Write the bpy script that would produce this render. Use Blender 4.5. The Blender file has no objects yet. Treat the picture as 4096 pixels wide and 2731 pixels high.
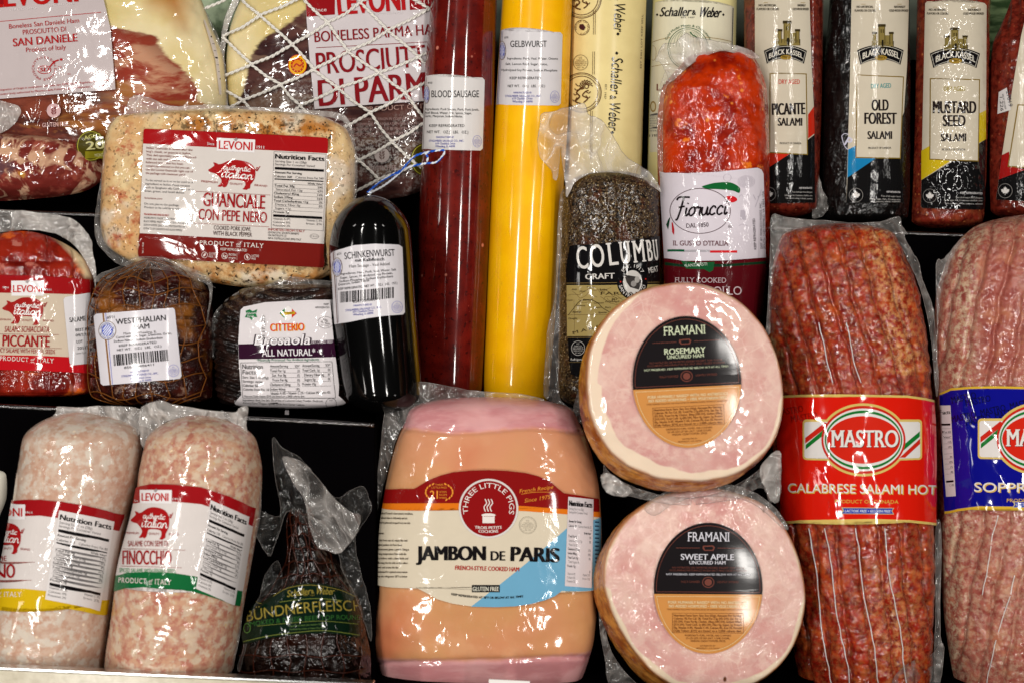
import bpy, bmesh, math, random
import numpy as np
from mathutils import Vector, Matrix
from mathutils.geometry import tessellate_polygon

# ------------------------------------------------------------------ units
# The display leans back; everything is measured on the leaning plane in
# "u" (1 u = 0.232 mm), x to the right, y downwards, w out of the display.
PX = 0.95 / 4096.0
D = 1.3 / PX                      # camera distance in u
LEAN = math.radians(50)
R = Matrix.Rotation(LEAN, 4, 'X')
OFF = Vector((0, 0, 0.95))
scene = bpy.context.scene
COL = scene.collection

def disp(x, v, w):
    return R @ Vector((x, v, w)) + OFF

# ------------------------------------------------------------------ camera
cam = bpy.data.cameras.new('camera')
cam.sensor_width = 36
cam.lens = 36 * 1.3 / 0.95
cam.clip_end = 50
cam.dof.use_dof = True
cam.dof.focus_distance = 1.3 - 330 * PX
cam.dof.aperture_fstop = 7.0
camo = bpy.data.objects.new('camera', cam)
COL.objects.link(camo)
camo.location = disp(0, 0, 1.3)
camo.rotation_euler = (LEAN, 0, 0)
scene.camera = camo

# ------------------------------------------------------------------ light
scene.view_settings.view_transform = 'Standard'
scene.view_settings.look = 'None'
scene.view_settings.exposure = 0.0
scene.view_settings.gamma = 1.0
world = bpy.data.worlds.new('World')
scene.world = world
world.use_nodes = True
wb = world.node_tree.nodes['Background']
wb.inputs[0].default_value = (1.0, 0.93, 0.88, 1)
wb.inputs[1].default_value = 0.004

def lamp(x, v, w, sx, sy, power, tgt=(0, 0, 0.1), col=(1.0, 0.955, 0.90)):
    l = bpy.data.lights.new('shop_lamp', 'AREA')
    l.shape = 'RECTANGLE'; l.size = sx; l.size_y = sy
    l.energy = power; l.color = col
    o = bpy.data.objects.new('shop_lamp', l); COL.objects.link(o)
    p = disp(x, v, w); o.location = p
    d = (disp(*tgt) - p).normalized()
    o.rotation_euler = d.to_track_quat('-Z', 'Y').to_euler()
KEY = 0.62
for v in (-0.75, -0.3, 0.2, 0.7, 1.25):
    lamp(-0.88, v, 2.25, 0.09, 0.26, 12.5 * KEY)
    lamp(0.80, v, 2.25, 0.09, 0.26, 9.5 * KEY)
for v in (-0.5, 0.3, 1.1):
    lamp(-1.75, v, 1.5, 0.10, 0.30, 2.6 * KEY)
    lamp(1.65, v, 1.6, 0.10, 0.30, 2.6 * KEY)

# ------------------------------------------------------------------ noise
def _hash(ix, iy, seed):
    n = (ix * 374761393 + iy * 668265263 + seed * 1274126177) & 0x7fffffff
    n = ((n ^ (n >> 13)) * 1274126177) & 0x7fffffff
    return ((n ^ (n >> 16)) & 0xffff) / 65535.0

def vnoise(x, y, seed=0):
    x = np.asarray(x, float); y = np.asarray(y, float)
    x0 = np.floor(x).astype(np.int64); y0 = np.floor(y).astype(np.int64)
    fx = x - x0; fy = y - y0
    fx = fx * fx * fx * (fx * (fx * 6 - 15) + 10); fy = fy * fy * fy * (fy * (fy * 6 - 15) + 10)
    a = _hash(x0, y0, seed); b = _hash(x0 + 1, y0, seed)
    c = _hash(x0, y0 + 1, seed); d = _hash(x0 + 1, y0 + 1, seed)
    return (a * (1 - fx) + b * fx) * (1 - fy) + (c * (1 - fx) + d * fx) * fy

def fbm(x, y, s, seed=0, oct=3):
    """0..1 fractal noise, s = feature size in u"""
    t = 0; amp = 1; tot = 0
    for o in range(oct):
        t = t + amp * vnoise(np.asarray(x) / s, np.asarray(y) / s, seed + o * 17)
        tot += amp; amp *= 0.5; s = s / 2.03
    return t / tot

def pmask(px, py, poly, soft=10):
    """1 inside a polygon, soft edge"""
    px = np.asarray(px, float); py = np.asarray(py, float)
    n = len(poly); inside = np.zeros(px.shape, bool); dist = np.full(px.shape, 1e9)
    for i in range(n):
        x0, y0 = poly[i]; x1, y1 = poly[(i + 1) % n]
        c = ((y0 > py) != (y1 > py)) & (px < (x1 - x0) * (py - y0) / ((y1 - y0) or 1e-9) + x0)
        inside ^= c
        ex, ey = x1 - x0, y1 - y0; L = ex * ex + ey * ey or 1e-9
        t = np.clip(((px - x0) * ex + (py - y0) * ey) / L, 0, 1)
        dist = np.minimum(dist, np.hypot(px - x0 - t * ex, py - y0 - t * ey))
    sd = np.where(inside, dist, -dist)
    return np.clip(sd / soft * 0.5 + 0.5, 0, 1)

def hermite(ys, vals, q):
    ys = np.asarray(ys, float); vals = np.asarray(vals, float)
    if len(ys) == 2: return np.interp(q, ys, vals)
    d = np.diff(vals) / np.diff(ys)
    m = np.zeros(len(ys)); m[0] = d[0]; m[-1] = d[-1]
    for i in range(1, len(ys) - 1):
        m[i] = 0 if d[i - 1] * d[i] <= 0 else 2 * d[i - 1] * d[i] / (d[i - 1] + d[i])
    q = np.clip(q, ys[0], ys[-1])
    i = np.clip(np.searchsorted(ys, q, side='right') - 1, 0, len(ys) - 2)
    h = ys[i + 1] - ys[i]; t = (q - ys[i]) / h
    return ((2*t**3 - 3*t**2 + 1) * vals[i] + (t**3 - 2*t**2 + t) * h * m[i]
            + (-2*t**3 + 3*t**2) * vals[i + 1] + (t**3 - t**2) * h * m[i + 1])

def smooth_path(pts, n=6, closed=False):
    """Catmull-Rom"""
    P = [np.array(p, float) for p in pts]; out = []
    N = len(P)
    rng = range(N if closed else N - 1)
    for i in rng:
        if closed: a, b, c, d = P[i - 1], P[i], P[(i + 1) % N], P[(i + 2) % N]
        else: a, b, c, d = P[max(i - 1, 0)], P[i], P[i + 1], P[min(i + 2, N - 1)]
        for k in range(n):
            t = k / n
            out.append(0.5 * ((2 * b) + (-a + c) * t + (2*a - 5*b + 4*c - d) * t*t + (-a + 3*b - 3*c + d) * t**3))
    if not closed: out.append(P[-1])
    return [tuple(p) for p in out]

# ------------------------------------------------------------------ materials
def lin(c):
    def f(v):
        v = v / 255.0
        return v / 12.92 if v <= 0.04045 else ((v + 0.055) / 1.055) ** 2.4
    return (f(c[0]), f(c[1]), f(c[2]), 1.0)

class NB:
    def __init__(s, name):
        s.m = bpy.data.materials.new(name); s.m.use_nodes = True
        s.t = s.m.node_tree; s.t.nodes.clear()
        s.out = s.n('ShaderNodeOutputMaterial')
        s.tc = s.n('ShaderNodeTexCoord')
    def n(s, k): return s.t.nodes.new(k)
    def link(s, a, b):
        s.t.links.new(a, b)
    def put(s, sock, v):
        if hasattr(v, 'is_output') or isinstance(v, bpy.types.NodeSocket): s.link(v, sock)
        elif isinstance(v, tuple) and len(v) == 3 and sock.type == 'RGBA': sock.default_value = lin(v)
        else: sock.default_value = v
    def vec(s, sc=(1, 1, 1), rot=(0, 0, 0), loc=(0, 0, 0)):
        mp = s.n('ShaderNodeMapping'); s.link(s.tc.outputs['Object'], mp.inputs['Vector'])
        mp.inputs['Scale'].default_value = sc; mp.inputs['Rotation'].default_value = rot; mp.inputs['Location'].default_value = loc
        return mp.outputs[0]
    def noise(s, scale, detail=3, rough=0.55, dist=0, v=None):
        t = s.n('ShaderNodeTexNoise'); s.link(v or s.vec(), t.inputs['Vector'])
        t.inputs['Scale'].default_value = scale; t.inputs['Detail'].default_value = detail
        t.inputs['Roughness'].default_value = rough; t.inputs['Distortion'].default_value = dist
        return t.outputs['Fac']
    def voro(s, scale, feat='F1', v=None, rnd=1):
        t = s.n('ShaderNodeTexVoronoi'); t.feature = feat; s.link(v or s.vec(), t.inputs['Vector'])
        t.inputs['Scale'].default_value = scale; t.inputs['Randomness'].default_value = rnd
        return t.outputs['Distance']
    def warp(s, amount, scale):
        t = s.n('ShaderNodeTexNoise'); s.link(s.vec(), t.inputs['Vector']); t.inputs['Scale'].default_value = scale
        m = s.n('ShaderNodeVectorMath'); m.operation = 'SCALE'; s.link(t.outputs['Color'], m.inputs[0]); m.inputs['Scale'].default_value = amount
        a = s.n('ShaderNodeVectorMath'); s.link(s.vec(), a.inputs[0]); s.link(m.outputs[0], a.inputs[1])
        return a.outputs[0]
    def ma(s, op, a, b=0.0, c=0.0, clamp=False):
        m = s.n('ShaderNodeMath'); m.operation = op; m.use_clamp = clamp
        s.put(m.inputs[0], a); s.put(m.inputs[1], b)
        if op in ('MULTIPLY_ADD',): s.put(m.inputs[2], c)
        return m.outputs[0]
    def step(s, f, lo, hi):
        m = s.n('ShaderNodeMapRange'); m.interpolation_type = 'SMOOTHSTEP'
        s.put(m.inputs[0], f); m.inputs[1].default_value = lo; m.inputs[2].default_value = hi
        return m.outputs[0]
    def mix(s, f, a, b):
        m = s.n('ShaderNodeMix'); m.data_type = 'RGBA'
        s.put(m.inputs[0], f); s.put(m.inputs[6], a); s.put(m.inputs[7], b)
        return m.outputs[2]
    def attr(s, name):
        a = s.n('ShaderNodeAttribute'); a.attribute_name = name
        return a.outputs['Fac']
    def bump(s, h, strength=0.5, dist=0.001, normal=None):
        b = s.n('ShaderNodeBump'); s.put(b.inputs['Height'], h)
        b.inputs['Strength'].default_value = strength; b.inputs['Distance'].default_value = dist
        if normal: s.link(normal, b.inputs['Normal'])
        return b.outputs[0]
    def ridge(s, f):
        return s.ma('SUBTRACT', 1.0, s.ma('ABSOLUTE', s.ma('SUBTRACT', s.ma('MULTIPLY', f, 2.0), 1.0)))
    def pr(s, base, rough=0.5, normal=None, coat=0.0, crough=0.08, cnormal=None, sss=0, spec=0.05, metal=0, **k):
        p = s.n('ShaderNodeBsdfPrincipled')
        s.put(p.inputs['Base Color'], base); s.put(p.inputs['Roughness'], rough)
        p.inputs['Specular IOR Level'].default_value = spec; p.inputs['Metallic'].default_value = metal
        if normal: s.link(normal, p.inputs['Normal'])
        s.put(p.inputs['Coat Weight'], coat); p.inputs['Coat Roughness'].default_value = crough
        if cnormal: s.link(cnormal, p.inputs['Coat Normal'])
        if sss:
            p.inputs['Subsurface Weight'].default_value = sss
            p.inputs['Subsurface Radius'].default_value = (0.006, 0.0025, 0.0015)
            p.inputs['Subsurface Scale'].default_value = 1.0
        return p.outputs[0]
    def done(s, sh):
        s.link(sh, s.out.inputs['Surface']); return s.m

def wrapn(b, kind):
    """normal of the outer plastic skin: kind of wrinkle"""
    if kind == 'smooth':
        return b.bump(b.noise(26, 2, v=b.vec((1, 0.25, 1))), 0.25, 0.0012)
    if kind == 'stick':      # tight casing: fine long streaks along the length
        a = b.noise(170, 3, v=b.vec((1, 0.10, 1)))
        return b.bump(a, 0.35, 0.0009, b.bump(b.noise(300, 3, v=b.vec((1, .5, 1))), 0.35, 0.0006))
    if kind == 'film':       # vacuum film: sparse creases in loose places
        m = b.step(b.noise(13, 2), 0.54, 0.68)
        r = b.ma('POWER', b.ridge(b.noise(24, 2, 0.5, 1.0)), 10.0)
        r2 = b.ma('MULTIPLY', b.ma('POWER', b.ridge(b.noise(75, 2, 0.5, 0.8, v=b.vec((1, .5, 1), (0, 0, .5)))), 6.0), m)
        return b.bump(r, 0.12, 0.0016, b.bump(r2, 0.18, 0.0010, b.bump(b.noise(17, 1), 0.32, 0.004)))
    if kind == 'crinkle':
        m = b.step(b.noise(17, 2), 0.42, 0.60)
        r = b.ma('MULTIPLY', b.ma('POWER', b.ridge(b.noise(55, 3, 0.55, 1.2)), 5.0), m)
        r2 = b.ma('POWER', b.ridge(b.noise(130, 2, 0.5, 0.8)), 5.0)
        return b.bump(r, 0.55, 0.0024, b.bump(r2, 0.25, 0.0009, b.bump(b.noise(40, 2), 1.0, 0.005)))
    if kind == 'band':       # stiff printed sleeve: few long creases
        r = b.ma('POWER', b.ridge(b.noise(17, 2, 0.5, 0.8, v=b.vec((1, .4, 1), (0, 0, .15)))), 7.0)
        return b.bump(r, 0.55, 0.0024, b.bump(b.noise(24, 2), 0.55, 0.004))
    if kind == 'pebble':     # whole mustard seeds under the skin
        d = b.voro(165, 'SMOOTH_F1')
        return b.bump(b.ma('MULTIPLY', d, -1.0), 0.9, 0.0022)
    return None

_pc = {}
def ink(c, kind='film', rough=0.7, coat=None):
    """printed label colour under its plastic skin"""
    key = (tuple(c), kind, rough, coat)
    if key not in _pc:
        b = NB('print'); w = wrapn(b, kind)
        cc = {'smooth': 0.55, 'stick': 0.5, 'film': 0.5, 'crinkle': 0.9, 'pebble': 0.8, 'band': 0.9, 'matte': 0.0}[kind] if coat is None else coat
        v = b.noise(70, 3)
        base = b.mix(b.ma('MULTIPLY', b.step(v, 0.35, 0.75), 0.10), tuple(c), tuple(int(q * 0.82) for q in c))
        _pc[key] = b.done(b.pr(base, rough, coat=cc, crough=0.07 if kind != 'smooth' else 0.12, cnormal=w, spec=0.05))
    return _pc[key]

# ------------------------------------------------------------------ objects
def link(name, mesh, parent=None):
    o = bpy.data.objects.new(name, mesh); COL.objects.link(o)
    if parent: o.parent = parent
    return o

def mesh_from(verts, faces, mats=None, midx=None, smooth=True):
    me = bpy.data.meshes.new('mesh')
    me.from_pydata([tuple(v) for v in verts], [], [tuple(f) for f in faces])
    for m in (mats or []): me.materials.append(m)
    if midx is not None: me.polygons.foreach_set('material_index', np.asarray(midx, dtype=np.int32))
    if smooth: me.polygons.foreach_set('use_smooth', np.ones(len(me.polygons), dtype=bool))
    me.update()
    return me

class Base:
    def setup(s, name, label, cat, group, ox, oy, ow, wref):
        s.k = (D - wref) / D; s.wref = wref
        s.o = ((ox - 2048) * s.k, (1365.5 - oy) * s.k, ow)
        e = bpy.data.objects.new(name, None); COL.objects.link(e)
        e.empty_display_size = 0.02
        e.location = disp(s.o[0] * PX, s.o[1] * PX, s.o[2] * PX)
        e.rotation_euler = (LEAN, 0, 0)
        e['label'] = label; e['category'] = cat
        if group: e['group'] = group
        s.e = e
    def loc(s, px, py, w):
        px = np.asarray(px, float); py = np.asarray(py, float); w = np.asarray(w, float)
        return np.stack([((px - 2048) * s.k - s.o[0]) * PX, ((1365.5 - py) * s.k - s.o[1]) * PX,
                         (w - s.o[2]) * PX + 0 * px], -1)
    def seen(s, px, py, n=4):
        """where on the product a feature seen at (px,py) sits"""
        px = np.asarray(px, float); py = np.asarray(py, float); x, y = px, py
        for _ in range(n):
            q = (D - s.surf(x, y)) / (D - s.wref); x = 2048 + (px - 2048) * q; y = 1365.5 + (py - 1365.5) * q
        return x, y
    def locx(s, px, py, w):
        q = (D - np.asarray(w, float)) / (D - s.wref)
        return s.loc(2048 + (np.asarray(px, float) - 2048) * q, 1365.5 + (np.asarray(py, float) - 1365.5) * q, w)
    def add(s, name, me, parent=None):
        return link(name, me, parent or s.e)

class Prod(Base):
    """closed loft: rows (y, x_left, x_right, half depth)"""
    def __init__(s, name, label, cat, rows, w0, mat, p=2.0, capt=0, capb=0, pc=2.0, back=0.5, disp_fn=None,
                 attrs=None, group=None, part='casing', ny=150, nx=120, wref=None, parent=None, pcb=None):
        r = np.array(rows, float)
        s.y0, s.y1 = r[0, 0], r[-1, 0]; s.r = r; s.w0 = w0; s.p = p
        s.capt, s.capb, s.pc, s.pcb = capt, capb, pc, pcb or pc
        hm = r[:, 3].max()
        s.wref = w0 + 0.25 * hm if wref is None else wref
        if parent is None:
            s.setup(name, label, cat, group, (r[-1, 1] + r[-1, 2]) / 2, s.y1, w0, s.wref)
        else:
            s.k, s.o, s.e, s.wref = parent.k, parent.o, parent.e, parent.wref
        s.dfn = disp_fn; s.back = back
        th = np.radians(np.arange(0, 91, 5.0))
        ul = np.abs(np.sin(th)) ** (2 / p)
        ul = np.unique(np.concatenate([ul, np.arange(0, 0.95, 0.1), [0.93, 0.96]]))
        ul = np.append(ul[ul < 0.978], 0.984)
        s.ul = np.unique(np.concatenate([-ul, ul]))
        s.yl = np.arange(s.y0, s.y1, 22.0)
        s.body = s._body(part, mat, ny, nx, attrs or {})
    def f(s, y):
        y = np.asarray(y, float); f = np.ones_like(y)
        if s.capt:
            t = np.clip((s.y0 + s.capt - y) / s.capt, 0, 1); f = f * np.maximum(1 - t ** s.pc, 0) ** (1 / s.pc)
        if s.capb:
            t = np.clip((y - (s.y1 - s.capb)) / s.capb, 0, 1); f = f * np.maximum(1 - t ** s.pcb, 0) ** (1 / s.pcb)
        return f
    def prof(s, y):
        y = np.clip(y, s.y0, s.y1); r = s.r
        xl = hermite(r[:, 0], r[:, 1], y); xr = hermite(r[:, 0], r[:, 2], y); h = hermite(r[:, 0], r[:, 3], y)
        f = s.f(y)
        return (xl + xr) / 2, np.maximum((xr - xl) / 2 * f, 1e-3), h * f
    def tou(s, px, py):
        c, a, h = s.prof(np.asarray(py, float)); return (np.asarray(px, float) - c) / np.maximum(a, 8), np.asarray(py, float)
    def fromu(s, u, y):
        c, a, h = s.prof(y); return c + u * np.maximum(a, 8)
    def surf(s, px, py):
        c, a, h = s.prof(np.asarray(py, float))
        u = np.clip(np.abs((np.asarray(px, float) - c) / a), 0, 0.988)
        return s.w0 + h * (1 - u ** s.p) ** (1 / s.p)
    def _body(s, part, mat, ny, nx, attrs):
        ys = [np.linspace(s.y0, s.y1, ny)]
        if s.capt: ys.append(s.y0 + s.capt * (1 - np.sqrt(np.maximum(1 - np.linspace(0, 1, 24) ** 2, 0)) ))
        if s.capb: ys.append(s.y1 - s.capb * (1 - np.sqrt(np.maximum(1 - np.linspace(0, 1, 24) ** 2, 0)) ))
        y = np.unique(np.round(np.concatenate(ys), 2))
        y[0] = s.y0; y[-1] = s.y1
        c, a, h = s.prof(y)
        nf = int(nx * 0.68); nb = nx - nf
        q = np.linspace(-1, 1, nf, endpoint=False)
        # front: half by angle, half by width
        th = q * np.pi / 2
        us = np.sign(th) * np.abs(np.sin(th)) ** (2 / s.p)
        if s.p > 2.2: us = 0.45 * us + 0.55 * np.sign(q) * (1 - (1 - np.abs(q)) ** 1.6)
        zf = (1 - np.minimum(np.abs(us), 1) ** s.p) ** (1 / s.p)
        thb = np.linspace(np.pi / 2, 3 * np.pi / 2, nb, endpoint=False)
        ub = np.sign(np.sin(thb)) * np.abs(np.sin(thb)) ** (2 / s.p)
        zb = -np.abs(np.cos(thb)) ** (2 / s.p) * s.back
        U = np.concatenate([us, ub]); Z = np.concatenate([zf, zb])
        X = c[:, None] + a[:, None] * U[None]; Y = np.repeat(y[:, None], nx, 1)
        W = s.w0 + h[:, None] * Z[None]
        q = (D - s.wref) / (D - W); XA = 2048 + (X - 2048) * q; YA = 1365.5 + (Y - 1365.5) * q
        if s.dfn is not None:
            d = s.dfn(XA, YA, np.repeat(U[None], len(y), 0)) * np.minimum(1, a[:, None] / 30)
            d = np.where(Z[None] > 0, d, 0) * np.clip(Z[None] * 3, 0, 1)
            W = W - d * np.clip(Z[None] + 0.2, 0, 1)
            X = X - np.sign(U[None]) * d * np.abs(U[None]) ** 2 * 0.8
        V = s.loc(X.ravel(), Y.ravel(), W.ravel())
        n = len(y); idx = np.arange(n * nx).reshape(n, nx)
        A = idx[:-1]; B = idx[1:]
        F = np.stack([A, np.roll(A, -1, 1), np.roll(B, -1, 1), B], -1).reshape(-1, 4)[:, ::-1]
        faces = [tuple(f) for f in F] + [tuple(idx[0]), tuple(idx[-1][::-1])]
        me = mesh_from(V, faces, [mat])
        for k, fn in attrs.items():
            at = me.attributes.new(k, 'FLOAT', 'POINT')
            at.data.foreach_set('value', np.asarray(fn(XA.ravel(), YA.ravel()), dtype=np.float32))
        return s.add(part, me)

class Disc(Base):
    """thick slice: front outline (closed), depth, side drifting by (dx,dy)"""
    def __init__(s, name, label, cat, outline, w1, w0, shift, facem, rindm, dome=40, attrs=None, group=None):
        P = np.array(smooth_path(outline, 12, True)); s.c = P.mean(0); s.P = P
        s.w1 = w1; s.dome = dome
        s.setup(name, label, cat, group, s.c[0], P[:, 1].max(), w0, w1)
        s.wref = w1
        s.ul = np.arange(1500, 4000, 45.0); s.yl = np.arange(1000, 3200, 45.0)
        n = len(P)
        Rr = np.concatenate([np.linspace(0, 0.97, 60), [0.985, 0.995, 1.0]])
        Zr = w1 + dome * (1 - Rr ** 2.5)
        Zr[-4:] -= np.array([0, 4, 10, 18])
        rings = [(s.c[None] + (P - s.c) * r, np.full(n, z)) for r, z in zip(Rr, Zr)]
        V = []; 
        for q, z in rings: V.append(s.loc(q[:, 0], q[:, 1], z + (fbm(q[:, 0], q[:, 1], 90, 5) - .5) * 10))
        def grid(V):
            m = len(V); vs = np.concatenate(V); idx = np.arange(m * n).reshape(m, n)
            A = idx[:-1]; B = idx[1:]
            F = np.stack([A, B, np.roll(B, -1, 1), np.roll(A, -1, 1)], -1).reshape(-1, 4)
            return vs, [tuple(f)[::-1] for f in F]
        vs, fs = grid(V)
        me = mesh_from(vs, fs, [facem])
        allq = np.concatenate([q for q, z in rings]); rr = np.repeat(Rr, n)
        ang = np.arctan2(allq[:, 1] - s.c[1], allq[:, 0] - s.c[0])
        for k, fn in (attrs or {}).items():
            at = me.attributes.new(k, 'FLOAT', 'POINT'); at.data.foreach_set('value', np.asarray(fn(rr, ang), dtype=np.float32))
        s.face = s.add('cut_face', me)
        V = []
        for t in np.concatenate([[0, .02, .05], np.linspace(.1, 1, 24)]):
            sc = 1.0 + 0.012 * math.sin(math.pi * min(1, t * 1.2)) - 0.25 * max(0, t - 0.8) ** 1.3
            q = s.c[None] + (P - s.c) * sc + np.array(shift)[None] * t
            bump = (fbm(np.arange(n) * 9.0, np.full(n, t * 260), 26, 9) - .5) * (8 if t > .03 else 0)
            d = (P - s.c); d = d / np.hypot(d[:, 0], d[:, 1])[:, None]
            q = q + d * bump[:, None]
            V.append(s.loc(q[:, 0], q[:, 1], (w1 - 18) * (1 - t) + w0 * t))
        V.append(np.repeat(s.loc(s.c[0] + shift[0], s.c[1] + shift[1], w0)[None], n, 0))
        vs, fs = grid(V)
        s.rind = s.add('rind', mesh_from(vs, fs, [rindm]))
    def tou(s, px, py): return np.asarray(px, float), np.asarray(py, float)
    def fromu(s, u, y): return u
    def surf(s, px, py):
        r = np.hypot(np.asarray(px, float) - s.c[0], np.asarray(py, float) - s.c[1]) / 395
        return s.w1 + s.dome * (1 - np.minimum(r, 1) ** 2.5) + 6

# ------------------------------------------------------------------ lettering
_fc = bpy.data.curves.new('txt', 'FONT'); _fo = bpy.data.objects.new('txt', _fc)
_tc = {}
def glyphs(text, bold=0.0, res=3, sp=1.0):
    key = (text, bold, res, sp)
    if key in _tc: return _tc[key]
    _fc.body = text; _fc.size = 1; _fc.offset = bold; _fc.resolution_u = res; _fc.space_character = sp
    dg = bpy.context.evaluated_depsgraph_get()
    if _fo.name not in COL.objects: COL.objects.link(_fo)
    dg.update()
    me = _fo.evaluated_get(dg).to_mesh()
    v = np.array([tuple(q.co)[:2] for q in me.vertices]) if len(me.vertices) else np.zeros((0, 2))
    f = [tuple(p.vertices) for p in me.polygons]
    _fo.evaluated_get(dg).to_mesh_clear()
    _tc[key] = (v, f)
    return _tc[key]
CAP = glyphs('H')[0][:, 1].max()

def serifs(v, f):
    """add small slab serifs where a stem ends on the baseline or cap line"""
    from collections import Counter
    cnt = Counter(); 
    for p in f:
        for i in range(len(p)):
            cnt[tuple(sorted((p[i], p[(i + 1) % len(p)])))] += 1
    nv = list(map(tuple, v)); nf = list(f)
    for (a, b), c in cnt.items():
        if c != 1: continue
        (x0, y0), (x1, y1) = v[a], v[b]
        if abs(y0 - y1) > 0.004 or not 0.03 < abs(x0 - x1) < 0.2: continue
        lo = abs(y0) < 0.03; hi = abs(y0 - CAP) < 0.03
        if not (lo or hi): continue
        xa, xb = min(x0, x1), max(x0, x1); t = 0.045 if lo else -0.045
        for q0, q1 in ((xa - 0.06, xa), (xb, xb + 0.06)):
            i = len(nv); nv += [(q0, y0), (q1, y0), (q1, y0 + t), (q0, y0 + t)]; nf.append((i, i + 1, i + 2, i + 3))
    return np.array(nv), nf

LET = {
 'a': (1.1, [[(.85,.85),(.5,1.0),(.12,.6),(.15,.15),(.45,0),(.8,.35),(.88,.95),(.85,.2),(1.0,0),(1.2,.25)]]),
 'u': (1.1, [[(.1,.95),(.08,.3),(.3,0),(.65,.2),(.8,.95),(.8,.25),(.95,0),(1.18,.25)]]),
 't': (.75, [[(.45,1.7),(.33,.3),(.5,0),(.8,.25)], [(.0,1.1),(.85,1.18)]]),
 'h': (1.0, [[(.2,1.8),(.15,0)],[(.16,.5),(.45,.95),(.72,.8),(.74,.2),(.9,0),(1.1,.25)]]),
 'e': (.9, [[(.1,.45),(.6,.55),(.72,.85),(.45,1.0),(.15,.7),(.15,.2),(.5,0),(.95,.25)]]),
 'n': (1.05, [[(.1,.95),(.1,0)],[(.12,.5),(.45,.98),(.76,.8),(.78,.2),(.95,0),(1.12,.25)]]),
 'i': (.45, [[(.15,.95),(.12,.2),(.28,0),(.5,.25)], [(.2,1.38),(.26,1.48)]]),
 'c': (.98, [[(.80,.74),(.66,.97),(.40,.98),(.10,.6),(.14,.15),(.45,0),(.82,.2)]]),
 'l': (.5, [[(.2,.3),(.46,1.5),(.34,1.8),(.18,1.4),(.14,.3),(.32,0),(.55,.25)]]),
 'o': (.95, [[(.5,1),(.12,.6),(.2,.1),(.5,0),(.85,.35),(.78,.88),(.45,1),(1.0,.9)]]),
 'r': (.8, [[(.0,.8),(.25,1.05),(.32,.85),(.66,.88),(.58,.3),(.7,0),(.9,.25)]]),
 'F': (1.25, [[(-.1,1.85),(.2,2.2),(1.6,2.15)], [(.8,2.15),(.62,.8),(.35,-.35),(.1,-.4)], [(.3,1.0),(1.1,1.12)]]),
}

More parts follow.
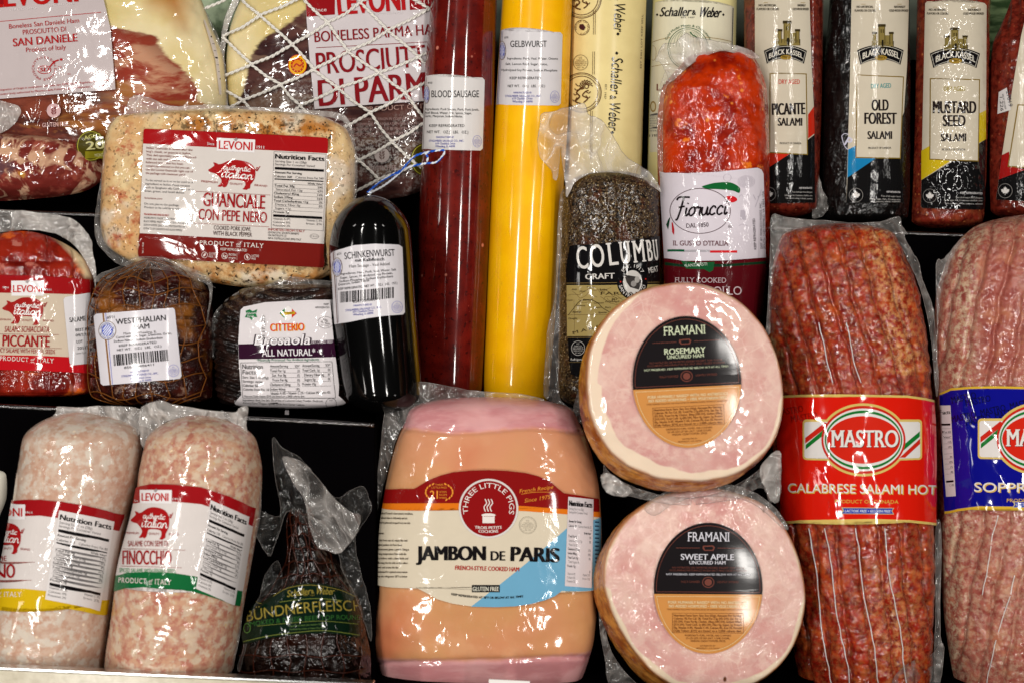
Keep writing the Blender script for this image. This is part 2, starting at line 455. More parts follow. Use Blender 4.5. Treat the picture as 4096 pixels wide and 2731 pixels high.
class Sheet:
    """one printed label: everything drawn on it ends in one mesh laid on the product"""
    def __init__(s, prod, kind='film', dw=0.0):
        s.P = prod; s.kind = kind; s.g = {}; s.M = (0, 0, 1, 0, 0, 1); s.dw = dw; s.clip = None
    def card(s, ox, oy, ax, ay, bx, by): s.M = (ox, oy, ax, ay, bx, by); return s
    def xf(s, x, y):
        o = s.M; return o[0] + o[2] * x + o[4] * y, o[1] + o[3] * x + o[5] * y
    def raw(s, v, f, col, L):
        """v already in u"""
        if len(v) == 0: return
        key = (tuple(col), round(L, 2))
        V, F = s.g.setdefault(key, ([], []))
        b = sum(len(q) for q in V)
        V.append(np.asarray(v, float)); F.extend(tuple(i + b for i in q) for q in f)
    def prim(s, v, f, col, L):
        v = np.asarray(v, float); x, y = s.xf(v[:, 0], v[:, 1]); s.raw(np.stack([x, y], 1), f, col, L)
    def poly(s, pts, col, L=2, smooth=0, holes=(), dens=40):
        loops = [pts] + list(holes); out = []
        for lp in loops:
            if smooth: lp = smooth_path(lp, smooth, True)
            q = []
            for i in range(len(lp)):
                a = np.array(lp[i][:2], float); b = np.array(lp[(i + 1) % len(lp)][:2], float)
                n = max(1, int(np.hypot(*(b - a)) / dens))
                for k in range(n): q.append(tuple(a + (b - a) * k / n))
            out.append(q)
        flat = [p for l in out for p in l]
        tr = tessellate_polygon([[Vector((p[0], p[1], 0)) for p in l] for l in out])
        s.prim(flat, [tuple(t) for t in tr], col, L)
    def rect(s, x0, y0, x1, y1, col, L=2, r=0):
        if r:
            pts = []
            for cx, cy, a0 in ((x1 - r, y0 + r, -90), (x1 - r, y1 - r, 0), (x0 + r, y1 - r, 90), (x0 + r, y0 + r, 180)):
                for k in range(5):
                    a = math.radians(a0 + k * 22.5); pts.append((cx + r * math.cos(a), cy + r * math.sin(a)))
            s.poly(pts, col, L)
        else: s.poly([(x0, y0), (x1, y0), (x1, y1), (x0, y1)], col, L)
    def line(s, x0, y0, x1, y1, t, col, L=3):
        d = math.hypot(x1 - x0, y1 - y0) or 1; nx, ny = -(y1 - y0) / d * t / 2, (x1 - x0) / d * t / 2
        s.poly([(x0 + nx, y0 + ny), (x1 + nx, y1 + ny), (x1 - nx, y1 - ny), (x0 - nx, y0 - ny)], col, L)
    def ell(s, cx, cy, rx, ry, col, L=3, n=40, rot=0):
        c, q = math.cos(rot), math.sin(rot)
        s.poly([(cx + rx * math.cos(a) * c - ry * math.sin(a) * q, cy + rx * math.cos(a) * q + ry * math.sin(a) * c)
                for a in np.linspace(0, 2 * math.pi, n, endpoint=False)], col, L)
    def ring(s, cx, cy, rx, ry, t, col, L=3, n=48):
        an = np.linspace(0, 2 * math.pi, n, endpoint=False)
        v = [(cx + rx * math.cos(a), cy + ry * math.sin(a)) for a in an] + [(cx + (rx - t) * math.cos(a), cy + (ry - t) * math.sin(a)) for a in an]
        s.prim(v, [(i, (i + 1) % n, n + (i + 1) % n, n + i) for i in range(n)], col, L)
    def stroke(s, pts, t, col, L=4, n=5):
        P = np.array(smooth_path(pts, n) if len(pts) > 2 else pts, float)
        T = np.gradient(P, axis=0); T /= np.maximum(np.hypot(T[:, 0], T[:, 1]), 1e-6)[:, None]
        N = np.stack([-T[:, 1], T[:, 0]], 1) * t / 2
        v = np.concatenate([P + N, P - N]); m = len(P)
        s.prim(v, [(i, i + 1, m + i + 1, m + i) for i in range(m - 1)], col, L)
    def script(s, text, x0, y0, x1, y1, xh, t, col, L=4, rise=0):
        tot = sum(LET[c][0] for c in text if c in LET); sc = (x1 - x0) / tot; x = x0
        for i, c in enumerate(text):
            w, st = LET[c]
            for q in st:
                pts = []
                for (a, b) in q:
                    X = x + (a + 0.18 * b) * sc; Y = y0 + (y1 - y0) * (X - x0) / (x1 - x0) - b * xh
                    pts.append((X, Y))
                s.stroke(pts, t, col, L + 0.11 * (i % 3))
            x += w * sc
    def T(s, text, x0, y0, x1, y1, h, col, L=4.5, b=0.0, it=0.0, bow=0.0, serif=False, sp=1.0, res=None, up=None):
        v, f = glyphs(text, 0.0, res or (2 if h < 18 else 4), sp)
        if len(v) == 0: return
        if b >= 0.01:      # bolder weight: a second and third strike beside the first
            db = b * 0.9 / CAP * h * ((x1 - x0) / abs((x1 - x0) or 1) if abs(x1 - x0) > abs(y1 - y0) else 0)
            if db:
                s.T(text, x0 - db, y0, x1 - db, y1, h, col, L + .07, 0, it, bow, serif, sp, res)
                s.T(text, x0 + db, y0, x1 + db, y1, h, col, L + .14, 0, it, bow, serif, sp, res)
        if serif: v, f = serifs(v, f)
        W = v[:, 0].max() - v[:, 0].min(); ln = math.hypot(x1 - x0, y1 - y0)
        ex, ey = (x1 - x0) / ln, (y1 - y0) / ln
        nx, ny = ey, -ex
        q = v[:, 1] / CAP * h; d = (v[:, 0] - v[:, 0].min()) / W * ln
        t = d / ln; bb = bow * 4 * t * (1 - t)
        s.prim(np.stack([x0 + ex * (d + it * q) + nx * (q + bb), y0 + ey * (d + it * q) + ny * (q + bb)], 1), f, col, L)
    def TC(s, text, cx, cy, rx, ry, a0, a1, h, col, L=4.5, b=0.0, inside=False):
        """text on an arc; angles in degrees, 0 = right, 90 = up; reads along the arc"""
        v, f = glyphs(text, 0.0, 2)
        W = v[:, 0].max() - v[:, 0].min()
        t = (v[:, 0] - v[:, 0].min()) / W; a = np.radians(a0 + (a1 - a0) * t)
        q = v[:, 1] / CAP * h * (-1 if inside else 1)
        s.prim(np.stack([cx + (rx + q) * np.cos(a), cy - (ry + q) * np.sin(a)], 1), f, col, L)
    def build(s, name='label', parent=None, label=None, layer=0.8):
        P = s.P; VV, FF, MI, mats = [], [], [], []
        base = 0
        for (col, L), (V, F) in sorted(s.g.items(), key=lambda q: q[0][1]):
            V = np.concatenate(V); sx, sy = P.seen(V[:, 0], V[:, 1]); u, y = P.tou(sx, sy)
            bm = bmesh.new()
            bv = [bm.verts.new((a, b, 0)) for a, b in zip(u, y)]
            for q in F:
                try: bm.faces.new([bv[i] for i in q])
                except ValueError: pass
            u0, u1, y0, y1 = u.min(), u.max(), y.min(), y.max()
            for c in P.ul:
                if u0 < c < u1: bmesh.ops.bisect_plane(bm, geom=bm.verts[:] + bm.edges[:] + bm.faces[:], plane_co=(c, 0, 0), plane_no=(1, 0, 0), dist=1e-6)
            for c in P.yl:
                if y0 < c < y1: bmesh.ops.bisect_plane(bm, geom=bm.verts[:] + bm.edges[:] + bm.faces[:], plane_co=(0, c, 0), plane_no=(0, 1, 0), dist=1e-6)
            if isinstance(P, Prod):
                dead = [f for f in bm.faces if abs(sum(v.co.x for v in f.verts) / len(f.verts)) > 0.984]
                if dead: bmesh.ops.delete(bm, geom=dead, context='FACES')
                if not bm.faces: bm.free(); continue
            bm.verts.index_update()
            co = np.array([v.co[:2] for v in bm.verts])
            X = P.fromu(co[:, 0], co[:, 1]); W = P.surf(X, co[:, 1]) + layer * (L + 0.5) + s.dw
            L3 = P.loc(X, co[:, 1], W)
            VV.append(L3); m = ink(col, s.kind)
            if m not in mats: mats.append(m)
            mi = mats.index(m)
            for f in bm.faces:
                idx = [v.index for v in f.verts]
                if f.normal.z > 0: idx = idx[::-1]
                FF.append(tuple(i + base for i in idx)); MI.append(mi)
            base += len(co); bm.free()
        me = mesh_from(np.concatenate(VV), FF, mats, MI)
        o = P.add(name, me, parent)
        if label: o['label'] = label
        return o

# ------------------------------------------------------------------ tubes, films
def tube_geo(pts, r, sides=6):
    P = np.array(pts, float); n = len(P)
    T = np.gradient(P, axis=0); T /= np.maximum(np.linalg.norm(T, axis=1), 1e-12)[:, None]
    ref = np.array([0, 0, 1.0]); V = []
    for i in range(n):
        a = np.cross(T[i], ref); la = np.linalg.norm(a)
        a = a / la if la > 1e-3 else np.array([1.0, 0, 0])
        b = np.cross(a, T[i]); rr = r[i] if hasattr(r, '__len__') else r
        for k in range(sides):
            t = 2 * math.pi * k / sides; V.append(P[i] + rr * (a * math.cos(t) + b * math.sin(t)))
    F = []
    for i in range(n - 1):
        for k in range(sides):
            k2 = (k + 1) % sides; F.append((i * sides + k, i * sides + k2, (i + 1) * sides + k2, (i + 1) * sides + k))
    F.append(tuple(range(sides))[::-1]); F.append(tuple((n - 1) * sides + k for k in range(sides)))
    return V, F

def tubes(prod, name, paths, r, mat, lift=1.0, twist=False, parent=None, raw=False):
    """paths in u (x,y[,w]); laid on the product surface"""
    V, F = [], []
    for p in paths:
        q = np.array([(a[0], a[1]) for a in p], float)
        # resample
        seg = np.hypot(*np.diff(q, axis=0).T); L = np.concatenate([[0], np.cumsum(seg)]); m = max(3, int(L[-1] / (4 if twist else 12)))
        t = np.linspace(0, L[-1], m); X = np.interp(t, L, q[:, 0]); Y = np.interp(t, L, q[:, 1])
        if len(p[0]) > 2: B = prod.locx(X, Y, np.interp(t, L, [a[2] for a in p]))
        else:
            if not raw: X, Y = prod.seen(X, Y)
            B = prod.loc(X, Y, prod.surf(X, Y) + lift)
        if twist:
            T = np.gradient(B, axis=0); T /= np.linalg.norm(T, axis=1)[:, None]
            z = np.array([0, 0, 1.0]); a = np.cross(T, z); a /= np.maximum(np.linalg.norm(a, axis=1), 1e-6)[:, None]; b = np.cross(a, T)
            ph = t / (r * 9.0) * 2 * math.pi
            for k in (0, math.pi):
                C = B + (a * np.cos(ph + k)[:, None] + b * np.sin(ph + k)[:, None]) * r * PX * 0.62
                v, f = tube_geo(C, r * PX * 0.75, 5); o = len(V); V += v; F += [tuple(i + o for i in g) for g in f]
        else:
            v, f = tube_geo(B, r * PX, 6); o = len(V); V += v; F += [tuple(i + o for i in g) for g in f]
    return prod.add(name, mesh_from(V, F, [mat]), parent)

def film_mat(name, white=0.22, tint=(225, 218, 212), edge=0.35, sc=26, glint=1.0, sheen=0.05):
    b = NB(name)
    r = b.ma('POWER', b.ridge(b.noise(sc, 2, 0.5, 1.0)), 9.0)
    r2 = b.ma('POWER', b.ridge(b.noise(sc * 2.3, 2, 0.5, 0.6, v=b.vec((1, .45, 1), (0, 0, .7)))), 8.0)
    nrm = b.bump(r, 0.7, 0.004, b.bump(r2, 0.5, 0.002, b.bump(b.noise(sc * 1.2, 2), 1.0, 0.008)))
    p = b.pr(tint, 0.3, normal=nrm, coat=glint, crough=0.06, cnormal=nrm)
    tr = b.n('ShaderNodeBsdfTransparent'); tr.inputs[0].default_value = (.93, .93, .93, 1)
    gl = b.n('ShaderNodeBsdfGlossy'); gl.inputs['Roughness'].default_value = 0.12; b.link(nrm, gl.inputs['Normal'])
    m0 = b.n('ShaderNodeMixShader'); m0.inputs[0].default_value = sheen; b.link(tr.outputs[0], m0.inputs[1]); b.link(gl.outputs[0], m0.inputs[2])
    cl = b.step(b.noise(sc * 0.9, 2, 0.5, 0.5), 0.3, 0.75)
    fac = b.ma('ADD', b.ma('MULTIPLY_ADD', cl, white * .7, white * .6), b.ma('MULTIPLY', b.ma('ADD', r, r2), edge), clamp=True)
    m1 = b.n('ShaderNodeMixShader'); b.link(fac, m1.inputs[0]); b.link(m0.outputs[0], m1.inputs[1]); b.link(p, m1.inputs[2])
    return b.done(m1.outputs[0])

FILM = film_mat('clear_film', 0.055, edge=.13, sheen=0.04)
FILMW = film_mat('milky_film', 0.20, edge=0.26, sc=20)
FLAP = film_mat('folded_clear_film', 0.035, edge=.22, sc=22)
FILMD = film_mat('dark_clear_film', 0.002, tint=(190, 186, 180), edge=0.035, sheen=0.022)
_b = NB('film_seam'); SEAM = _b.done(_b.pr((120, 114, 110), 0.3, coat=1))

def film(prod, name, pts, w, amp=8, fs=40, mat=None, seam=1.0, seed=3, smooth=4, parent=None, step=14, over=False, hole=None):
    """thin crumpled plastic: outline in u, at depth w (number or function), relief amp"""
    if smooth: pts = smooth_path(pts, smooth, True)
    rnd = random.Random(seed)
    pts = [(x + (rnd.random() - .5) * 3, y + (rnd.random() - .5) * 3) for x, y in pts]
    loops = [pts] + ([hole] if hole else [])
    flat = [p for l in loops for p in l]
    tr = tessellate_polygon([[Vector((p[0], p[1], 0)) for p in l] for l in loops])
    bm = bmesh.new(); bv = [bm.verts.new((p[0], p[1], 0)) for p in flat]
    for t in tr:
        try: bm.faces.new([bv[i] for i in t])
        except ValueError: pass
    xs = [p[0] for p in flat]; ys = [p[1] for p in flat]
    for c in np.arange(min(xs) + step * .37, max(xs), step):
        bmesh.ops.bisect_plane(bm, geom=bm.verts[:] + bm.edges[:] + bm.faces[:], plane_co=(c, 0, 0), plane_no=(1, 0, 0), dist=1e-4)
    for c in np.arange(min(ys) + step * .37, max(ys), step):
        bmesh.ops.bisect_plane(bm, geom=bm.verts[:] + bm.edges[:] + bm.faces[:], plane_co=(0, c, 0), plane_no=(0, 1, 0), dist=1e-4)
    bm.verts.index_update()
    co = np.array([v.co[:2] for v in bm.verts])
    def zf(x, y):
        b = w(x, y) if callable(w) else np.full(np.shape(x), float(w))
        n = fbm(x, y, fs, seed, 2); rdg = 1 - np.abs(2 * fbm(x, y, fs * 1.3, seed + 5, 2) - 1)
        z = b + amp * ((n - .5) * 1.2 + (rdg - .7) * 1.6)
        if over: z = np.maximum(z, prod.surf(x, y) + 1.5)
        return z
    V = prod.locx(co[:, 0], co[:, 1], zf(co[:, 0], co[:, 1]))
    F = []; 
    for f in bm.faces:
        idx = [v.index for v in f.verts]; F.append(tuple(idx if f.normal.z < 0 else idx[::-1]))
    bm.free(); V = [tuple(v) for v in V]; MI = [0] * len(F)
    if seam:
        pp = pts + [pts[0]]; X = np.array([p[0] for p in pp]); Y = np.array([p[1] for p in pp])
        v, f = tube_geo(prod.locx(X, Y, zf(X, Y)), seam * PX * (.25 + .6 * fbm(X, Y, 60, seed)), 5)
        o = len(V); V += [tuple(q) for q in v]; F += [tuple(i + o for i in g) for g in f]; MI += [1] * len(f)
    return prod.add(name, mesh_from(V, F, [mat or FILM, SEAM], MI), parent)

def structure(name, verts, faces, mat, kind='structure'):
    me = bpy.data.meshes.new(name)
    me.from_pydata([tuple(disp(*v)) for v in verts], [], faces); me.materials.append(mat)
    bm = bmesh.new(); bm.from_mesh(me); bmesh.ops.recalc_face_normals(bm, faces=bm.faces); bm.to_mesh(me); bm.free()
    o = link(name, me); o['kind'] = kind
    return o

def slab(name, quad, w0, w1, mat, wref=None, bevel=0.001, kind='structure'):
    """quad in u at depth wref, extruded between w0 and w1"""
    wr = w1 if wref is None else wref; k = (D - wr) / D
    q = [((x - 2048) * k * PX, (1365.5 - y) * k * PX) for x, y in quad]; n = len(q)
    v = [(a, b, w0 * PX) for a, b in q] + [(a, b, w1 * PX) for a, b in q]
    f = [tuple(range(n)), tuple(range(n, 2 * n))] + [(i, (i + 1) % n, n + (i + 1) % n, n + i) for i in range(n)]
    o = structure(name, v, f, mat, kind)
    if bevel:
        md = o.modifiers.new('bevel', 'BEVEL'); md.width = bevel; md.segments = 3
    return o

# ================================================================== meat and casing materials
def m_plain(name, c, rough=0.35, kind='smooth', coat=1.0, crough=0.09, c2=None, spec=0.12):
    b = NB(name)
    base = b.mix(b.step(b.noise(40, 4), 0.3, 0.7), c, c2 or c)
    return b.done(b.pr(base, rough, coat=coat, crough=crough, cnormal=wrapn(b, kind), spec=spec))

M_YELLOW = m_plain('yellow_casing', (250, 188, 2), 0.4, 'smooth', 0.8, 0.10, (244, 176, 2))
M_BLACK = m_plain('black_casing', (3, 3, 3), 0.6, 'smooth', 0.8, 0.07, spec=.02)
M_CREAM = m_plain('cream_casing', (226, 208, 146), 0.5, 'smooth', 0.35, 0.25, (218, 199, 138))
M_CREAM2 = m_plain('pale_cream_casing', (222, 212, 150), 0.5, 'smooth', 0.35, 0.25)

def m_blood():
    b = NB('blood_sausage_meat')
    c = b.mix(b.step(b.noise(70, 4, 0.6), 0.35, 0.7), (84, 13, 9), (110, 22, 14))
    c = b.mix(b.step(b.noise(260, 3), 0.60, 0.68), c, (52, 8, 8))
    c = b.mix(b.step(b.voro(160), 0.10, 0.05), c, (150, 62, 48))
    c = b.mix(b.step(b.voro(34), 0.07, 0.04), c, (200, 120, 100))
    return b.done(b.pr(c, 0.4, coat=1.0, crough=0.08, cnormal=wrapn(b, 'smooth'), sss=0.05))
M_BLOOD = m_blood()

def m_salami(name, a, bcol, white, wt=0.5, kind='film', sc=120, coat=0.9, sp=(225, 205, 180)):
    b = NB(name); v = b.warp(0.006, 60)
    n1 = b.noise(sc, 5, 0.62, v=v); n2 = b.noise(sc * 0.35, 3, 0.5, v=v)
    c = b.mix(b.step(n1, 0.40, 0.60), a, bcol)
    c = b.mix(b.ma('MULTIPLY', b.step(b.noise(sc * 0.9, 4, 0.6, v=b.vec(loc=(3, 3, 3))), 0.47, 0.60), wt), c, white)
    c = b.mix(b.ma('MULTIPLY', b.step(n2, 0.45, 0.65), 0.30 * wt), c, white)
    c = b.mix(b.step(b.voro(sc * 0.8), 0.16, 0.08), c, sp)
    bn = b.bump(n1, 0.3, 0.001)
    return b.done(b.pr(c, 0.55, normal=bn, coat=coat, crough=0.10, cnormal=wrapn(b, kind), sss=0.05))
M_TOSC = m_salami('mould_white_salami_casing', (184, 144, 122), (196, 168, 148), (206, 196, 182), 0.8, 'film', 135)
M_FINO = m_salami('pink_fennel_salami_casing', (172, 110, 92), (192, 150, 122), (206, 192, 168), 0.65, 'film', 140, sp=(200, 168, 124))
M_KRED = m_salami('dry_red_salami_casing', (72, 16, 10), (112, 34, 22), (140, 60, 40), 0.25, 'stick', 170, 0.8, sp=(150, 80, 50))
M_KSEED = m_salami('coarse_red_salami_casing', (88, 22, 16), (130, 42, 28), (160, 84, 50), 0.35, 'crinkle', 150, 1.0, sp=(186, 110, 60))

def m_kblack():
    b = NB('smoked_black_casing')
    c = b.mix(b.step(b.noise(120, 4, 0.6), 0.45, 0.7), (7, 6, 6), (20, 15, 13))
    return b.done(b.pr(c, 0.45, coat=0.8, crough=0.10, cnormal=wrapn(b, 'crinkle')))
M_KBLACK = m_kblack()

def m_mastro(name, deep, mid, org, pale, wpale):
    b = NB(name); v = b.warp(0.008, 45)
    n1 = b.noise(130, 5, 0.65, v=v)
    c = b.mix(b.step(n1, 0.34, 0.64), deep, mid)
    c = b.mix(b.ma('MULTIPLY', b.step(b.noise(75, 4, 0.65, v=b.vec(loc=(1, 2, 3))), 0.50, 0.68), 0.6), c, org)
    c = b.mix(b.ma('MULTIPLY', b.step(b.voro(100, v=v), 0.22, 0.08), 0.6), c, org)
    mould = b.ma('MULTIPLY', b.step(b.noise(210, 5, 0.75), 0.42, 0.62), b.attr('mould'))
    c = b.mix(b.ma('MULTIPLY', mould, wpale), c, pale)
    bn = b.bump(n1, 0.4, 0.0012)
    return b.done(b.pr(c, 0.4, normal=bn, coat=1.0, crough=0.12, cnormal=wrapn(b, 'crinkle'), sss=0.03))
M_CALA = m_mastro('chilli_salami_meat', (96, 12, 6), (150, 34, 16), (190, 84, 30), (196, 140, 84), 0.9)
M_SOPP = m_mastro('pale_salami_meat', (136, 60, 52), (164, 94, 80), (180, 116, 84), (196, 174, 144), 0.9)

def m_fior():
    b = NB('paprika_rubbed_meat'); v = b.warp(0.01, 30)
    n = b.noise(40, 5, 0.6, v=v)
    c = b.mix(b.step(n, 0.35, 0.62), (132, 18, 3), (190, 50, 6))
    c = b.mix(b.step(b.noise(70, 4, 0.65, v=v), 0.60, 0.70), c, (232, 122, 30))
    c = b.mix(b.step(b.voro(60, v=v), 0.14, 0.06), c, (226, 130, 50))
    c = b.mix(b.step(b.noise(28, 3), 0.55, 0.72), c, (108, 10, 4))
    return b.done(b.pr(c, 0.35, coat=1.0, crough=0.08, cnormal=wrapn(b, 'crinkle')))
M_FIOR = m_fior()

def m_pepper():
    b = NB('pepper_crust')
    n = b.noise(420, 4, 0.75); n2 = b.noise(60, 4, 0.6)
    c = b.mix(b.step(n, 0.38, 0.62), (18, 11, 7), (78, 58, 38))
    c = b.mix(b.step(b.noise(600, 2), 0.60, 0.66), c, (150, 130, 94))
    c = b.mix(b.ma('MULTIPLY', b.step(n2, 0.56, 0.68), 0.5), c, (84, 34, 18))
    c = b.mix(b.step(b.noise(330, 2), 0.60, 0.64), c, (14, 10, 8))
    bn = b.bump(n, 0.7, 0.0016)
    return b.done(b.pr(c, 0.5, normal=bn, coat=0.7, crough=0.12, cnormal=wrapn(b, 'crinkle')))
M_PEP = m_pepper()

def m_guanc():
    b = NB('peppered_pork_jowl'); v = b.warp(0.01, 30)
    c = b.mix(b.step(b.noise(30, 4, 0.6, v=v), 0.38, 0.62), (220, 194, 146), (208, 164, 112))
    c = b.mix(b.ma('MULTIPLY', b.step(b.noise(26, 3, v=b.vec(loc=(5, 1, 0))), 0.50, 0.62), 0.75), c, (212, 200, 182))
    c = b.mix(b.ma('MULTIPLY', b.step(b.noise(55, 5, 0.7, v=v), 0.52, 0.66), b.attr('red')), c, (170, 70, 46))
    c = b.mix(b.ma('MULTIPLY', b.step(b.noise(70, 5, 0.65), 0.42, 0.60), b.attr('pep')), c, (170, 106, 40))
    sp = b.ma('MULTIPLY', b.step(b.noise(300, 3, 0.6), 0.59, 0.64), b.ma('ADD', b.attr('pep'), 0.35, clamp=True))
    c = b.mix(sp, c, (38, 26, 16))
    c = b.mix(b.step(b.voro(120), 0.10, 0.06), c, (70, 44, 26))
    sp2 = b.ma('MULTIPLY', b.step(b.noise(160, 4, 0.7), 0.50, 0.62), b.attr('pep'))
    c = b.mix(b.ma('MULTIPLY', sp2, 0.8), c, (64, 46, 24))
    return b.done(b.pr(c, 0.45, coat=1.0, crough=0.08, cnormal=wrapn(b, 'film'), sss=0.03))
M_GUAN = m_guanc()

def m_prosc(name, gray=0.0):
    b = NB(name); v = b.warp(0.012, 22)
    st = b.vec((1, 1, 1), (0, 0, 0.9))
    m = b.n('ShaderNodeMapping'); b.link(b.warp(0.01, 30), m.inputs['Vector']); m.inputs['Rotation'].default_value = (0, 0, 0.75); m.inputs['Scale'].default_value = (0.35, 1.3, 1)
    n = b.noise(52, 5, 0.62, v=m.outputs[0])
    a1, a2 = ((66, 22, 16), (126, 60, 42)) if not gray else ((52, 26, 26), (88, 54, 48))
    c = b.mix(b.step(n, 0.38, 0.62), a1, a2)
    red = b.mix(b.step(n, 0.40, 0.56), (188, 138, 108), (142, 50, 34))
    c = b.mix(b.attr('red'), c, red)
    c = b.mix(b.ma('MULTIPLY', b.step(b.noise(26, 4, 0.6, 1.0, v=m.outputs[0]), 0.53, 0.62), 0.8), c, (160, 104, 48) if not gray else (120, 94, 78))
    if gray:
        spk = b.ma('MULTIPLY', b.ma('MULTIPLY', b.step(b.noise(330, 4, 0.75), 0.47, 0.58), b.attr('mould')), b.step(b.noise(30, 3), 0.40, 0.60))
        c = b.mix(spk, c, (196, 190, 184))
        c = b.mix(b.ma('MULTIPLY', b.attr('mould'), 0.35), c, (40, 34, 34))
    fatc = b.mix(b.step(b.noise(16, 3, v=v), 0.35, 0.65), (224, 208, 164), (210, 190, 128))
    f = b.ma('ADD', b.attr('fat'), b.ma('MULTIPLY', b.ma('SUBTRACT', b.noise(28, 5, 0.65, v=m.outputs[0]), 0.5), 1.3))
    c = b.mix(b.step(f, 0.42, 0.58), c, fatc)
    c = b.mix(b.attr('amber'), c, (166, 94, 26))
    return b.done(b.pr(c, 0.4, coat=1.0, crough=0.08, cnormal=wrapn(b, 'film'), sss=0.08))
M_SAND = m_prosc('cured_ham_muscle'); M_PARM = m_prosc('dark_cured_ham_muscle', 1)

def m_shank():
    b = NB('cured_shank'); v = b.warp(0.02, 22)
    n = b.noise(30, 4, 0.6, 1.5, v=v)
    c = b.mix(b.step(n, 0.46, 0.54), (112, 40, 34), (200, 158, 128))
    c = b.mix(b.step(b.noise(60, 5, 0.65, v=v), 0.52, 0.66), c, (146, 70, 56))
    c = b.mix(b.step(b.noise(24, 4, 0.6, v=b.vec(loc=(1, 7, 2))), 0.58, 0.64), c, (96, 62, 66))
    c = b.mix(b.step(b.noise(26, 4, v=b.vec(loc=(4, 2, 2))), 0.62, 0.68), c, (180, 126, 50))
    return b.done(b.pr(c, 0.35, coat=1.0, crough=0.07, cnormal=wrapn(b, 'film'), sss=0.08))
M_SHANK = m_shank()

def m_dark(name, a, bc, gold, gw, kind='film', pale=None):
    b = NB(name); v = b.warp(0.01, 30)
    c = b.mix(b.step(b.noise(60, 5, 0.6, v=v), 0.38, 0.64), a, bc)
    c = b.mix(b.ma('MULTIPLY', b.step(b.noise(20, 4, 0.6, v=v), 0.54, 0.68), gw), c, gold)
    if pale: c = b.mix(b.ma('MULTIPLY', b.step(b.noise(110, 5, 0.7), 0.56, 0.68), 0.6), c, pale)
    return b.done(b.pr(c, 0.4, coat=1.0, crough=0.09, cnormal=wrapn(b, kind)))
M_WEST = m_dark('smoked_ham_crust', (34, 10, 8), (66, 22, 14), (160, 96, 26), 0.6, 'crinkle', (160, 130, 110))
M_BRES = m_dark('dried_beef_crust', (14, 9, 8), (40, 24, 20), (80, 50, 36), 0.3, 'crinkle', (70, 60, 54))
M_BUND = m_dark('smoked_beef_crust', (7, 3, 2), (20, 8, 5), (54, 20, 8), 0.35, 'crinkle')  # bagged beef lies in shadow; the shade is put into these colours

def m_picc():
    b = NB('flat_chilli_salami_meat'); v = b.warp(0.012, 26)
    c = b.mix(b.step(b.noise(36, 4, 0.6, v=v), 0.36, 0.60), (96, 14, 8), (146, 36, 20))
    c = b.mix(b.step(b.noise(44, 4, 0.6, v=v), 0.57, 0.67), c, (206, 92, 30))
    c = b.mix(b.step(b.noise(80, 4), 0.62, 0.7), c, (180, 104, 90))
    c = b.mix(b.attr('fat'), c, (226, 204, 160))
    return b.done(b.pr(c, 0.35, coat=1.0, crough=0.08, cnormal=wrapn(b, 'crinkle'), sss=0.08))
M_PICC = m_picc()

def m_jambon():
    b = NB('cooked_ham_and_skin')
    skin = b.mix(b.step(b.noise(14, 3, 0.5), 0.35, 0.65), (204, 152, 100), (194, 140, 92))
    skin = b.mix(b.ma('MULTIPLY', b.step(b.noise(9, 3, 0.55, v=b.vec(loc=(2, 2, 2))), 0.42, 0.62), 0.55), skin, (204, 132, 100))
    skin = b.mix(b.ma('MULTIPLY', b.step(b.noise(28, 4, 0.6), 0.52, 0.70), 0.35), skin, (214, 164, 122))
    skin = b.mix(b.ma('MULTIPLY', b.attr('stain'), 0.6), skin, (188, 78, 44))
    skin = b.mix(b.ma('MULTIPLY', b.attr('lift'), 0.55), skin, (206, 142, 112))
    m = b.n('ShaderNodeMapping'); b.link(b.warp(0.006, 30), m.inputs['Vector']); m.inputs['Rotation'].default_value = (0, 0, 1.0); m.inputs['Scale'].default_value = (0.3, 1.4, 1)
    meat = b.mix(b.step(b.noise(70, 4, 0.6, v=m.outputs[0]), 0.40, 0.62), (206, 150, 150), (192, 128, 130))
    meat = b.mix(b.ma('MULTIPLY', b.step(b.noise(20, 3), 0.5, 0.7), 0.4), meat, (228, 176, 172))
    c = b.mix(b.attr('skin'), meat, skin)
    return b.done(b.pr(c, 0.4, coat=0.9, crough=0.09, cnormal=wrapn(b, 'film'), sss=0.08))
M_JAMB = m_jambon()

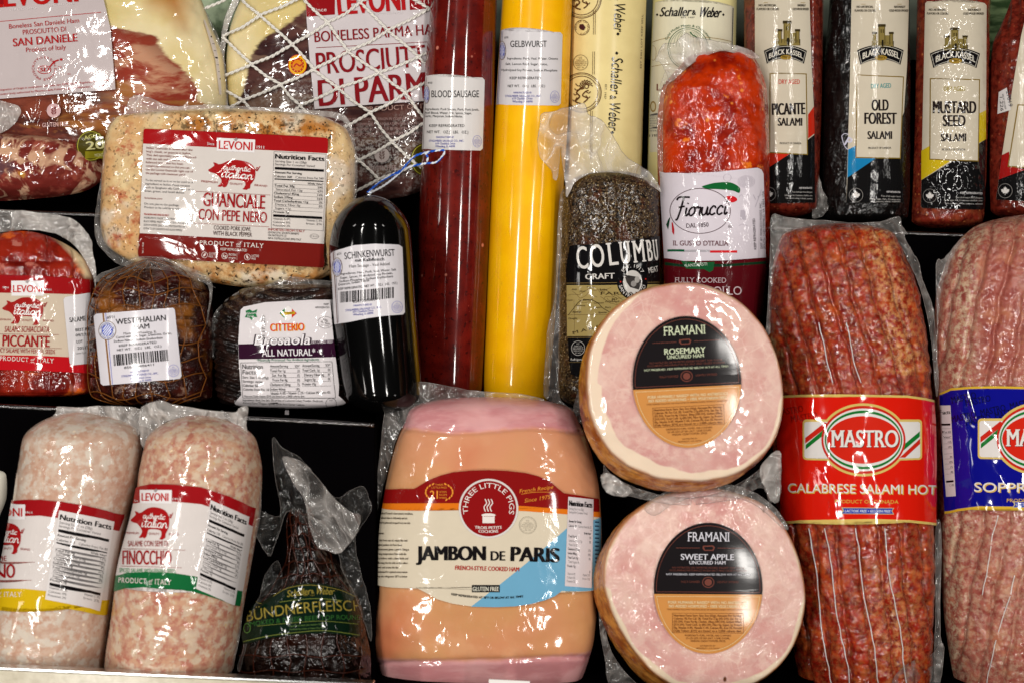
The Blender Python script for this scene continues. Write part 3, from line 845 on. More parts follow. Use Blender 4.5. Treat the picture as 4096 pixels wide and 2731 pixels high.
def m_hamface(name, warm, kind):
    b = NB(name); v = b.warp(0.014, 26); v2 = b.warp(0.010, 40)
    vor = b.voro(46, 'DISTANCE_TO_EDGE', v); vor2 = b.voro(95, 'DISTANCE_TO_EDGE', v2)
    c = b.mix(b.step(b.noise(16, 5, 0.6), 0.36, 0.64), (198, 142, 136), (214, 176, 164))
    c = b.mix(b.ma('MULTIPLY', b.step(b.noise(70, 5, 0.72, v=v2), 0.44, 0.64), 0.65), c, (222, 190, 176))
    c = b.mix(b.ma('MULTIPLY', b.step(b.noise(34, 4, 0.6, v=b.vec(loc=(2, 5, 1))), 0.55, 0.7), 0.35), c, (190, 120, 114))
    msk = b.step(b.noise(18, 3), 0.46, 0.62)
    c = b.mix(b.ma('MULTIPLY', b.ma('MULTIPLY', b.step(vor, 0.030, 0.004), 0.45), msk), c, (226, 198, 184))
    c = b.mix(b.ma('MULTIPLY', b.ma('MULTIPLY', b.step(vor2, 0.045, 0.008), 0.35), msk), c, (226, 198, 184))
    c = b.mix(b.step(b.voro(26, v=b.vec((1, .6, 1), loc=(.3, .1, .7))), 0.055, 0.03), c, (96, 54, 32))
    fat = b.step(b.ma('ADD', b.attr('fat'), b.ma('MULTIPLY', b.ma('SUBTRACT', b.noise(30, 3), 0.5), 0.35)), 0.35, 0.65)
    c = b.mix(fat, c, warm)
    c = b.mix(b.attr('edge'), c, (176, 100, 34))
    return b.done(b.pr(c, 0.38, coat=1.0, crough=0.08, cnormal=wrapn(b, kind), sss=0.06))
M_HAM1 = m_hamface('rosemary_ham_face', (226, 204, 180), 'smooth')
M_HAM2 = m_hamface('apple_ham_face', (216, 196, 170), 'crinkle')

def m_rind():
    b = NB('smoked_rind'); v = b.warp(0.01, 40)
    c = b.mix(b.step(b.noise(60, 4, 0.6, v=v), 0.36, 0.62), (150, 76, 24), (206, 138, 62))
    c = b.mix(b.step(b.noise(34, 4, 0.6), 0.56, 0.66), c, (112, 44, 16))
    return b.done(b.pr(c, 0.35, coat=1.0, crough=0.10, cnormal=wrapn(b, 'crinkle')))
M_RIND = m_rind()

_b = NB('cotton_net'); M_NET = _b.done(_b.pr((226, 222, 214), 0.8, normal=_b.bump(_b.noise(2500, 2), 0.5, 0.0004)))
_b = NB('brown_net'); M_BNET = _b.done(_b.pr((112, 64, 22), 0.55, coat=0.5, normal=_b.bump(_b.noise(1800, 2), 0.5, 0.0004)))
_b = NB('shaded_net'); M_DNET = _b.done(_b.pr((50, 17, 6), 0.5, coat=0.5, normal=_b.bump(_b.noise(1800, 2), 0.5, 0.0004)))  # net of the bagged beef, its shadow darkened into the colour
_b = NB('blue_white_twine')
_w = _b.n('ShaderNodeTexWave'); _b.link(_b.vec((1, 1, 1), (0, 0, 0.8)), _w.inputs['Vector']); _w.inputs['Scale'].default_value = 55; _w.inputs['Distortion'].default_value = 2
M_TWINE = _b.done(_b.pr(_b.mix(_b.step(_w.outputs['Fac'], .4, .6), (40, 96, 200), (226, 232, 240)), 0.7))
_b = NB('clip_metal'); M_CLIP = _b.done(_b.pr((200, 200, 200), 0.25, metal=1.0))

# ================================================================== the setting
def m_liner():
    b = NB('black_shelf_liner')
    n = b.noise(700, 2, v=b.vec((1, .3, 1)))
    return b.done(b.pr((3, 2, 3), 0.8, normal=b.bump(n, 0.35, 0.0005), spec=0.01))
M_LINER = m_liner()
def m_rail():
    b = NB('cream_rail_paint')
    c = b.mix(b.step(b.noise(90, 5, 0.7), 0.35, 0.7), (198, 190, 168), (176, 166, 142))
    return b.done(b.pr(c, 0.4, normal=b.bump(b.noise(200, 3), 0.2, 0.0005), coat=0.4, crough=0.2))
M_RAIL = m_rail()
def m_wall():
    b = NB('case_back_wall')
    c = b.mix(b.step(b.noise(9, 2), 0.35, 0.65), (120, 126, 112), (96, 104, 94))
    return b.done(b.pr(c, 0.6))
slab('back_wall', [(-1500, -900), (5600, -900), (5600, 700), (-1500, 700)], -420, -400, m_wall())
slab('shelf_liner', [(-1500, 240), (5600, 240), (5600, 3300), (-1500, 3300)], -60, -40, M_LINER)
slab('upper_shelf', [(-900, 812), (1560, 905), (1560, 1300), (-900, 1208)], -40, 352, M_LINER, bevel=0.0014)
slab('right_shelf', [(2920, 905), (5200, 996), (5200, 2000), (2920, 2000)], -40, 300, M_LINER, bevel=0.0014)
slab('lower_shelf', [(-900, 1577), (1500, 1697), (1500, 2900), (-900, 2900)], -40, 745, M_LINER, bevel=0.0014)
slab('middle_shelf', [(1502, 1640), (5200, 1840), (5200, 2900), (1502, 2900)], -40, 400, M_LINER, bevel=0.0014)
slab('bottom_shelf', [(-1500, 2735), (5600, 2960), (5600, 3150), (-1500, 2925)], -40, 1150, M_LINER)

def m_edge():
    b = NB('edge_glint_metal')
    n = b.noise(1500, 2, v=b.vec((1, .2, .2)))
    return b.done(b.pr((120, 118, 118), 0.22, metal=1.0, normal=b.bump(n, 1.0, 0.0010)))
M_EDGE = m_edge()
def shelf_edge_glint(x0, y0, x1, y1, w):  # metal tube added along the shelf front to catch a line of glints
    k = (D - w) / D; n = 60; P = [((x0 + (x1 - x0) * t - 2048) * k * PX, (1365.5 - (y0 + (y1 - y0) * t)) * k * PX, w * PX) for t in np.linspace(0, 1, n)]
    V, F = tube_geo(P, 9.0 * PX, 10); o = structure('shelf_edge_glint', V, F, M_EDGE)
    o.data.polygons.foreach_set('use_smooth', [True] * len(F))
shelf_edge_glint(-900, 814, 1556, 907, 352); shelf_edge_glint(2924, 907, 5200, 998, 300); shelf_edge_glint(-900, 1579, 1496, 1699, 745)

class Loose(Base):
    """a thing that is not a loft; gives the same placing helpers"""
    def __init__(s, name, label, cat, ox, oy, ow, wref=None, group=None, flat=0):
        s.setup(name, label, cat, group, ox, oy, ow, wref if wref is not None else ow)
        s.wf = ow + flat; s.ul = np.arange(-500, 4600, 60.0); s.yl = np.arange(-500, 3200, 60.0)
    def tou(s, px, py): return np.asarray(px, float), np.asarray(py, float)
    def fromu(s, u, y): return u
    def surf(s, px, py): return np.full(np.shape(px), float(s.wf))
    def block(s, name, quad, w0, w1, mat, bevel=1.5, label=None):
        n = len(quad); a = [tuple(s.loc(x, y, w0)) for x, y in quad] + [tuple(s.loc(x, y, w1)) for x, y in quad]
        f = [tuple(range(n))[::-1], tuple(range(n, 2 * n))] + [(i, n + i, n + (i + 1) % n, (i + 1) % n) for i in range(n)]
        me = bpy.data.meshes.new('mesh'); me.from_pydata(a, [], f); me.materials.append(mat)
        bm = bmesh.new(); bm.from_mesh(me); bmesh.ops.recalc_face_normals(bm, faces=bm.faces); bm.to_mesh(me); bm.free()
        o = s.add(name, me)
        if bevel:
            md = o.modifiers.new('bevel', 'BEVEL'); md.width = bevel * PX; md.segments = 3
        return o

rl = Loose('front_rail', 'cream metal rail edge along the bottom left, in front of the pale salamis', 'shelf rail', 700, 2760, 1120)
rl.block('lip', [(-700, 2633), (1495, 2729), (1495, 2741), (-700, 2645)], 1080, 1130, M_CLIP, 3, 'bright metal lip')
rl.block('price_channel', [(-700, 2646), (1495, 2742), (1495, 2990), (-700, 2890)], 1090, 1122, M_RAIL, 4)
tg = Loose('price_tag', 'white card price tag below the pink end of the French ham pack', 'price tag', 2040, 2790, 1010)
tg.block('card', [(1955, 2716), (2120, 2724), (2118, 2800), (1953, 2792)], 1000, 1006, ink((228, 224, 220), 'matte'), 1)
# blurred goods seen between the top packs
g1 = Loose('backdrop_package', 'pale mint package far behind, seen between the two big prosciutto hams', 'package', 840, 420, -330)
b_ = NB('mint_print'); mint = b_.done(b_.pr(b_.mix(b_.step(b_.noise(60, 3), .4, .6), (196, 214, 180), (132, 156, 122)), 0.5))
g1.block('carton', [(770, -120), (960, -120), (960, 420), (770, 420)], -330, -230, mint, 12)
g1.block('lid', [(760, -220), (968, -220), (968, -122), (760, -122)], -335, -225, mint, 12)
g2 = Loose('backdrop_package', 'dark green leafy package far behind, right of the mustard seed salami', 'package', 4020, 420, -330)
b_ = NB('green_print'); grn = b_.done(b_.pr(b_.mix(b_.step(b_.noise(50, 4, v=b_.vec((.4, 1.6, 1), (0, 0, .8))), .42, .58), (40, 62, 30), (104, 124, 84)), 0.5))
g2.block('carton', [(3900, -60), (4260, -60), (4260, 420), (3900, 420)], -330, -230, grn, 12)
g2.block('lid', [(3890, -160), (4270, -160), (4270, -62), (3890, -62)], -335, -225, grn, 12)

# ================================================================== printed elements shared by several labels
K = (16, 12, 14); WH = (224, 220, 220); RED = (150, 14, 18); BLU = (60, 64, 160); CRM = (218, 208, 186); GRY = (96, 92, 92)

def levoni_logo(s, x0, x1, y0, y1, tx0, tx1, base, h, since=None, year=None, sh=11, sc=WH, slope=0.0):
    s.poly([(x0, y0), (x1, y0 + slope * (x1 - x0)), (x1 - 1, y1 + slope * (x1 - x0)), (x0 + 1, y1)], WH, 3)
    s.T('LEVONI', tx0, base, tx1, base + slope * (tx1 - tx0), h, (186, 22, 20), 5, b=.018)
    # little bird over the box
    cx = (x0 + x1) / 2; s.poly([(cx - 10, y0 + 5), (cx - 3, y0 + 1), (cx + 2, y0 - 5), (cx + 4, y0), (cx + 12, y0 - 1), (cx + 5, y0 + 5), (cx + 1, y0 + 11)], (150, 140, 140), 4)
    if since: s.T('Since', since[0], since[2], since[1], since[2], sh * .8, sc, 5)
    if year: s.T('1911', year[0], year[2], year[1], year[2], sh * .8, sc, 5, b=.01)

PIG = [(0,95),(20,80),(48,55),(38,30),(72,38),(78,44),(110,38),(170,8),(240,0),(320,14),(368,45),(388,90),(384,150),(366,185),(352,205),(348,235),
       (330,242),(322,250),(288,246),(300,232),(310,205),(300,180),(250,170),(180,172),(165,205),(150,232),(128,238),(118,228),(105,236),(80,232),
       (95,218),(112,190),(105,168),(90,150),(60,125),(30,118),(5,108)]
def pig(s, x0, x1, y0, y1, prem=True, col=(158, 20, 22), skew=0.0):
    W, H = x1 - x0, y1 - y0
    q = lambda a, b: (x0 + a / 420 * W, y0 + b / 250 * H + skew * a / 420 * W)
    s.poly([q(*p) for p in PIG], col, 3.4, smooth=3)
    s.stroke([q(384, 70), q(402, 84), q(412, 62), q(398, 56), q(404, 78), q(425, 44)], W * .016, col, 3.5)
    s.script('authentic', *q(120, 84), *q(350, 94), H * .095, W * .015, (232, 226, 222), 4.6)
    s.script('italian', *q(104, 150), *q(366, 160), H * .15, W * .021, (232, 226, 222), 4.6)
    if prem:
        s.T('PREMIUM', *q(-55, 204), *q(78, 208), H * .065, (150, 50, 46), 5)
        s.T('QUALITY', *q(180, 210), *q(288, 214), H * .065, (150, 50, 46), 5)
        s.T('BRAND', *q(386, 214), *q(490, 218), H * .065, (150, 50, 46), 5)

def product_of_italy(s, x0, y0, x1, y1, h, col=(226, 214, 206)):
    dx, dy = x1 - x0, y1 - y0; P = lambda t: (x0 + dx * t, y0 + dy * t)
    s.T('PRODUCT', *P(0), *P(.53), h, col, 5, serif=True, sp=1.15)
    a, b_ = P(.57); c, d = P(.64)
    s.T('of', a, b_ - h * .25, c, d - h * .25, h * .7, col, 5, it=.2)
    s.line(a, b_ + 1, c, d + 1, h * .10, col, 5)
    s.T('ITALY', *P(.69), *P(1), h, col, 5, serif=True, sp=1.15)

def bars(s, x0, x1, y0, y1, seed=4, slope=0.0, g=None, skx=0.0):
    rnd = random.Random(seed); x = x0; W = x1 - x0
    while x < x1 - 1:
        w = rnd.choice([1.6, 1.6, 2.4, 4.0, 5.6]); w = min(w, x1 - x)
        dy = slope * (x - x0); t = (x - x0) / W
        s.poly([(x, y0 + dy), (x + w, y0 + dy), (x + w + skx, y1 + dy), (x + skx, y1 + dy)], K, 4)
        x += w + rnd.choice([1.8, 2.4, 3.4, 5.0])

def emblem(s, cx, cy, rx, ry):
    s.ring(cx, cy, rx, ry, 2.2, (110, 84, 50), 4.2); s.ell(cx, cy, rx - 1.6, ry - 1.6, (214, 214, 222), 3.2)
    s.TC('Stiglmeier Sausage Co., Inc.', cx, cy, rx * .72, ry * .72, 170, 10, ry * .15, BLU, 5)
    s.TC('Bavarian Specialties', cx, cy, rx * .88, ry * .88, 200, 340, ry * .15, BLU, 5, inside=True)
    s.ring(cx, cy, rx * .66, ry * .66, 1.0, (40, 44, 130), 4.4)
    s.ell(cx, cy, rx * .60, ry * .60, (60, 80, 190), 4.0)
    k = 5
    for i in range(-2, 3):
        for j in range(-3, 4):
            x = cx + (i * 2 + (j % 2)) * rx * .13; y = cy + j * ry * .155
            if ((x - cx) / rx) ** 2 + ((y - cy) / ry) ** 2 > .25: continue
            s.poly([(x - rx * .13, y + ry * .10), (x + rx * .02, y - ry * .13), (x + rx * .13, y - ry * .10), (x - rx * .02, y + ry * .13)], (228, 230, 240), 4.6)

def usda(s, cx, cy, rx, ry, col=(110, 112, 190), t=1.3, est='EST. 19846'):
    s.ring(cx, cy, rx, ry, t, col, 4.4)
    s.T('U.S.', cx - rx * .22, cy - ry * .5, cx + rx * .22, cy - ry * .5, ry * .22, col)
    for i, q in enumerate(('INSPECTED', 'AND PASSED BY', 'DEPARTMENT OF', 'AGRICULTURE')):
        w = (.55, .8, .8, .66)[i]; y = cy - ry * .22 + i * ry * .22
        s.T(q, cx - rx * w, y, cx + rx * w, y, ry * .15, col)
    s.T(est, cx - rx * .42, cy + ry * .74, cx + rx * .42, cy + ry * .74, ry * .18, col)

def nutrition(s, x0, y0, x1, y1, rows=None, title='Nutrition Facts', th=None, frame=True, cals='110', calf='80'):
    """drawn in the sheet's card space"""
    W, H = x1 - x0, y1 - y0
    if frame:
        for a in ((x0, y0, x1, y0), (x0, y1, x1, y1), (x0, y0, x0, y1), (x1, y0, x1, y1)): s.line(*a, 1.2, (120, 116, 116), 3.6)
    m = W * .03; a, b_ = x0 + m, x1 - m; u = H / 22.0
    s.T(title, a, y0 + u * 2.0, b_, y0 + u * 2.0, u * 1.35, K, 5, b=.045)
    s.T('Serving Size 1 oz (28g)', a, y0 + u * 3.0, a + W * .60, y0 + u * 3.0, u * .62, GRY)
    s.T('Servings Per Container Varied', a, y0 + u * 3.9, a + W * .76, y0 + u * 3.9, u * .62, GRY)
    s.rect(a, y0 + u * 4.4, b_, y0 + u * 5.1, K, 4)
    s.T('Amount Per Serving', a, y0 + u * 6.2, a + W * .52, y0 + u * 6.2, u * .62, K, b=.02)
    s.T('Calories ' + cals, a, y0 + u * 7.35, a + W * .33, y0 + u * 7.35, u * .62, K, b=.01)
    s.T('Calories from Fat ' + calf, b_ - W * .54, y0 + u * 7.35, b_, y0 + u * 7.35, u * .62, GRY)
    s.rect(a, y0 + u * 7.7, b_, y0 + u * 8.0, K, 4)
    s.T('%Daily Value*', b_ - W * .3, y0 + u * 8.9, b_, y0 + u * 8.9, u * .5, K, b=.02)
    rows = rows or [('Total Fat 9g', '13%', 1), ('Saturated Fat 3.5g', '18%', 0), ('Cholesterol 25mg', '8%', 1), ('Sodium 490mg', '21%', 1),
                    ('Total Carbohydrate 1g', '0%', 1), ('Dietary Fiber 0g', '0%', 0), ('Sugars 0g', '', 0), ('Protein 7g', '', 1)]
    for i, (t, v, bd) in enumerate(rows):
        y = y0 + u * (10.0 + i * 1.08); s.line(a, y - u * .85, b_, y - u * .85, .8, (120, 116, 116), 3.8)
        s.T(t, a + (0 if bd else m), y, a + (0 if bd else m) + W * .03 * len(t), y, u * .62, K if bd else GRY, b=.012 if bd else 0)
        if v: s.T(v, b_ - W * .035 * len(v), y, b_, y, u * .62, K)
    s.rect(a, y0 + u * 18.0, b_, y0 + u * 18.7, K, 4)
    for i, (l, r_) in enumerate((('Vitamin A 0%', 'Vitamin C 0%'), ('Calcium 0%', 'Iron 2%'), ('Potassium 2%', ''))):
        y = y0 + u * (19.5 + i * .95); s.T(l, a, y, a + W * .33, y, u * .58, GRY)
        if r_: s.T(r_, b_ - W * .3, y, b_, y, u * .58, GRY)

def leaf(s, cx, cy, r, col=(216, 212, 208)):
    pts = [(0,-1),(.18,-.62),(.38,-.72),(.30,-.20),(.58,-.48),(.64,-.30),(.94,-.34),(.80,-.02),(.92,.06),(.46,.44),(.52,.60),(.05,.52),(.05,.95)]
    q = [(cx + a * r, cy + b_ * r) for a, b_ in pts] + [(cx - a * r, cy + b_ * r) for a, b_ in reversed(pts[1:])]
    s.poly(q, col, 4)

def wheat(s, cx, cy, r, bg, fg):
    s.ell(cx, cy, r, r, bg, 3)
    s.stroke([(cx - r * .1, cy + r * .7), (cx, cy), (cx + r * .1, cy - r * .6)], r * .07, fg, 4)
    for i in range(3):
        for k in (-1, 1):
            y = cy + r * (.35 - i * .36); s.ell(cx + k * r * .22, y, r * .10, r * .24, fg, 4.2, 12, rot=k * .55)

# ================================================================== 1 top left: San Daniele ham
fatA = [(300, -120), (1000, -120), (1000, 560), (870, 440), (800, 390), (760, 300), (640, 190), (560, 130), (440, 90), (330, -10)]
P = Prod('san_daniele_ham', 'large prosciutto ham with a grey San Daniele label in the top left corner', 'ham',
         [(-110, -300, 760, 110), (75, -300, 828, 150), (230, -300, 884, 160), (400, -300, 898, 150), (560, -280, 880, 140), (660, -240, 700, 110), (730, -200, 480, 60)],
         100, M_SAND, p=2.6, capb=60, part='ham',
         disp_fn=lambda x, y, u: fbm(x, y, 120, 3) * 16 + fbm(x, y, 36, 8) * 7,
         attrs={'fat': lambda x, y: pmask(x, y, fatA, 60) * .95,
                'red': lambda x, y: pmask(x, y, [(420, 130), (560, 120), (900, 400), (900, 600), (520, 460), (440, 380)], 70),
                'amber': lambda x, y: pmask(x, y, [(600, -120), (760, -120), (740, 110), (660, 40), (600, 10)], 50) * .8 + pmask(x, y, [(250, 400), (460, 480), (470, 580), (380, 560), (280, 470)], 60) * .45})
Prod('x', '', '', [(540, -260, 200, 60), (600, -260, 400, 120), (700, -260, 440, 130), (790, -260, 330, 90), (812, -260, 200, 40)], 200, M_SHANK, p=2.2, capt=40, capb=50,
     part='shank', parent=P, ny=90, disp_fn=lambda x, y, u: fbm(x, y, 90, 31) * 34 + fbm(x, y, 30, 8) * 10)
s = Sheet(P, 'film')
LG = (190, 178, 178)
s.poly([(-260, -60), (400, -60), (425, 40), (442, 115), (462, 359), (200, 380), (0, 397), (-260, 420)], LG, 1)
s.T('LEVONI', -30, 34, 312, 8, 92, (176, 20, 18), b=.03); s.rect(-200, -60, 16, 20, (140, 12, 20), 3)
s.T('ORGOGLIO', 40, 46, 148, 38, 9, (222, 214, 214)); s.T('DEI BUONI', 200, 28, 296, 20, 9, (222, 214, 214))
s.line(0, 88, 405, 51, 2.4, (170, 40, 40))
CR = (168, 30, 32)
s.T('Boneless San Daniele Ham', 38, 117, 318, 92, 18, CR, b=.008); s.T('PROSCIUTTO DI', 93, 141, 266, 127, 19, CR, b=.008)
s.T('SAN DANIELE', 55, 188, 311, 167, 31, CR, b=.022); s.T('Product of Italy', 106, 211, 265, 199, 18, CR, b=.008)
s.TC('PROSCIUTTO DI SAN DANIELE', 178, 276, 40, 40, 250, -95, 9, CR)
s.ring(178, 281, 28, 17, 3, CR); s.stroke([(198, 272), (218, 250), (236, 242)], 6, CR); s.ell(246, 240, 6, 5, CR, 5); s.T('SD', 161, 289, 197, 287, 15, CR, 5, b=.04, it=.2)
s.T('39', 233, 276, 248, 275, 9, (190, 110, 110)); s.T('06', 270, 302, 284, 301, 7, (190, 130, 130))
s.T('Protected Designation of Origin in compliance with Italian law 30/90 and EU Regulation No. 1107/96', -60, 371, 436, 327, 8, CR)
s.T('certified by control body authorized by Ministero delle Politiche Agricole Alimentari e Forestali', -60, 388, 418, 347, 8, CR)
s.build('label')
s = Sheet(P, 'film'); wheat(s, 216, 444, 28, (206, 170, 170), (120, 50, 50)); s.T('GLUTEN FREE', 171, 511, 276, 505, 17, (200, 164, 160), b=.02); s.build('gluten_free_mark')
s = Sheet(P, 'film', dw=34)
s.ell(375, 590, 58, 62, (70, 62, 8), 2); s.ring(375, 590, 54, 58, 2.5, (176, 170, 60), 3); s.T('AGED', 350, 566, 414, 553, 15, (200, 196, 110), b=.02)
s.T('20', 358, 606, 430, 600, 32, (206, 200, 140), b=.04); s.rect(352, 612, 440, 640, (130, 122, 24), 3); s.T('MONTHS', 392, 634, 438, 630, 12, (220, 214, 160)); s.build('age_badge')
film(P, 'wrap', [(770, -100), (800, 0), (840, 80), (890, 200), (905, 300), (912, 420), (900, 470), (880, 400), (872, 300), (858, 220), (815, 90), (770, 0), (730, -100)], 110, 8, seed=7)
film(P, 'wrap', [(-60, 405), (30, 412), (80, 432), (76, 470), (30, 520), (-60, 540)], lambda x, y: P.surf(x, y) + 14, 14, 30, FILMW, seed=9)
s = Sheet(P, 'film'); s.poly([(815, 80), (832, 84), (868, 180), (890, 290), (897, 380), (878, 380), (862, 240)], (212, 200, 190), 4)
for i in range(8): s.line(838 + i * 6, 120 + i * 28, 850 + i * 5.4, 122 + i * 28, 6 if i % 3 == 1 else 2, K if i % 3 == 1 else GRY, 5)
s.build('side_label')

# ================================================================== 2 Parma ham in a net
P2 = Prod('parma_ham', 'big prosciutto di Parma ham wrapped in a white string net', 'ham',
          [(-110, 1010, 1780, 90), (60, 928, 1790, 110), (160, 905, 1790, 118), (260, 897, 1790, 118), (400, 905, 1780, 114), (520, 960, 1760, 108), (620, 1060, 1745, 96), (710, 1180, 1720, 80), (795, 1300, 1700, 56)],
          60, M_PARM, p=2.6, capb=60, part='ham', disp_fn=lambda x, y, u: fbm(x, y, 110, 13) * 12 + fbm(x, y, 34, 18) * 5,
          attrs={'fat': lambda x, y: pmask(x, y, [(900, -140), (1240, -140), (1230, 40), (1150, 90), (1060, 130), (1010, 210), (985, 290), (930, 420), (880, 420)], 50),
                 'mould': lambda x, y: np.clip(pmask(x, y, [(1040, 340), (1200, 330), (1260, 440), (1200, 480), (1050, 430)], 90) * .8 + pmask(x, y, [(1400, 560), (1640, 520), (1700, 700), (1640, 800), (1380, 720)], 90), 0, 1)})
s = Sheet(P2, 'film'); PL = (200, 192, 194); DR = (126, 18, 26)
s.poly([(1222, -80), (1900, -80), (1900, 392), (1700, 405), (1480, 420), (1259, 438), (1240, 250), (1226, 71)], PL, 1)
s.poly([(1222, -80), (1340, -80), (1340, 60), (1227, 69)], (140, 16, 22), 2.4); s.poly([(1634, -80), (1800, -80), (1800, 30), (1640, 42)], (140, 16, 22), 2.4)
s.T('LEVONI', 1357, 62, 1620, 42, 96, (170, 22, 26), b=.03); s.T('Since', 1253, 50, 1307, 47, 15, (224, 206, 204)); s.T('1911', 1662, 21, 1716, 17, 15, (224, 206, 204))
s.T('ORGOGLIO DEI BUONI', 1490, 62, 1610, 56, 8, (226, 220, 220))
s.T('BONELESS PARMA HAM', 1260, 171, 1765, 138, 42, DR, b=.012); s.line(1265, 193, 1760, 167, 2.4, DR)
s.T('PROSCIUTTO', 1270, 300, 1770, 262, 86, DR, b=.014); s.T('DI PARMA', 1281, 427, 1790, 388, 104, DR, b=.022)
s.build('label')
s = Sheet(P2, 'film'); s.ell(1190, 262, 38, 42, (224, 170, 10), 2); s.ring(1190, 262, 38, 42, 3, (180, 40, 20), 3); s.ell(1190, 262, 27, 30, (176, 34, 14), 3.5); s.ell(1190, 263, 20, 22, (214, 130, 14), 4)
for i in range(12): s.ell(1190 + 24 * math.cos(i * .5236), 262 + 26 * math.sin(i * .5236), 1.8, 1.8, (236, 200, 60), 5, 8)
s.stroke([(1176, 270), (1186, 258), (1200, 266), (1208, 258)], 6, (176, 34, 14), 5); s.build('origin_seal')
s = Sheet(P2, 'film'); FG = (150, 122, 118)
for i, q in enumerate(('PROTECTED DESIGNATION OF ORIGIN IN COMPLIANCE WITH ITALIAN LAW', 'FEBRUARY 13, 1990 AND EU REGULATION NO. 1107/96 CERTIFIED BY', 'CONTROL BODY AUTHORIZED BY MINISTERO DELLE POLITICHE', 'AGRICOLE ALIMENTARI E FORESTALI')):
    s.T(q, 1340 + i * 20, 486 + i * 20, 1760 - i * 10, 478 + i * 20, 10, FG)
s.T('PRODUCT OF ITALY', 1460, 448, 1770, 430, 18, (160, 128, 118), serif=True)
wheat(s, 1528, 622, 30, (176, 164, 160), (110, 90, 86)); s.T('GLUTEN FREE', 1472, 685, 1586, 680, 18, (160, 140, 136), b=.02)
s.ell(1700, 640, 58, 66, (70, 62, 8), 2); s.ring(1700, 640, 54, 62, 2.5, (176, 170, 60), 3); s.build('printed_marks')
def latt(i, j): return (1009 + i * 104 + j * 148 + 15 * math.sin(i * 2.1 + j * 1.3), 247 + i * 96 - j * 74 + 14 * math.cos(i * 1.7 - j))
paths = []
for i in range(-4, 9):
    for j in range(-3, 7):
        a, b_, c = latt(i, j), latt(i + 1, j), latt(i, j + 1)
        for q in (b_, c):
            m = ((a[0] + q[0]) / 2 + 4 * math.sin(i * 5 + j), (a[1] + q[1]) / 2 + 4 + 3 * math.cos(i + j * 3))
            if 880 < m[0] < 1750 and -90 < m[1] < 770 and m[1] < (m[0] - 880) * .9 + 480:
                e = 9; paths.append([(a[0], a[1] + (2 if q is b_ else -2)), m, (q[0], q[1])])
tubes(P2, 'netting', paths, 5.0, M_NET, lift=7, twist=True)
film(P2, 'wrap', [(1010, -100), (960, 0), (915, 100), (896, 230), (898, 350), (915, 430), (890, 400), (880, 230), (893, 100), (930, 0), (980, -100)], 90, 8, seed=17, mat=FILMW)

# ================================================================== 3 guanciale pack
P3 = Prod('pork_jowl_pack', 'rectangular pack of peppered pork jowl with red and white label, before the two prosciuttos', 'cured meat pack',
          [(430, 560, 1150, 60), (470, 450, 1310, 85), (520, 420, 1388, 92), (620, 404, 1418, 98), (760, 396, 1416, 98), (880, 392, 1404, 98), (960, 405, 1390, 95), (1040, 500, 1370, 88), (1100, 690, 1310, 70), (1150, 880, 1200, 40)],
          470, M_GUAN, p=3.6, capt=40, capb=40, part='meat', back=.8,
          disp_fn=lambda x, y, u: fbm(x, y, 130, 41) * 18 + fbm(x, y, 40, 43) * 6,
          attrs={'red': lambda x, y: np.clip(pmask(x, y, [(400, 500), (590, 500), (580, 1000), (400, 1000)], 60) * .9 + pmask(x, y, [(700, 1050), (1300, 1050), (1250, 1160), (800, 1160)], 60) * .6, 0, 1),
                 'pep': lambda x, y: np.clip(pmask(x, y, [(690, 470), (860, 462), (1310, 500), (1320, 560), (680, 540)], 40) * 1.3 + pmask(x, y, [(600, 1050), (1320, 1070), (1250, 1200), (700, 1180)], 50) * .75 + .18, 0, 1)})
s = Sheet(P3, 'film', dw=1).card(575, 516, 1, .05, -.036, 1)
s.poly([(6, 0), (730, 0), (737, 6), (737, 519), (0, 515), (0, 6)], (206, 198, 192), 1)
s.poly([(6, 0), (730, 0), (737, 6), (737, 62), (0, 60), (0, 6)], (156, 14, 18), 2); s.poly([(0, 418), (737, 424), (737, 519), (0, 515)], (112, 22, 16), 2)
levoni_logo(s, 294, 447, 22, 74, 304, 437, 66, 33, (257, 285, 53), (455, 484, 57), 14)
tx = ['Italian Guanciale is named after the', "hog's cheek, or guancia in Italian.", 'This deli-speciality is gently flavored', 'with sea salt and spices to reach a', 'balanced taste. Skin has been', 'completely removed so that you can', 'use the Levoni Guanciale right out of', 'the package with maximum yield!']
for i, t in enumerate(tx): s.T(t, 15, 80 + i * 14.4, 15 + 5.1 * len(t), 80 + i * 14.4, 8.5, (128, 54, 46), b=.006)
for i, t in enumerate(['To be served as is or to be used as an', 'ingredient in Italian Pasta recipes', 'such as Spaghetti alla Carbonara or in', 'bean, green, and lentil dishes.']): s.T(t, 15, 209 + i * 14.3, 15 + 5.1 * len(t), 209 + i * 14.3, 8, GRY)
s.T('levoniusa.com', 15, 280, 85, 280, 8, (128, 54, 46)); s.T('Do not pierce the package', 15, 303, 152, 303, 8, GRY); s.T('Product to be sold by weight', 15, 317, 158, 317, 8, GRY)
s.T('PIGS BORN AND BRED IN ITALY', 15, 345, 114, 345, 7, (160, 40, 34), b=.02)
for i, t in enumerate(['INGREDIENTS: ITALIAN PORK MEAT, SEA SALT, SUGAR,', 'BLACK PEPPER, WHITE PEPPER, SODIUM ASCORBATE,', 'SODIUM NITRITE. SEASONING (MALTODEXTRIN AND', 'EXTRACTS OF CINNAMON AND BLACK PEPPER).']): s.T(t, 15, 359 + i * 14.4, 15 + 3.95 * len(t), 359 + i * 14.4, 8, GRY)
pig(s, 265, 468, 107, 224)
s.line(215, 240, 515, 240, 1.5, (150, 90, 84), 4); s.line(215, 367, 515, 367, 1.5, (150, 90, 84), 4)
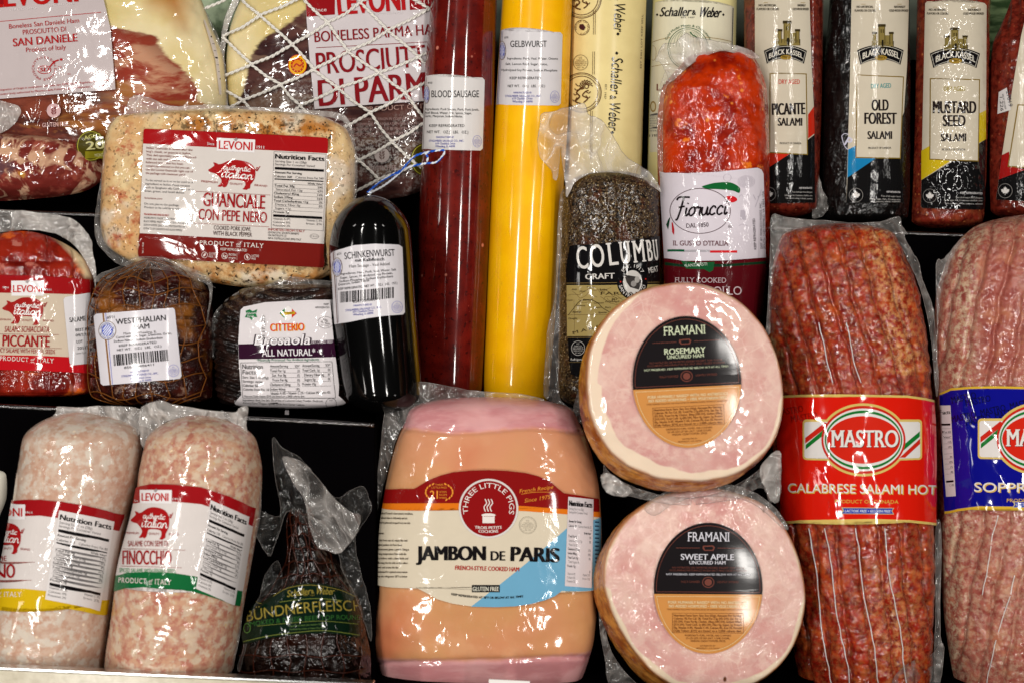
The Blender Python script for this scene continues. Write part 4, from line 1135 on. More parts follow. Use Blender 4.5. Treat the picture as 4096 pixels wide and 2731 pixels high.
s.T('GUANCIALE', 249, 297, 495, 297, 54, RED, b=.018); s.T('CON PEPE NERO', 233, 352, 505, 352, 43, RED, b=.012)
s.T('COOKED PORK JOWL', 295, 389, 444, 389, 17, (60, 24, 20)); s.T('WITH BLACK PEPPER', 293, 411, 448, 411, 17, (60, 24, 20))
product_of_italy(s, 240, 452, 498, 452, 17); s.T('KEEP REFRIGERATED', 325, 470, 431, 470, 10, (222, 208, 200))
for cx, t1, t2 in ((262, 'GLUTEN', 'FREE'), (342, 'PROTEIN', 'per serving'), (433, 'LACTOSE', 'FREE')):
    s.ring(cx, 492, 12.5, 12.5, 1.8, (214, 196, 190)); s.T(t1, cx + 17, 490, cx + 46, 490, 9, (222, 208, 200)); s.T(t2, cx + 17, 501, cx + 44 if t2 != 'FREE' else cx + 34, 501, 8, (222, 208, 200))
s.T('6g', 335, 497, 350, 497, 11, (222, 208, 200), b=.03); s.ell(262, 492, 4, 8, (214, 196, 190), 5, 12, .6); s.ell(433, 492, 4, 8, (214, 196, 190), 5, 12, -.4)
s.line(301, 480, 301, 506, 1.2, (200, 160, 150), 5); s.line(392, 480, 392, 506, 1.2, (200, 160, 150), 5)
nutrition(s, 524, 66, 732, 372, [('Total Fat 38g', '59%', 1), ('Saturated Fat 13g', '63%', 0), ('Cholesterol 45mg', '14%', 1), ('Sodium 370mg', '16%', 1), ('Total Carbohydrate <1g', '0%', 1), ('Dietary Fiber 0g', '0%', 0), ('Sugars <1g', '', 0), ('Protein 5g', '', 1)], cals='360', calf='340')
s.T('IMPORTED FROM ITALY', 512, 382, 658, 382, 9, (160, 40, 34))
for i, t in enumerate(['LEVONI S.P.A. SOCIETÀ BENEFIT', 'VIA MATTEOTTI, 23', '46014, CASTELLUCCHIO (MN) ITALY']): s.T(t, 512, 393 + i * 11.4, 512 + 4.3 * len(t), 393 + i * 11.4, 8, K)
s.ring(697, 396, 18, 10, 1.2, GRY); s.T('IT SL CE', 684, 399, 710, 399, 6, GRY)
s.T('361 / 1028', 18, 498, 18, 455, 6, (222, 208, 200), b=.02)
s.build('label')
film(P3, 'wrap', [(500, 470), (508, 430), (520, 395), (545, 383), (600, 392), (680, 425), (830, 420), (1019, 430), (1330, 448), (1392, 478), (1405, 520), (1330, 470), (1000, 452), (700, 452), (600, 462)], 500, 10, fs=60, seed=21, mat=FILMW)
film(P3, 'wrap', [(455, 470), (430, 500), (418, 600), (402, 720), (390, 800), (380, 880), (384, 960), (420, 1010), (480, 1060), (560, 1075), (620, 1090), (800, 1130), (860, 1150), (700, 1060), (520, 1020), (440, 960), (410, 880), (415, 700), (440, 520)], 465, 8, seed=22)
film(P3, 'wrap', [(1370, 470), (1410, 520), (1428, 640), (1424, 780), (1410, 860), (1398, 860), (1410, 760), (1412, 640), (1392, 540)], 480, 8, seed=23)

# ================================================================== 4 flat chilli salami, left edge
P4 = Prod('flat_salami_pack', 'flat red spicy salami pack with a Piccante label at the left edge', 'salami pack',
          [(922, -160, 300, 60), (1000, -160, 340, 85), (1100, -160, 366, 95), (1300, -160, 372, 95), (1588, -160, 356, 90)], 560, M_PICC, p=2.8, capt=190, capb=26, pcb=2.5, part='meat',
          disp_fn=lambda x, y, u: fbm(x, y, 60, 51) * 16 + 12 * (1 - np.abs(np.sin((x + 20) / 34.0))) ** 4 + 8 * (1 - np.abs(np.sin((y + 10) / 42.0))) ** 4,
          attrs={'fat': lambda x, y: pmask(x, y, [(180, 915), (260, 930), (330, 1000), (368, 1110), (345, 1110), (300, 1030), (240, 965)], 12) * .9})
s = Sheet(P4, 'film')
s.poly([(-170, 1098), (150, 1103), (372, 1120), (372, 1492), (150, 1482), (-170, 1474)], (196, 180, 160), 1)
s.poly([(-170, 1098), (150, 1103), (372, 1120), (372, 1180), (150, 1174), (-170, 1170)], (146, 14, 18), 2); s.poly([(-170, 1418), (150, 1421), (372, 1432), (372, 1492), (150, 1482), (-170, 1474)], (178, 14, 24), 2)
levoni_logo(s, 46, 176, 1124, 1184, 54, 170, 1170, 28, (12, 37, 1154), (184, 206, 1164), 10)
pig(s, 11, 187, 1190, 1302, col=(150, 26, 22))
s.T('SALAME SCHIACCIATA', 19, 1328, 197, 1330, 23, RED, it=.12); s.line(-20, 1336, 236, 1339, 1.5, (150, 90, 84), 4)
s.T('PICCANTE', 12, 1384, 199, 1388, 44, RED, b=.02); s.line(-20, 1389, 248, 1393, 1.5, (150, 90, 84), 4)
s.T('SPICY SALAME WITH FENNEL SEEDS', -16, 1408, 221, 1415, 17, RED); product_of_italy(s, 0, 1440, 217, 1451, 17)
s.build('label')
s = Sheet(P4, 'smooth', dw=3)
s.poly([(262, 1190), (300, 1182), (366, 1172), (366, 1452), (290, 1460), (281, 1452), (256, 1200)], (208, 204, 206), 4)
for t, a, b_, c, d, h in (('SALAME SCHIACCIATA', 282, 1290, 470, 1268, 18), ('BEST BY', 304, 1326, 364, 1321, 11), ('09/17/22', 306, 1347, 372, 1342, 11), ('LOT', 309, 1373, 334, 1370, 11), ('20117', 313, 1398, 358, 1394, 11)): s.T(t, a, b_, c, d, h, K, 6, b=.012, serif=True)
s.T('Levoni S.p.A.', 307, 1416, 350, 1412, 7, GRY, 6); s.build('price_sticker')
film(P4, 'wrap', [(-60, 850), (60, 842), (180, 855), (280, 872), (335, 915), (366, 965), (372, 1020), (384, 1080), (382, 1180), (376, 1120), (350, 1060), (300, 985), (220, 935), (90, 920), (-60, 930)], 575, 14, 34, FILMW, seed=31)

# ================================================================== 5 Westphalian ham
P5 = Prod('netted_ham', 'dark brown netted ham with a white Westphalian Ham sticker', 'ham',
          [(1030, 548, 650, 40), (1062, 508, 690, 70), (1110, 405, 780, 140), (1170, 366, 822, 185), (1260, 350, 836, 200), (1400, 348, 838, 205), (1540, 352, 836, 200), (1625, 375, 832, 180)],
          560, M_WEST, p=2.4, capt=22, capb=40, part='ham', disp_fn=lambda x, y, u: fbm(x, y, 60, 61) * 12 + 14 * (np.abs(np.sin((y + 12 * np.sin(x / 90)) / 34.0 * 1.0)) < .18))
net = []
for k in np.linspace(-.92, .92, 9): net.append([(float(P5.fromu(k * (0.25 if y < 1062 else 1), y)) + 13 * math.sin(y / 37 + k * 5), y) for y in (1040, 1062, 1090, 1120, 1170, 1230, 1300, 1370, 1440, 1510, 1580, 1618)])
for y in (1112, 1162, 1225, 1290, 1360, 1430, 1500, 1568): net.append([(float(P5.fromu(u, y)), y - 20 * (1 - u * u) * (-.6) + 14 * math.sin(u * 7 + y)) for u in np.linspace(-.97, .97, 16)])
tubes(P5, 'netting', net, 2.1, M_BNET, lift=2.5, raw=True)
STW = (210, 206, 212)
s = Sheet(P5, 'smooth', dw=8)
s.poly([(388, 1256), (694, 1232), (702, 1240), (729, 1503), (722, 1513), (416, 1540), (406, 1532), (378, 1266)], STW, 2)
s.line(416, 1254, 445, 1537, 6, (136, 92, 40), 3); s.line(426, 1253, 454, 1536, 2, (90, 100, 190), 3); emblem(s, 433, 1322, 35, 38)
s.T('#551', 431, 1276, 462, 1273, 10, K); s.T('WESTPHALIAN', 468, 1299, 667, 1282, 22, K, b=.01); s.T('HAM', 540, 1319, 601, 1314, 20, K, b=.01)
s.T('Made in Wheeling, IL', 498, 1339, 630, 1331, 9, GRY); s.T('Cured with Salt, Sugar, Dextrose, Garlic,', 468, 1354, 690, 1337, 9, K); s.T('Sodium Nitrite, Sodium Erythorbate', 459, 1369, 654, 1355, 9, K)
s.T('KEEP REFRIGERATED', 480, 1387, 630, 1373, 9, K); s.T('NET WT.   OZ.(   LBS.   OZ.)', 472, 1404, 649, 1388, 9, K)
bars(s, 456, 678, 1417, 1462, 3, -.095, skx=4); s.T('858735006411', 501, 1474, 619, 1461, 9, K)
s.T('MANUFACTURED BY', 525, 1491, 600, 1483, 7, BLU); s.T('STIGLMEIER SAUSAGE CO., INC.', 490, 1507, 637, 1494, 8, BLU); s.T('619 Chaddick Drive', 525, 1516, 607, 1509, 7, BLU, serif=True); s.T('Wheeling, IL 60090', 527, 1528, 609, 1520, 7, BLU, serif=True)
usda(s, 697, 1481, 23, 24); s.build('label')
film(P5, 'wrap', [(545, 1030), (480, 1065), (395, 1100), (380, 1130), (440, 1110), (520, 1085), (600, 1075), (690, 1085), (780, 1120), (830, 1140), (838, 1200), (826, 1300), (846, 1200), (846, 1125), (790, 1085), (700, 1050), (650, 1030)], lambda x, y: P5.surf(x, y) + 10, 10, 30, seed=41)

# ================================================================== 6 bresaola
P6 = Prod('bresaola_pack', 'nearly black bresaola pack with a white and purple label, under the pork jowl pack', 'cured beef pack',
          [(1132, 1000, 1420, 60), (1165, 940, 1425, 100), (1215, 880, 1425, 140), (1320, 846, 1425, 165), (1450, 848, 1425, 170), (1560, 856, 1420, 168), (1636, 880, 1400, 150)],
          520, M_BRES, p=2.8, capt=26, capb=34, part='meat', disp_fn=lambda x, y, u: fbm(x, y, 50, 71) * 16 + 9 * np.sin((y + u * u * 60) / 9.0) ** 2)
s = Sheet(P6, 'film')
s.poly([(963, 1240), (975, 1228), (1060, 1210), (1244, 1200), (1322, 1200), (1330, 1309), (1342, 1424), (1356, 1539), (1352, 1622), (1273, 1645), (1175, 1659), (1072, 1651), (990, 1634), (969, 1625), (955, 1440), (953, 1367)], (212, 206, 208), 1)
s.poly([(954, 1376), (1100, 1372), (1335, 1358), (1344, 1427), (1150, 1433), (956, 1436)], (44, 10, 36), 2)
s.poly([(983, 1244), (1000, 1238), (1010, 1246), (1030, 1238), (1024, 1256), (1030, 1270), (1016, 1268), (1010, 1284), (998, 1272), (980, 1270), (986, 1258)], (24, 110, 60), 3)
s.T('Gluten', 987, 1259, 1024, 1256, 9, WH, 5); s.T('Free', 992, 1271, 1016, 1269, 9, WH, 5)
s.poly([(1153, 1222), (1187, 1254), (1153, 1288), (1119, 1254)], (226, 222, 220), 3); s.poly([(1136, 1238), (1140, 1234), (1140, 1274), (1136, 1270), (1119, 1254)], (20, 120, 60), 4); s.poly([(1168, 1236), (1187, 1254), (1168, 1272)], (196, 40, 24), 4)
s.poly([(1128, 1250), (1180, 1247), (1180, 1257), (1128, 1262)], (220, 180, 40), 4.6); s.T('CITTERIO', 1131, 1260, 1178, 1256, 8, K, 5.4, b=.02)
s.T('CITTERIO', 1085, 1326, 1220, 1323, 30, (228, 184, 60), 3.4, b=.012); s.T('CITTERIO', 1082, 1325, 1217, 1322, 30, (206, 44, 14), 4.4, b=.018)
s.T('KEEP', 1296, 1221, 1316, 1221, 7, K); s.T('REFRIGERATED', 1262, 1234, 1318, 1234, 7, K)
s.ring(1302, 1290, 31, 24, 1.3, GRY); s.T('10g', 1293, 1283, 1311, 1287, 9, GRY); s.T('Protein', 1284, 1292, 1320, 1300, 8, GRY); s.T('per serving', 1284, 1301, 1316, 1307, 5, GRY)
s.T('Bresaola', 1015, 1382, 1245, 1378, 44, (40, 16, 34), 5.0, b=.045, it=.2); s.T('Bresaola', 1019, 1380, 1241, 1377, 41, (226, 222, 224), 6.2, b=.012, it=.2)
s.T('DRY-CURED BEEF', 1246, 1375, 1332, 1371, 11, (214, 204, 210), 5); s.T('ALL NATURAL*', 1049, 1425, 1262, 1421, 27, (222, 216, 220), 5, b=.012)
s.T('01.17.2027', 1062, 1358, 1060, 1260, 12, K, 7)
s.T('*Minimally Processed. No Artificial Ingredients.', 1027, 1445, 1279, 1441, 10, (40, 110, 80))
for a in ((963, 1450, 1328, 1445), (963, 1450, 972, 1590), (972, 1590, 1342, 1590), (1328, 1445, 1342, 1590)): s.line(*a, 1.6, K, 3)
s.T('Nutrition', 970, 1474, 1052, 1475, 19, K); s.T('Facts', 971, 1495, 1024, 1495, 17, K)
for i, t in enumerate(['Serv. Size 1 oz (28g)', 'Servings: varies', 'Calories: 50', 'Calories from Fat: 10']): s.T(t, 971 + i, 1512 + i * 16, 971 + i + 4.9 * len(t), 1514 + i * 16, 10, K, b=.01 if i == 2 else 0)
for i, (t, v) in enumerate([('Amount/Serving', '%DV*'), ('Total Fat 1g', '2%'), ('  Sat. Fat 0g', '0%'), ('  Trans Fat 0g', '0%'), ('Cholesterol 20mg', '7%'), ('Sodium 460mg', '19%')]):
    y = 1468 + i * 18.4; s.T(t, 1081 + (8 if t[0] == ' ' else 0), y, 1081 + 5.1 * len(t.strip()) + (8 if t[0] == ' ' else 0), y - .5, 10, K); s.T(v, 1200 - 5 * len(v), y, 1200, y, 10, K); s.line(1081, y + 4, 1202, y + 3, .8, K, 3.6)
for i, (t, v) in enumerate([('Amount/Serving', '%DV*'), ('Total Carb. 1g', '0%'), ('  Dietary Fiber 0g', '0%'), ('  Sugars 0g', '0%'), ('Protein 10g', '')]):
    y = 1466 + i * 18.4; s.T(t, 1210 + (8 if t[0] == ' ' else 0), y, 1210 + 4.9 * len(t.strip()) + (8 if t[0] == ' ' else 0), y - 1, 10, K)
    if v: s.T(v, 1322 - 5 * len(v), y - 2, 1322, y - 2, 10, K)
    s.line(1210, y + 4, 1325, y + 2, .8, K, 3.6)
s.T('Vitamin A 0% • Vitamin C 2% • Calcium 0% • Iron 4%', 1083, 1577, 1322, 1572, 10, K); s.T('*Percent Daily Values (DV) are based on a 2000 calorie diet.', 976, 1587, 1220, 1587, 8, K)
s.T('Ingredients: Beef, Sea Salt, 2% or less of Cultured Celery Powder, Dextrose,', 972, 1602, 1293, 1606, 8.5, K); s.T('Natural Flavor, Pepper, Spices, Lactic Acid Starter Culture.', 974, 1614, 1220, 1622, 8.5, K)
s.T('CITTERIO IS A TRADEMARK OWNED AND LICENSED BY GIUSEPPE CITTERIO S.p.A.', 980, 1629, 1255, 1640, 6.5, K, bow=-3); s.ring(1325, 1612, 22, 22, 1.3, K); s.T('U.S.', 1318, 1602, 1332, 1602, 6, K)
s.build('label')
film(P6, 'wrap', [(842, 1326), (850, 1270), (890, 1215), (960, 1165), (1040, 1150), (1100, 1128), (1160, 1108), (1240, 1118), (1330, 1128), (1330, 1160), (1240, 1142), (1150, 1150), (1060, 1180), (960, 1210), (900, 1260), (868, 1330), (862, 1420), (846, 1420)], 560, 10, 30, seed=51)

# ================================================================== 7 black ham sausage
SG = 'ring bologna style sausages with white butcher stickers'
P7 = Prod('black_sausage', 'glossy black fat sausage with a white Schinkenwurst sticker', 'sausage',
          [(778, 1345, 1620, 150), (900, 1326, 1636, 160), (1000, 1312, 1645, 165), (1200, 1318, 1658, 168), (1400, 1342, 1674, 168), (1560, 1368, 1684, 165), (1655, 1400, 1680, 150)],
          600, M_BLACK, capt=150, capb=80, back=.8)
s = Sheet(P7, 'smooth')
s.poly([(1322, 1020), (1330, 1008), (1417, 982), (1500, 976), (1596, 980), (1610, 990), (1620, 1250), (1612, 1259), (1540, 1264), (1474, 1273), (1400, 1288), (1338, 1298)], (214, 210, 214), 2)
s.line(1333, 1005, 1350, 1294, 3, (90, 50, 40), 3); s.line(1339, 1004, 1355, 1292, 1.5, (90, 80, 100), 3); emblem(s, 1349, 1070, 21, 38)
s.T('#151', 1349, 1023, 1366, 1018, 9, K); s.T('SCHINKENWURST', 1379, 1039, 1580, 1025, 27, K, b=.008, bow=3); s.T('mit Kalbfleisch', 1421, 1049, 1537, 1043, 13, K, b=.02); s.T('Ham Sausage - Veal Added', 1398, 1072, 1559, 1062, 12, GRY)
s.T('Ingredients: Ham, Pork, Veal, Water, Salt', 1364, 1101, 1585, 1083, 9, K); s.T('Sugar, Spices, Hydrolyzed Soy Protein,', 1361, 1117, 1572, 1097, 9, K); s.T('Sodium Phosphate, Sodium Erythorbate', 1358, 1131, 1573, 1110, 9, K); s.T('Dextrose, Sodium Nitrite.', 1355, 1144, 1480, 1126, 9, K)
s.T('KEEP REFRIGERATED  NET WT.   OZ.(   LBS.   OZ.)', 1353, 1162, 1590, 1137, 9, K)
bars(s, 1361, 1578, 1168, 1212, 8, -.09); s.T('858735006046', 1412, 1213, 1520, 1201, 10, K)
s.T('MANUFACTURED BY', 1415, 1227, 1489, 1222, 7, BLU); s.T('STIGLMEIER SAUSAGE CO., INC.', 1383, 1247, 1527, 1233, 8, BLU); s.T('619 Chaddick Drive', 1412, 1253, 1494, 1246, 8, BLU, serif=True); s.T('Wheeling, IL 60090', 1413, 1264, 1494, 1257, 8, BLU, serif=True)
usda(s, 1589, 1229, 22, 24); s.build('label')
V, F = tube_geo(P7.loc([1462, 1482], [776, 776], [600, 600]), 7 * PX, 8); P7.add('clip', mesh_from(V, F, [M_CLIP]))
tw = smooth_path([(1472, 770, 612), (1520, 728, 500), (1590, 690, 400), (1640, 668, 360), (1700, 655, 348), (1745, 650, 345), (1770, 625, 342), (1778, 606, 340), (1760, 602, 340), (1700, 612, 345), (1650, 632, 360), (1600, 690, 400), (1540, 740, 480), (1480, 772, 612)], 6)
tubes(P7, 'string', [tw, [(1700, 612, 348), (1712, 630, 352), (1708, 648, 352)], [(1700, 614, 350), (1718, 612, 354)], ], 3.4, M_TWINE, twist=True)

# ================================================================== 8 blood sausage
P8 = Prod('blood_sausage', 'long dark red sausage with a Blood Sausage sticker', 'sausage',
          [(-200, 1730, 1998, 130), (0, 1721, 1988, 135), (287, 1697, 1980, 140), (574, 1686, 1974, 140), (900, 1672, 1962, 140), (1252, 1660, 1946, 140), (1540, 1655, 1930, 135), (1640, 1662, 1920, 120)],
          170, M_BLOOD, capb=90)
s = Sheet(P8, 'smooth')
s.poly([(1702, 308), (1930, 312), (1939, 322), (1931, 596), (1922, 604), (1684, 599)], (214, 210, 208), 2); s.line(1700, 309, 1686, 598, 2, (60, 30, 30), 3); s.line(1706, 309, 1692, 598, 1.2, (60, 30, 30), 3)
emblem(s, 1706, 380, 13, 37); s.T('#160', 1711, 337, 1729, 337, 8, K); s.T('BLOOD SAUSAGE', 1726, 391, 1916, 391, 27, K, b=.008)
s.T('Ingredients: Pork Snouts, Pork, Pork Jowls,', 1701, 442, 1916, 445, 9, K); s.T('Beef Blood, Water, Salt, Spices, Sugar,', 1699, 457, 1887, 459, 9, K); s.T('Garlic, Marjoram, Sodium Nitrite.', 1698, 470, 1851, 472, 9, K)
s.T('KEEP REFRIGERATED', 1717, 510, 1858, 510, 11, K); s.T('NET WT.   OZ.(   LBS.   OZ.)', 1708, 535, 1873, 536, 11, K)
s.T('MANUFACTURED BY', 1745, 554, 1816, 554, 7, BLU); s.T('STIGLMEIER SAUSAGE CO., INC.', 1716, 569, 1856, 569, 8, BLU); s.T('619 Chaddick Drive', 1742, 580, 1821, 580, 8, BLU, serif=True); s.T('Wheeling, IL 60090', 1741, 591, 1820, 591, 8, BLU, serif=True)
usda(s, 1909, 567, 18, 24); s.build('label')

# ================================================================== 9 yellow sausage
P9 = Prod('yellow_sausage', 'long bright yellow sausage with a Gelbwurst sticker', 'sausage',
          [(-200, 2018, 2304, 130), (0, 2008, 2290, 135), (425, 1982, 2276, 140), (900, 1958, 2246, 140), (1250, 1945, 2224, 140), (1540, 1935, 2200, 135), (1660, 1942, 2190, 120)],
          175, M_YELLOW, capb=80)
s = Sheet(P9, 'smooth')
s.poly([(2002, 126), (2242, 131), (2250, 141), (2243, 416), (2234, 424), (1983, 421)], (214, 210, 212), 2); s.line(2005, 127, 1988, 421, 2, (50, 50, 110), 3); s.line(2011, 127, 1993, 421, 1.2, (50, 50, 110), 3)
emblem(s, 2008, 204, 16, 38); s.T('#370', 2017, 156, 2033, 156, 8, K); s.T('GELBWURST', 2041, 190, 2187, 190, 25, K, b=.008)
s.T('Ingredients: Pork, Veal, Water, Onions', 2029, 240, 2231, 241, 9, K); s.T('Salt, Lemon Rind, Sugar, Spice,', 2022, 262, 2190, 263, 9, K); s.T('Hydrolyzed Soy Protein, Sodium Phosphate', 2006, 286, 2229, 288, 9, K)
s.T('KEEP REFRIGERATED', 2039, 319, 2163, 319, 10, K); s.T('NET WT.   OZ.(   LBS.   OZ.)', 2031, 351, 2180, 351, 10, K)
s.T('MANUFACTURED BY', 2054, 376, 2127, 376, 7, BLU); s.T('STIGLMEIER SAUSAGE CO., INC.', 2021, 390, 2165, 390, 8, BLU); s.T('619 Chaddick Drive', 2049, 400, 2130, 400, 8, BLU, serif=True); s.T('Wheeling, IL 60090', 2049, 412, 2130, 412, 8, BLU, serif=True)
usda(s, 2219, 389, 18, 24); s.build('label')

# ================================================================== 10, 11 cream tubes
P10 = Prod('cream_sausage', 'cream salami tube with black sideways brand lettering, right of the yellow sausage', 'sausage',
           [(-200, 2290, 2600, 120), (0, 2280, 2588, 130), (700, 2262, 2568, 130), (1300, 2250, 2552, 130), (1640, 2250, 2540, 120)], 110, M_CREAM, capb=60)
s = Sheet(P10, 'smooth')
for a, b_ in (((2463, -170), (2454, 126)), ((2448, 229), (2432, 520))):
    dx, dy = b_[0] - a[0], b_[1] - a[1]; q = lambda t, a=a, dx=dx, dy=dy: (a[0] + dx * t, a[1] + dy * t)
    s.T('Schaller', *q(0), *q(.50), 44, K, b=.015, it=.15); s.T('&', *q(.53), *q(.585), 26, K, b=.02); s.T('Weber', *q(.61), *q(1), 44, K, b=.015, it=.15)
    for t in (-.05, 1.04):
        c = q(t); s.poly([(c[0] + 18, c[1] - 7), (c[0] + 25, c[1]), (c[0] + 18, c[1] + 7), (c[0] + 11, c[1])], K, 4)
    s.T('EST. 1937', q(.38)[0] - 22, q(.38)[1], q(.58)[0] - 22, q(.58)[1], 7, K)
BR = (84, 50, 26)
def lion(s, cx, cy, r, col):
    s.ring(cx, cy, r, r, r * .035, col, 3); s.ring(cx, cy, r * .93, r * .93, r * .02, col, 3); s.ring(cx, cy, r * .84, r * .84, r * .03, col, 3)
    for k in range(72):
        a = k * math.pi / 36; s.line(cx + r * .78 * math.cos(a), cy + r * .78 * math.sin(a), cx + r * .83 * math.cos(a), cy + r * .83 * math.sin(a), r * .012, col, 3)
    body = [(-.1, -.25), (.1, -.3), (.25, -.1), (.2, .2), (.35, .35), (.2, .5), (0, .4), (-.2, .5), (-.3, .3), (-.2, 0)]
    s.stroke([(cx + x * r, cy + y * r) for x, y in [(-.05, .55), (-.3, .45), (-.1, .2), (-.25, 0), (-.05, -.2), (.1, -.3)]], r * .07, col, 4)
    s.stroke([(cx + x * r, cy + y * r) for x, y in [(.1, .5), (.3, .3), (.05, .15), (.2, -.05), (.35, -.1)]], r * .06, col, 4.2)
    for i in range(9):
        a = 2.4 + i * .42; s.stroke([(cx + .22 * r + .12 * r * math.cos(a), cy - .3 * r + .12 * r * math.sin(a)), (cx + .22 * r + .26 * r * math.cos(a + .2), cy - .3 * r + .26 * r * math.sin(a + .2)), (cx + .22 * r + .34 * r * math.cos(a + .5), cy - .3 * r + .34 * r * math.sin(a + .5))], r * .05, col, 4.4)
    s.ring(cx + .25 * r, cy - .3 * r, .12 * r, .12 * r, .04 * r, col, 4.6)
    for (x, y) in ((-.35, -.2), (-.4, .05), (.45, -.05), (.42, .2), (-.45, .35), (-.3, -.45)):
        s.stroke([(cx + x * r, cy + y * r), (cx + x * r * .8, cy + y * r + .08 * r), (cx + x * r * .5, cy + y * r * .7)], r * .045, col, 4.1)
lion(s, 2326, -4, 80, BR); lion(s, 2326, 372, 80, BR)
usda(s, 2322, 252, 30, 31, BR, 1.6, 'EST. 34'); s.ring(2328, 112, 30, 31, 1.6, BR); s.TC('HOUSE OF QUALITY', 2328, 112, 22, 22, 200, -110, 7, BR); s.poly([(2318, 100), (2332, 98), (2342, 112), (2334, 124), (2322, 120), (2316, 112)], (60, 24, 34), 4)
for x in (2374, 2381): s.line(x, 40, x - 1, 140, 1.5, BR); s.line(x - 3, 208, x - 4, 300, 1.5, BR); s.line(x - 12, 445, x - 14, 640, 1.5, BR)
s.T('EST 5401 LOT KEEP SELL', 2566, 275, 2573, 60, 6, BR)
s.build('printing')

P11 = Prod('cream_sausage', 'pale cream salami tube with green arched lettering, behind the orange spiced pork roll', 'sausage',
           [(-200, 2622, 2960, 130), (0, 2614, 2952, 140), (500, 2596, 2940, 140), (1200, 2580, 2920, 140), (1640, 2580, 2910, 130)], 50, M_CREAM2, capb=60)
s = Sheet(P11, 'smooth'); GD = (150, 120, 60); GR = (20, 84, 48)
s.poly([(2620, 12), (2700, 6), (2850, 14), (2936, 30), (2928, 330), (2900, 620), (2600, 610), (2598, 300)], (214, 208, 182), 1)
s.T('Schaller', 2637, 68, 2760, 66, 36, K, b=.02, it=.3); s.T('&', 2768, 62, 2783, 62, 20, K, b=.02); s.T('Weber', 2792, 70, 2878, 72, 40, K, b=.02, it=.3)
for x in (2628, 2893): s.poly([(x, 55), (x + 5, 61), (x, 67), (x - 5, 61)], K, 4)
s.T('EST. 1937', 2724, 75, 2778, 75, 6, K); s.TC('Gold Medal Meats & Charcuterie', 2752, 196, 92, 88, 158, 22, 9, GR)
s.ring(2752, 196, 82, 84, 2.5, GR, 3); s.ring(2752, 196, 74, 76, 1.2, GR, 3)
for k in range(-5, 6): s.stroke([(2752 + k * 12, 190), (2752 + k * 10, 150), (2752 + k * 6, 128)], 1, (90, 120, 90), 3.4)
s.stroke([(2760, 130), (2770, 142), (2785, 150), (2790, 160)], 4, GR, 4)
s.stroke([(2605, 172), (2640, 160), (2680, 152)], 2, GD, 3); s.stroke([(2820, 150), (2880, 158), (2925, 168)], 2, GD, 3); s.line(2932, 34, 2924, 330, 3, (40, 40, 50), 3)
s.stroke([(2598, 270), (2640, 262), (2680, 258)], 2, GD, 3); s.ring(2612, 214, 13, 30, 1.5, GD); s.T('LANDJAEGER', 2626, 364, 2860, 366, 26, (110, 40, 26), b=.01)
s.ell(2612, 428, 12, 22, GD, 3); s.ell(2612, 428, 8, 16, (206, 196, 160), 4)
for i, t in enumerate(['PERFECT FOR THOSE WHO ENJOY', 'FROM SCHALLER & WEBER IN THE', 'TRADITIONAL WAY OF MAKING', 'INGREDIENTS: PORK, BEEF', 'SPICES, CULTURED POWDER CHERRY', '', 'DISTRIBUTED BY SCHALLER', '']):
    if t: s.T(t, 2590, 468 + i * 10, 2760, 468 + i * 10, 6, GRY)
s.T('# 19566  LOT 2204', 2590, 549, 2730, 549, 10, K, b=.01); s.line(2592, 462, 2900, 462, 1.2, GRY, 3); s.line(2592, 516, 2900, 516, 1.2, GRY, 3)
s.build('label')

# ================================================================== 12 pepper crusted salami
P12 = Prod('pepper_salami', 'black pepper crusted salami in a clear bag with gathered top and an old map label', 'salami',
           [(680, 2262, 2626, 115), (760, 2250, 2640, 128), (907, 2244, 2644, 132), (1300, 2236, 2644, 132), (1540, 2232, 2640, 130), (1640, 2236, 2636, 115)],
           330, M_PEP, p=2.3, capt=95, capb=70, pc=2.3, part='salami', disp_fn=lambda x, y, u: fbm(x, y, 60, 81) * 12 + fbm(x, y, 16, 85) * 7 + 12 * np.exp(-((x - 2475 - (y - 700) * .02) / 14.0) ** 2) * (y < 960))
s = Sheet(P12, 'film')
L0 = [(2279, 984), (2400, 976), (2530, 962), (2638, 946), (2638, 1510), (2560, 1512), (2310, 1506), (2284, 1496), (2276, 1440), (2268, 1300), (2265, 1150), (2263, 1080)]
s.poly(L0, (10, 9, 11), 1); s.poly([(2266, 1142), (2400, 1142), (2638, 1138), (2638, 1340), (2400, 1344), (2268, 1345)], (164, 144, 88), 2)
s.line(2266, 1134, 2638, 1130, 2, (130, 106, 60), 3); s.line(2270, 1350, 2638, 1348, 2, (130, 106, 60), 3); s.line(2274, 1448, 2638, 1446, 1.6, (110, 90, 50), 3)
xs = [(2312, 2354, 88), (2366, 2420, 90), (2434, 2474, 90), (2484, 2526, 89), (2536, 2584, 87), (2592, 2612, 84), (2618, 2635, 82)]
for ch, (a, b_, h) in zip('COLUMBU', xs): s.T(ch, a, 1078 - (a - 2312) * .115, b_, 1078 - (b_ - 2312) * .115, h, (216, 212, 206), b=.01, serif=True)
s.T('CRAFT', 2342, 1119, 2458, 1115, 22, (216, 212, 206), b=.03); s.T('MEAT', 2596, 1094, 2634, 1086, 22, (206, 202, 196), b=.01)
s.ell(2529, 1126, 62, 72, (10, 9, 11), 3.4); s.ell(2530, 1130, 38, 48, (206, 202, 196), 4); s.TC('EST. 1917', 2529, 1126, 45, 55, 140, 35, 13, (216, 212, 206), 5, b=.01); s.TC('SAN FRANCISCO', 2529, 1126, 56, 66, 195, 345, 13, (216, 212, 206), 5, b=.01, inside=True)
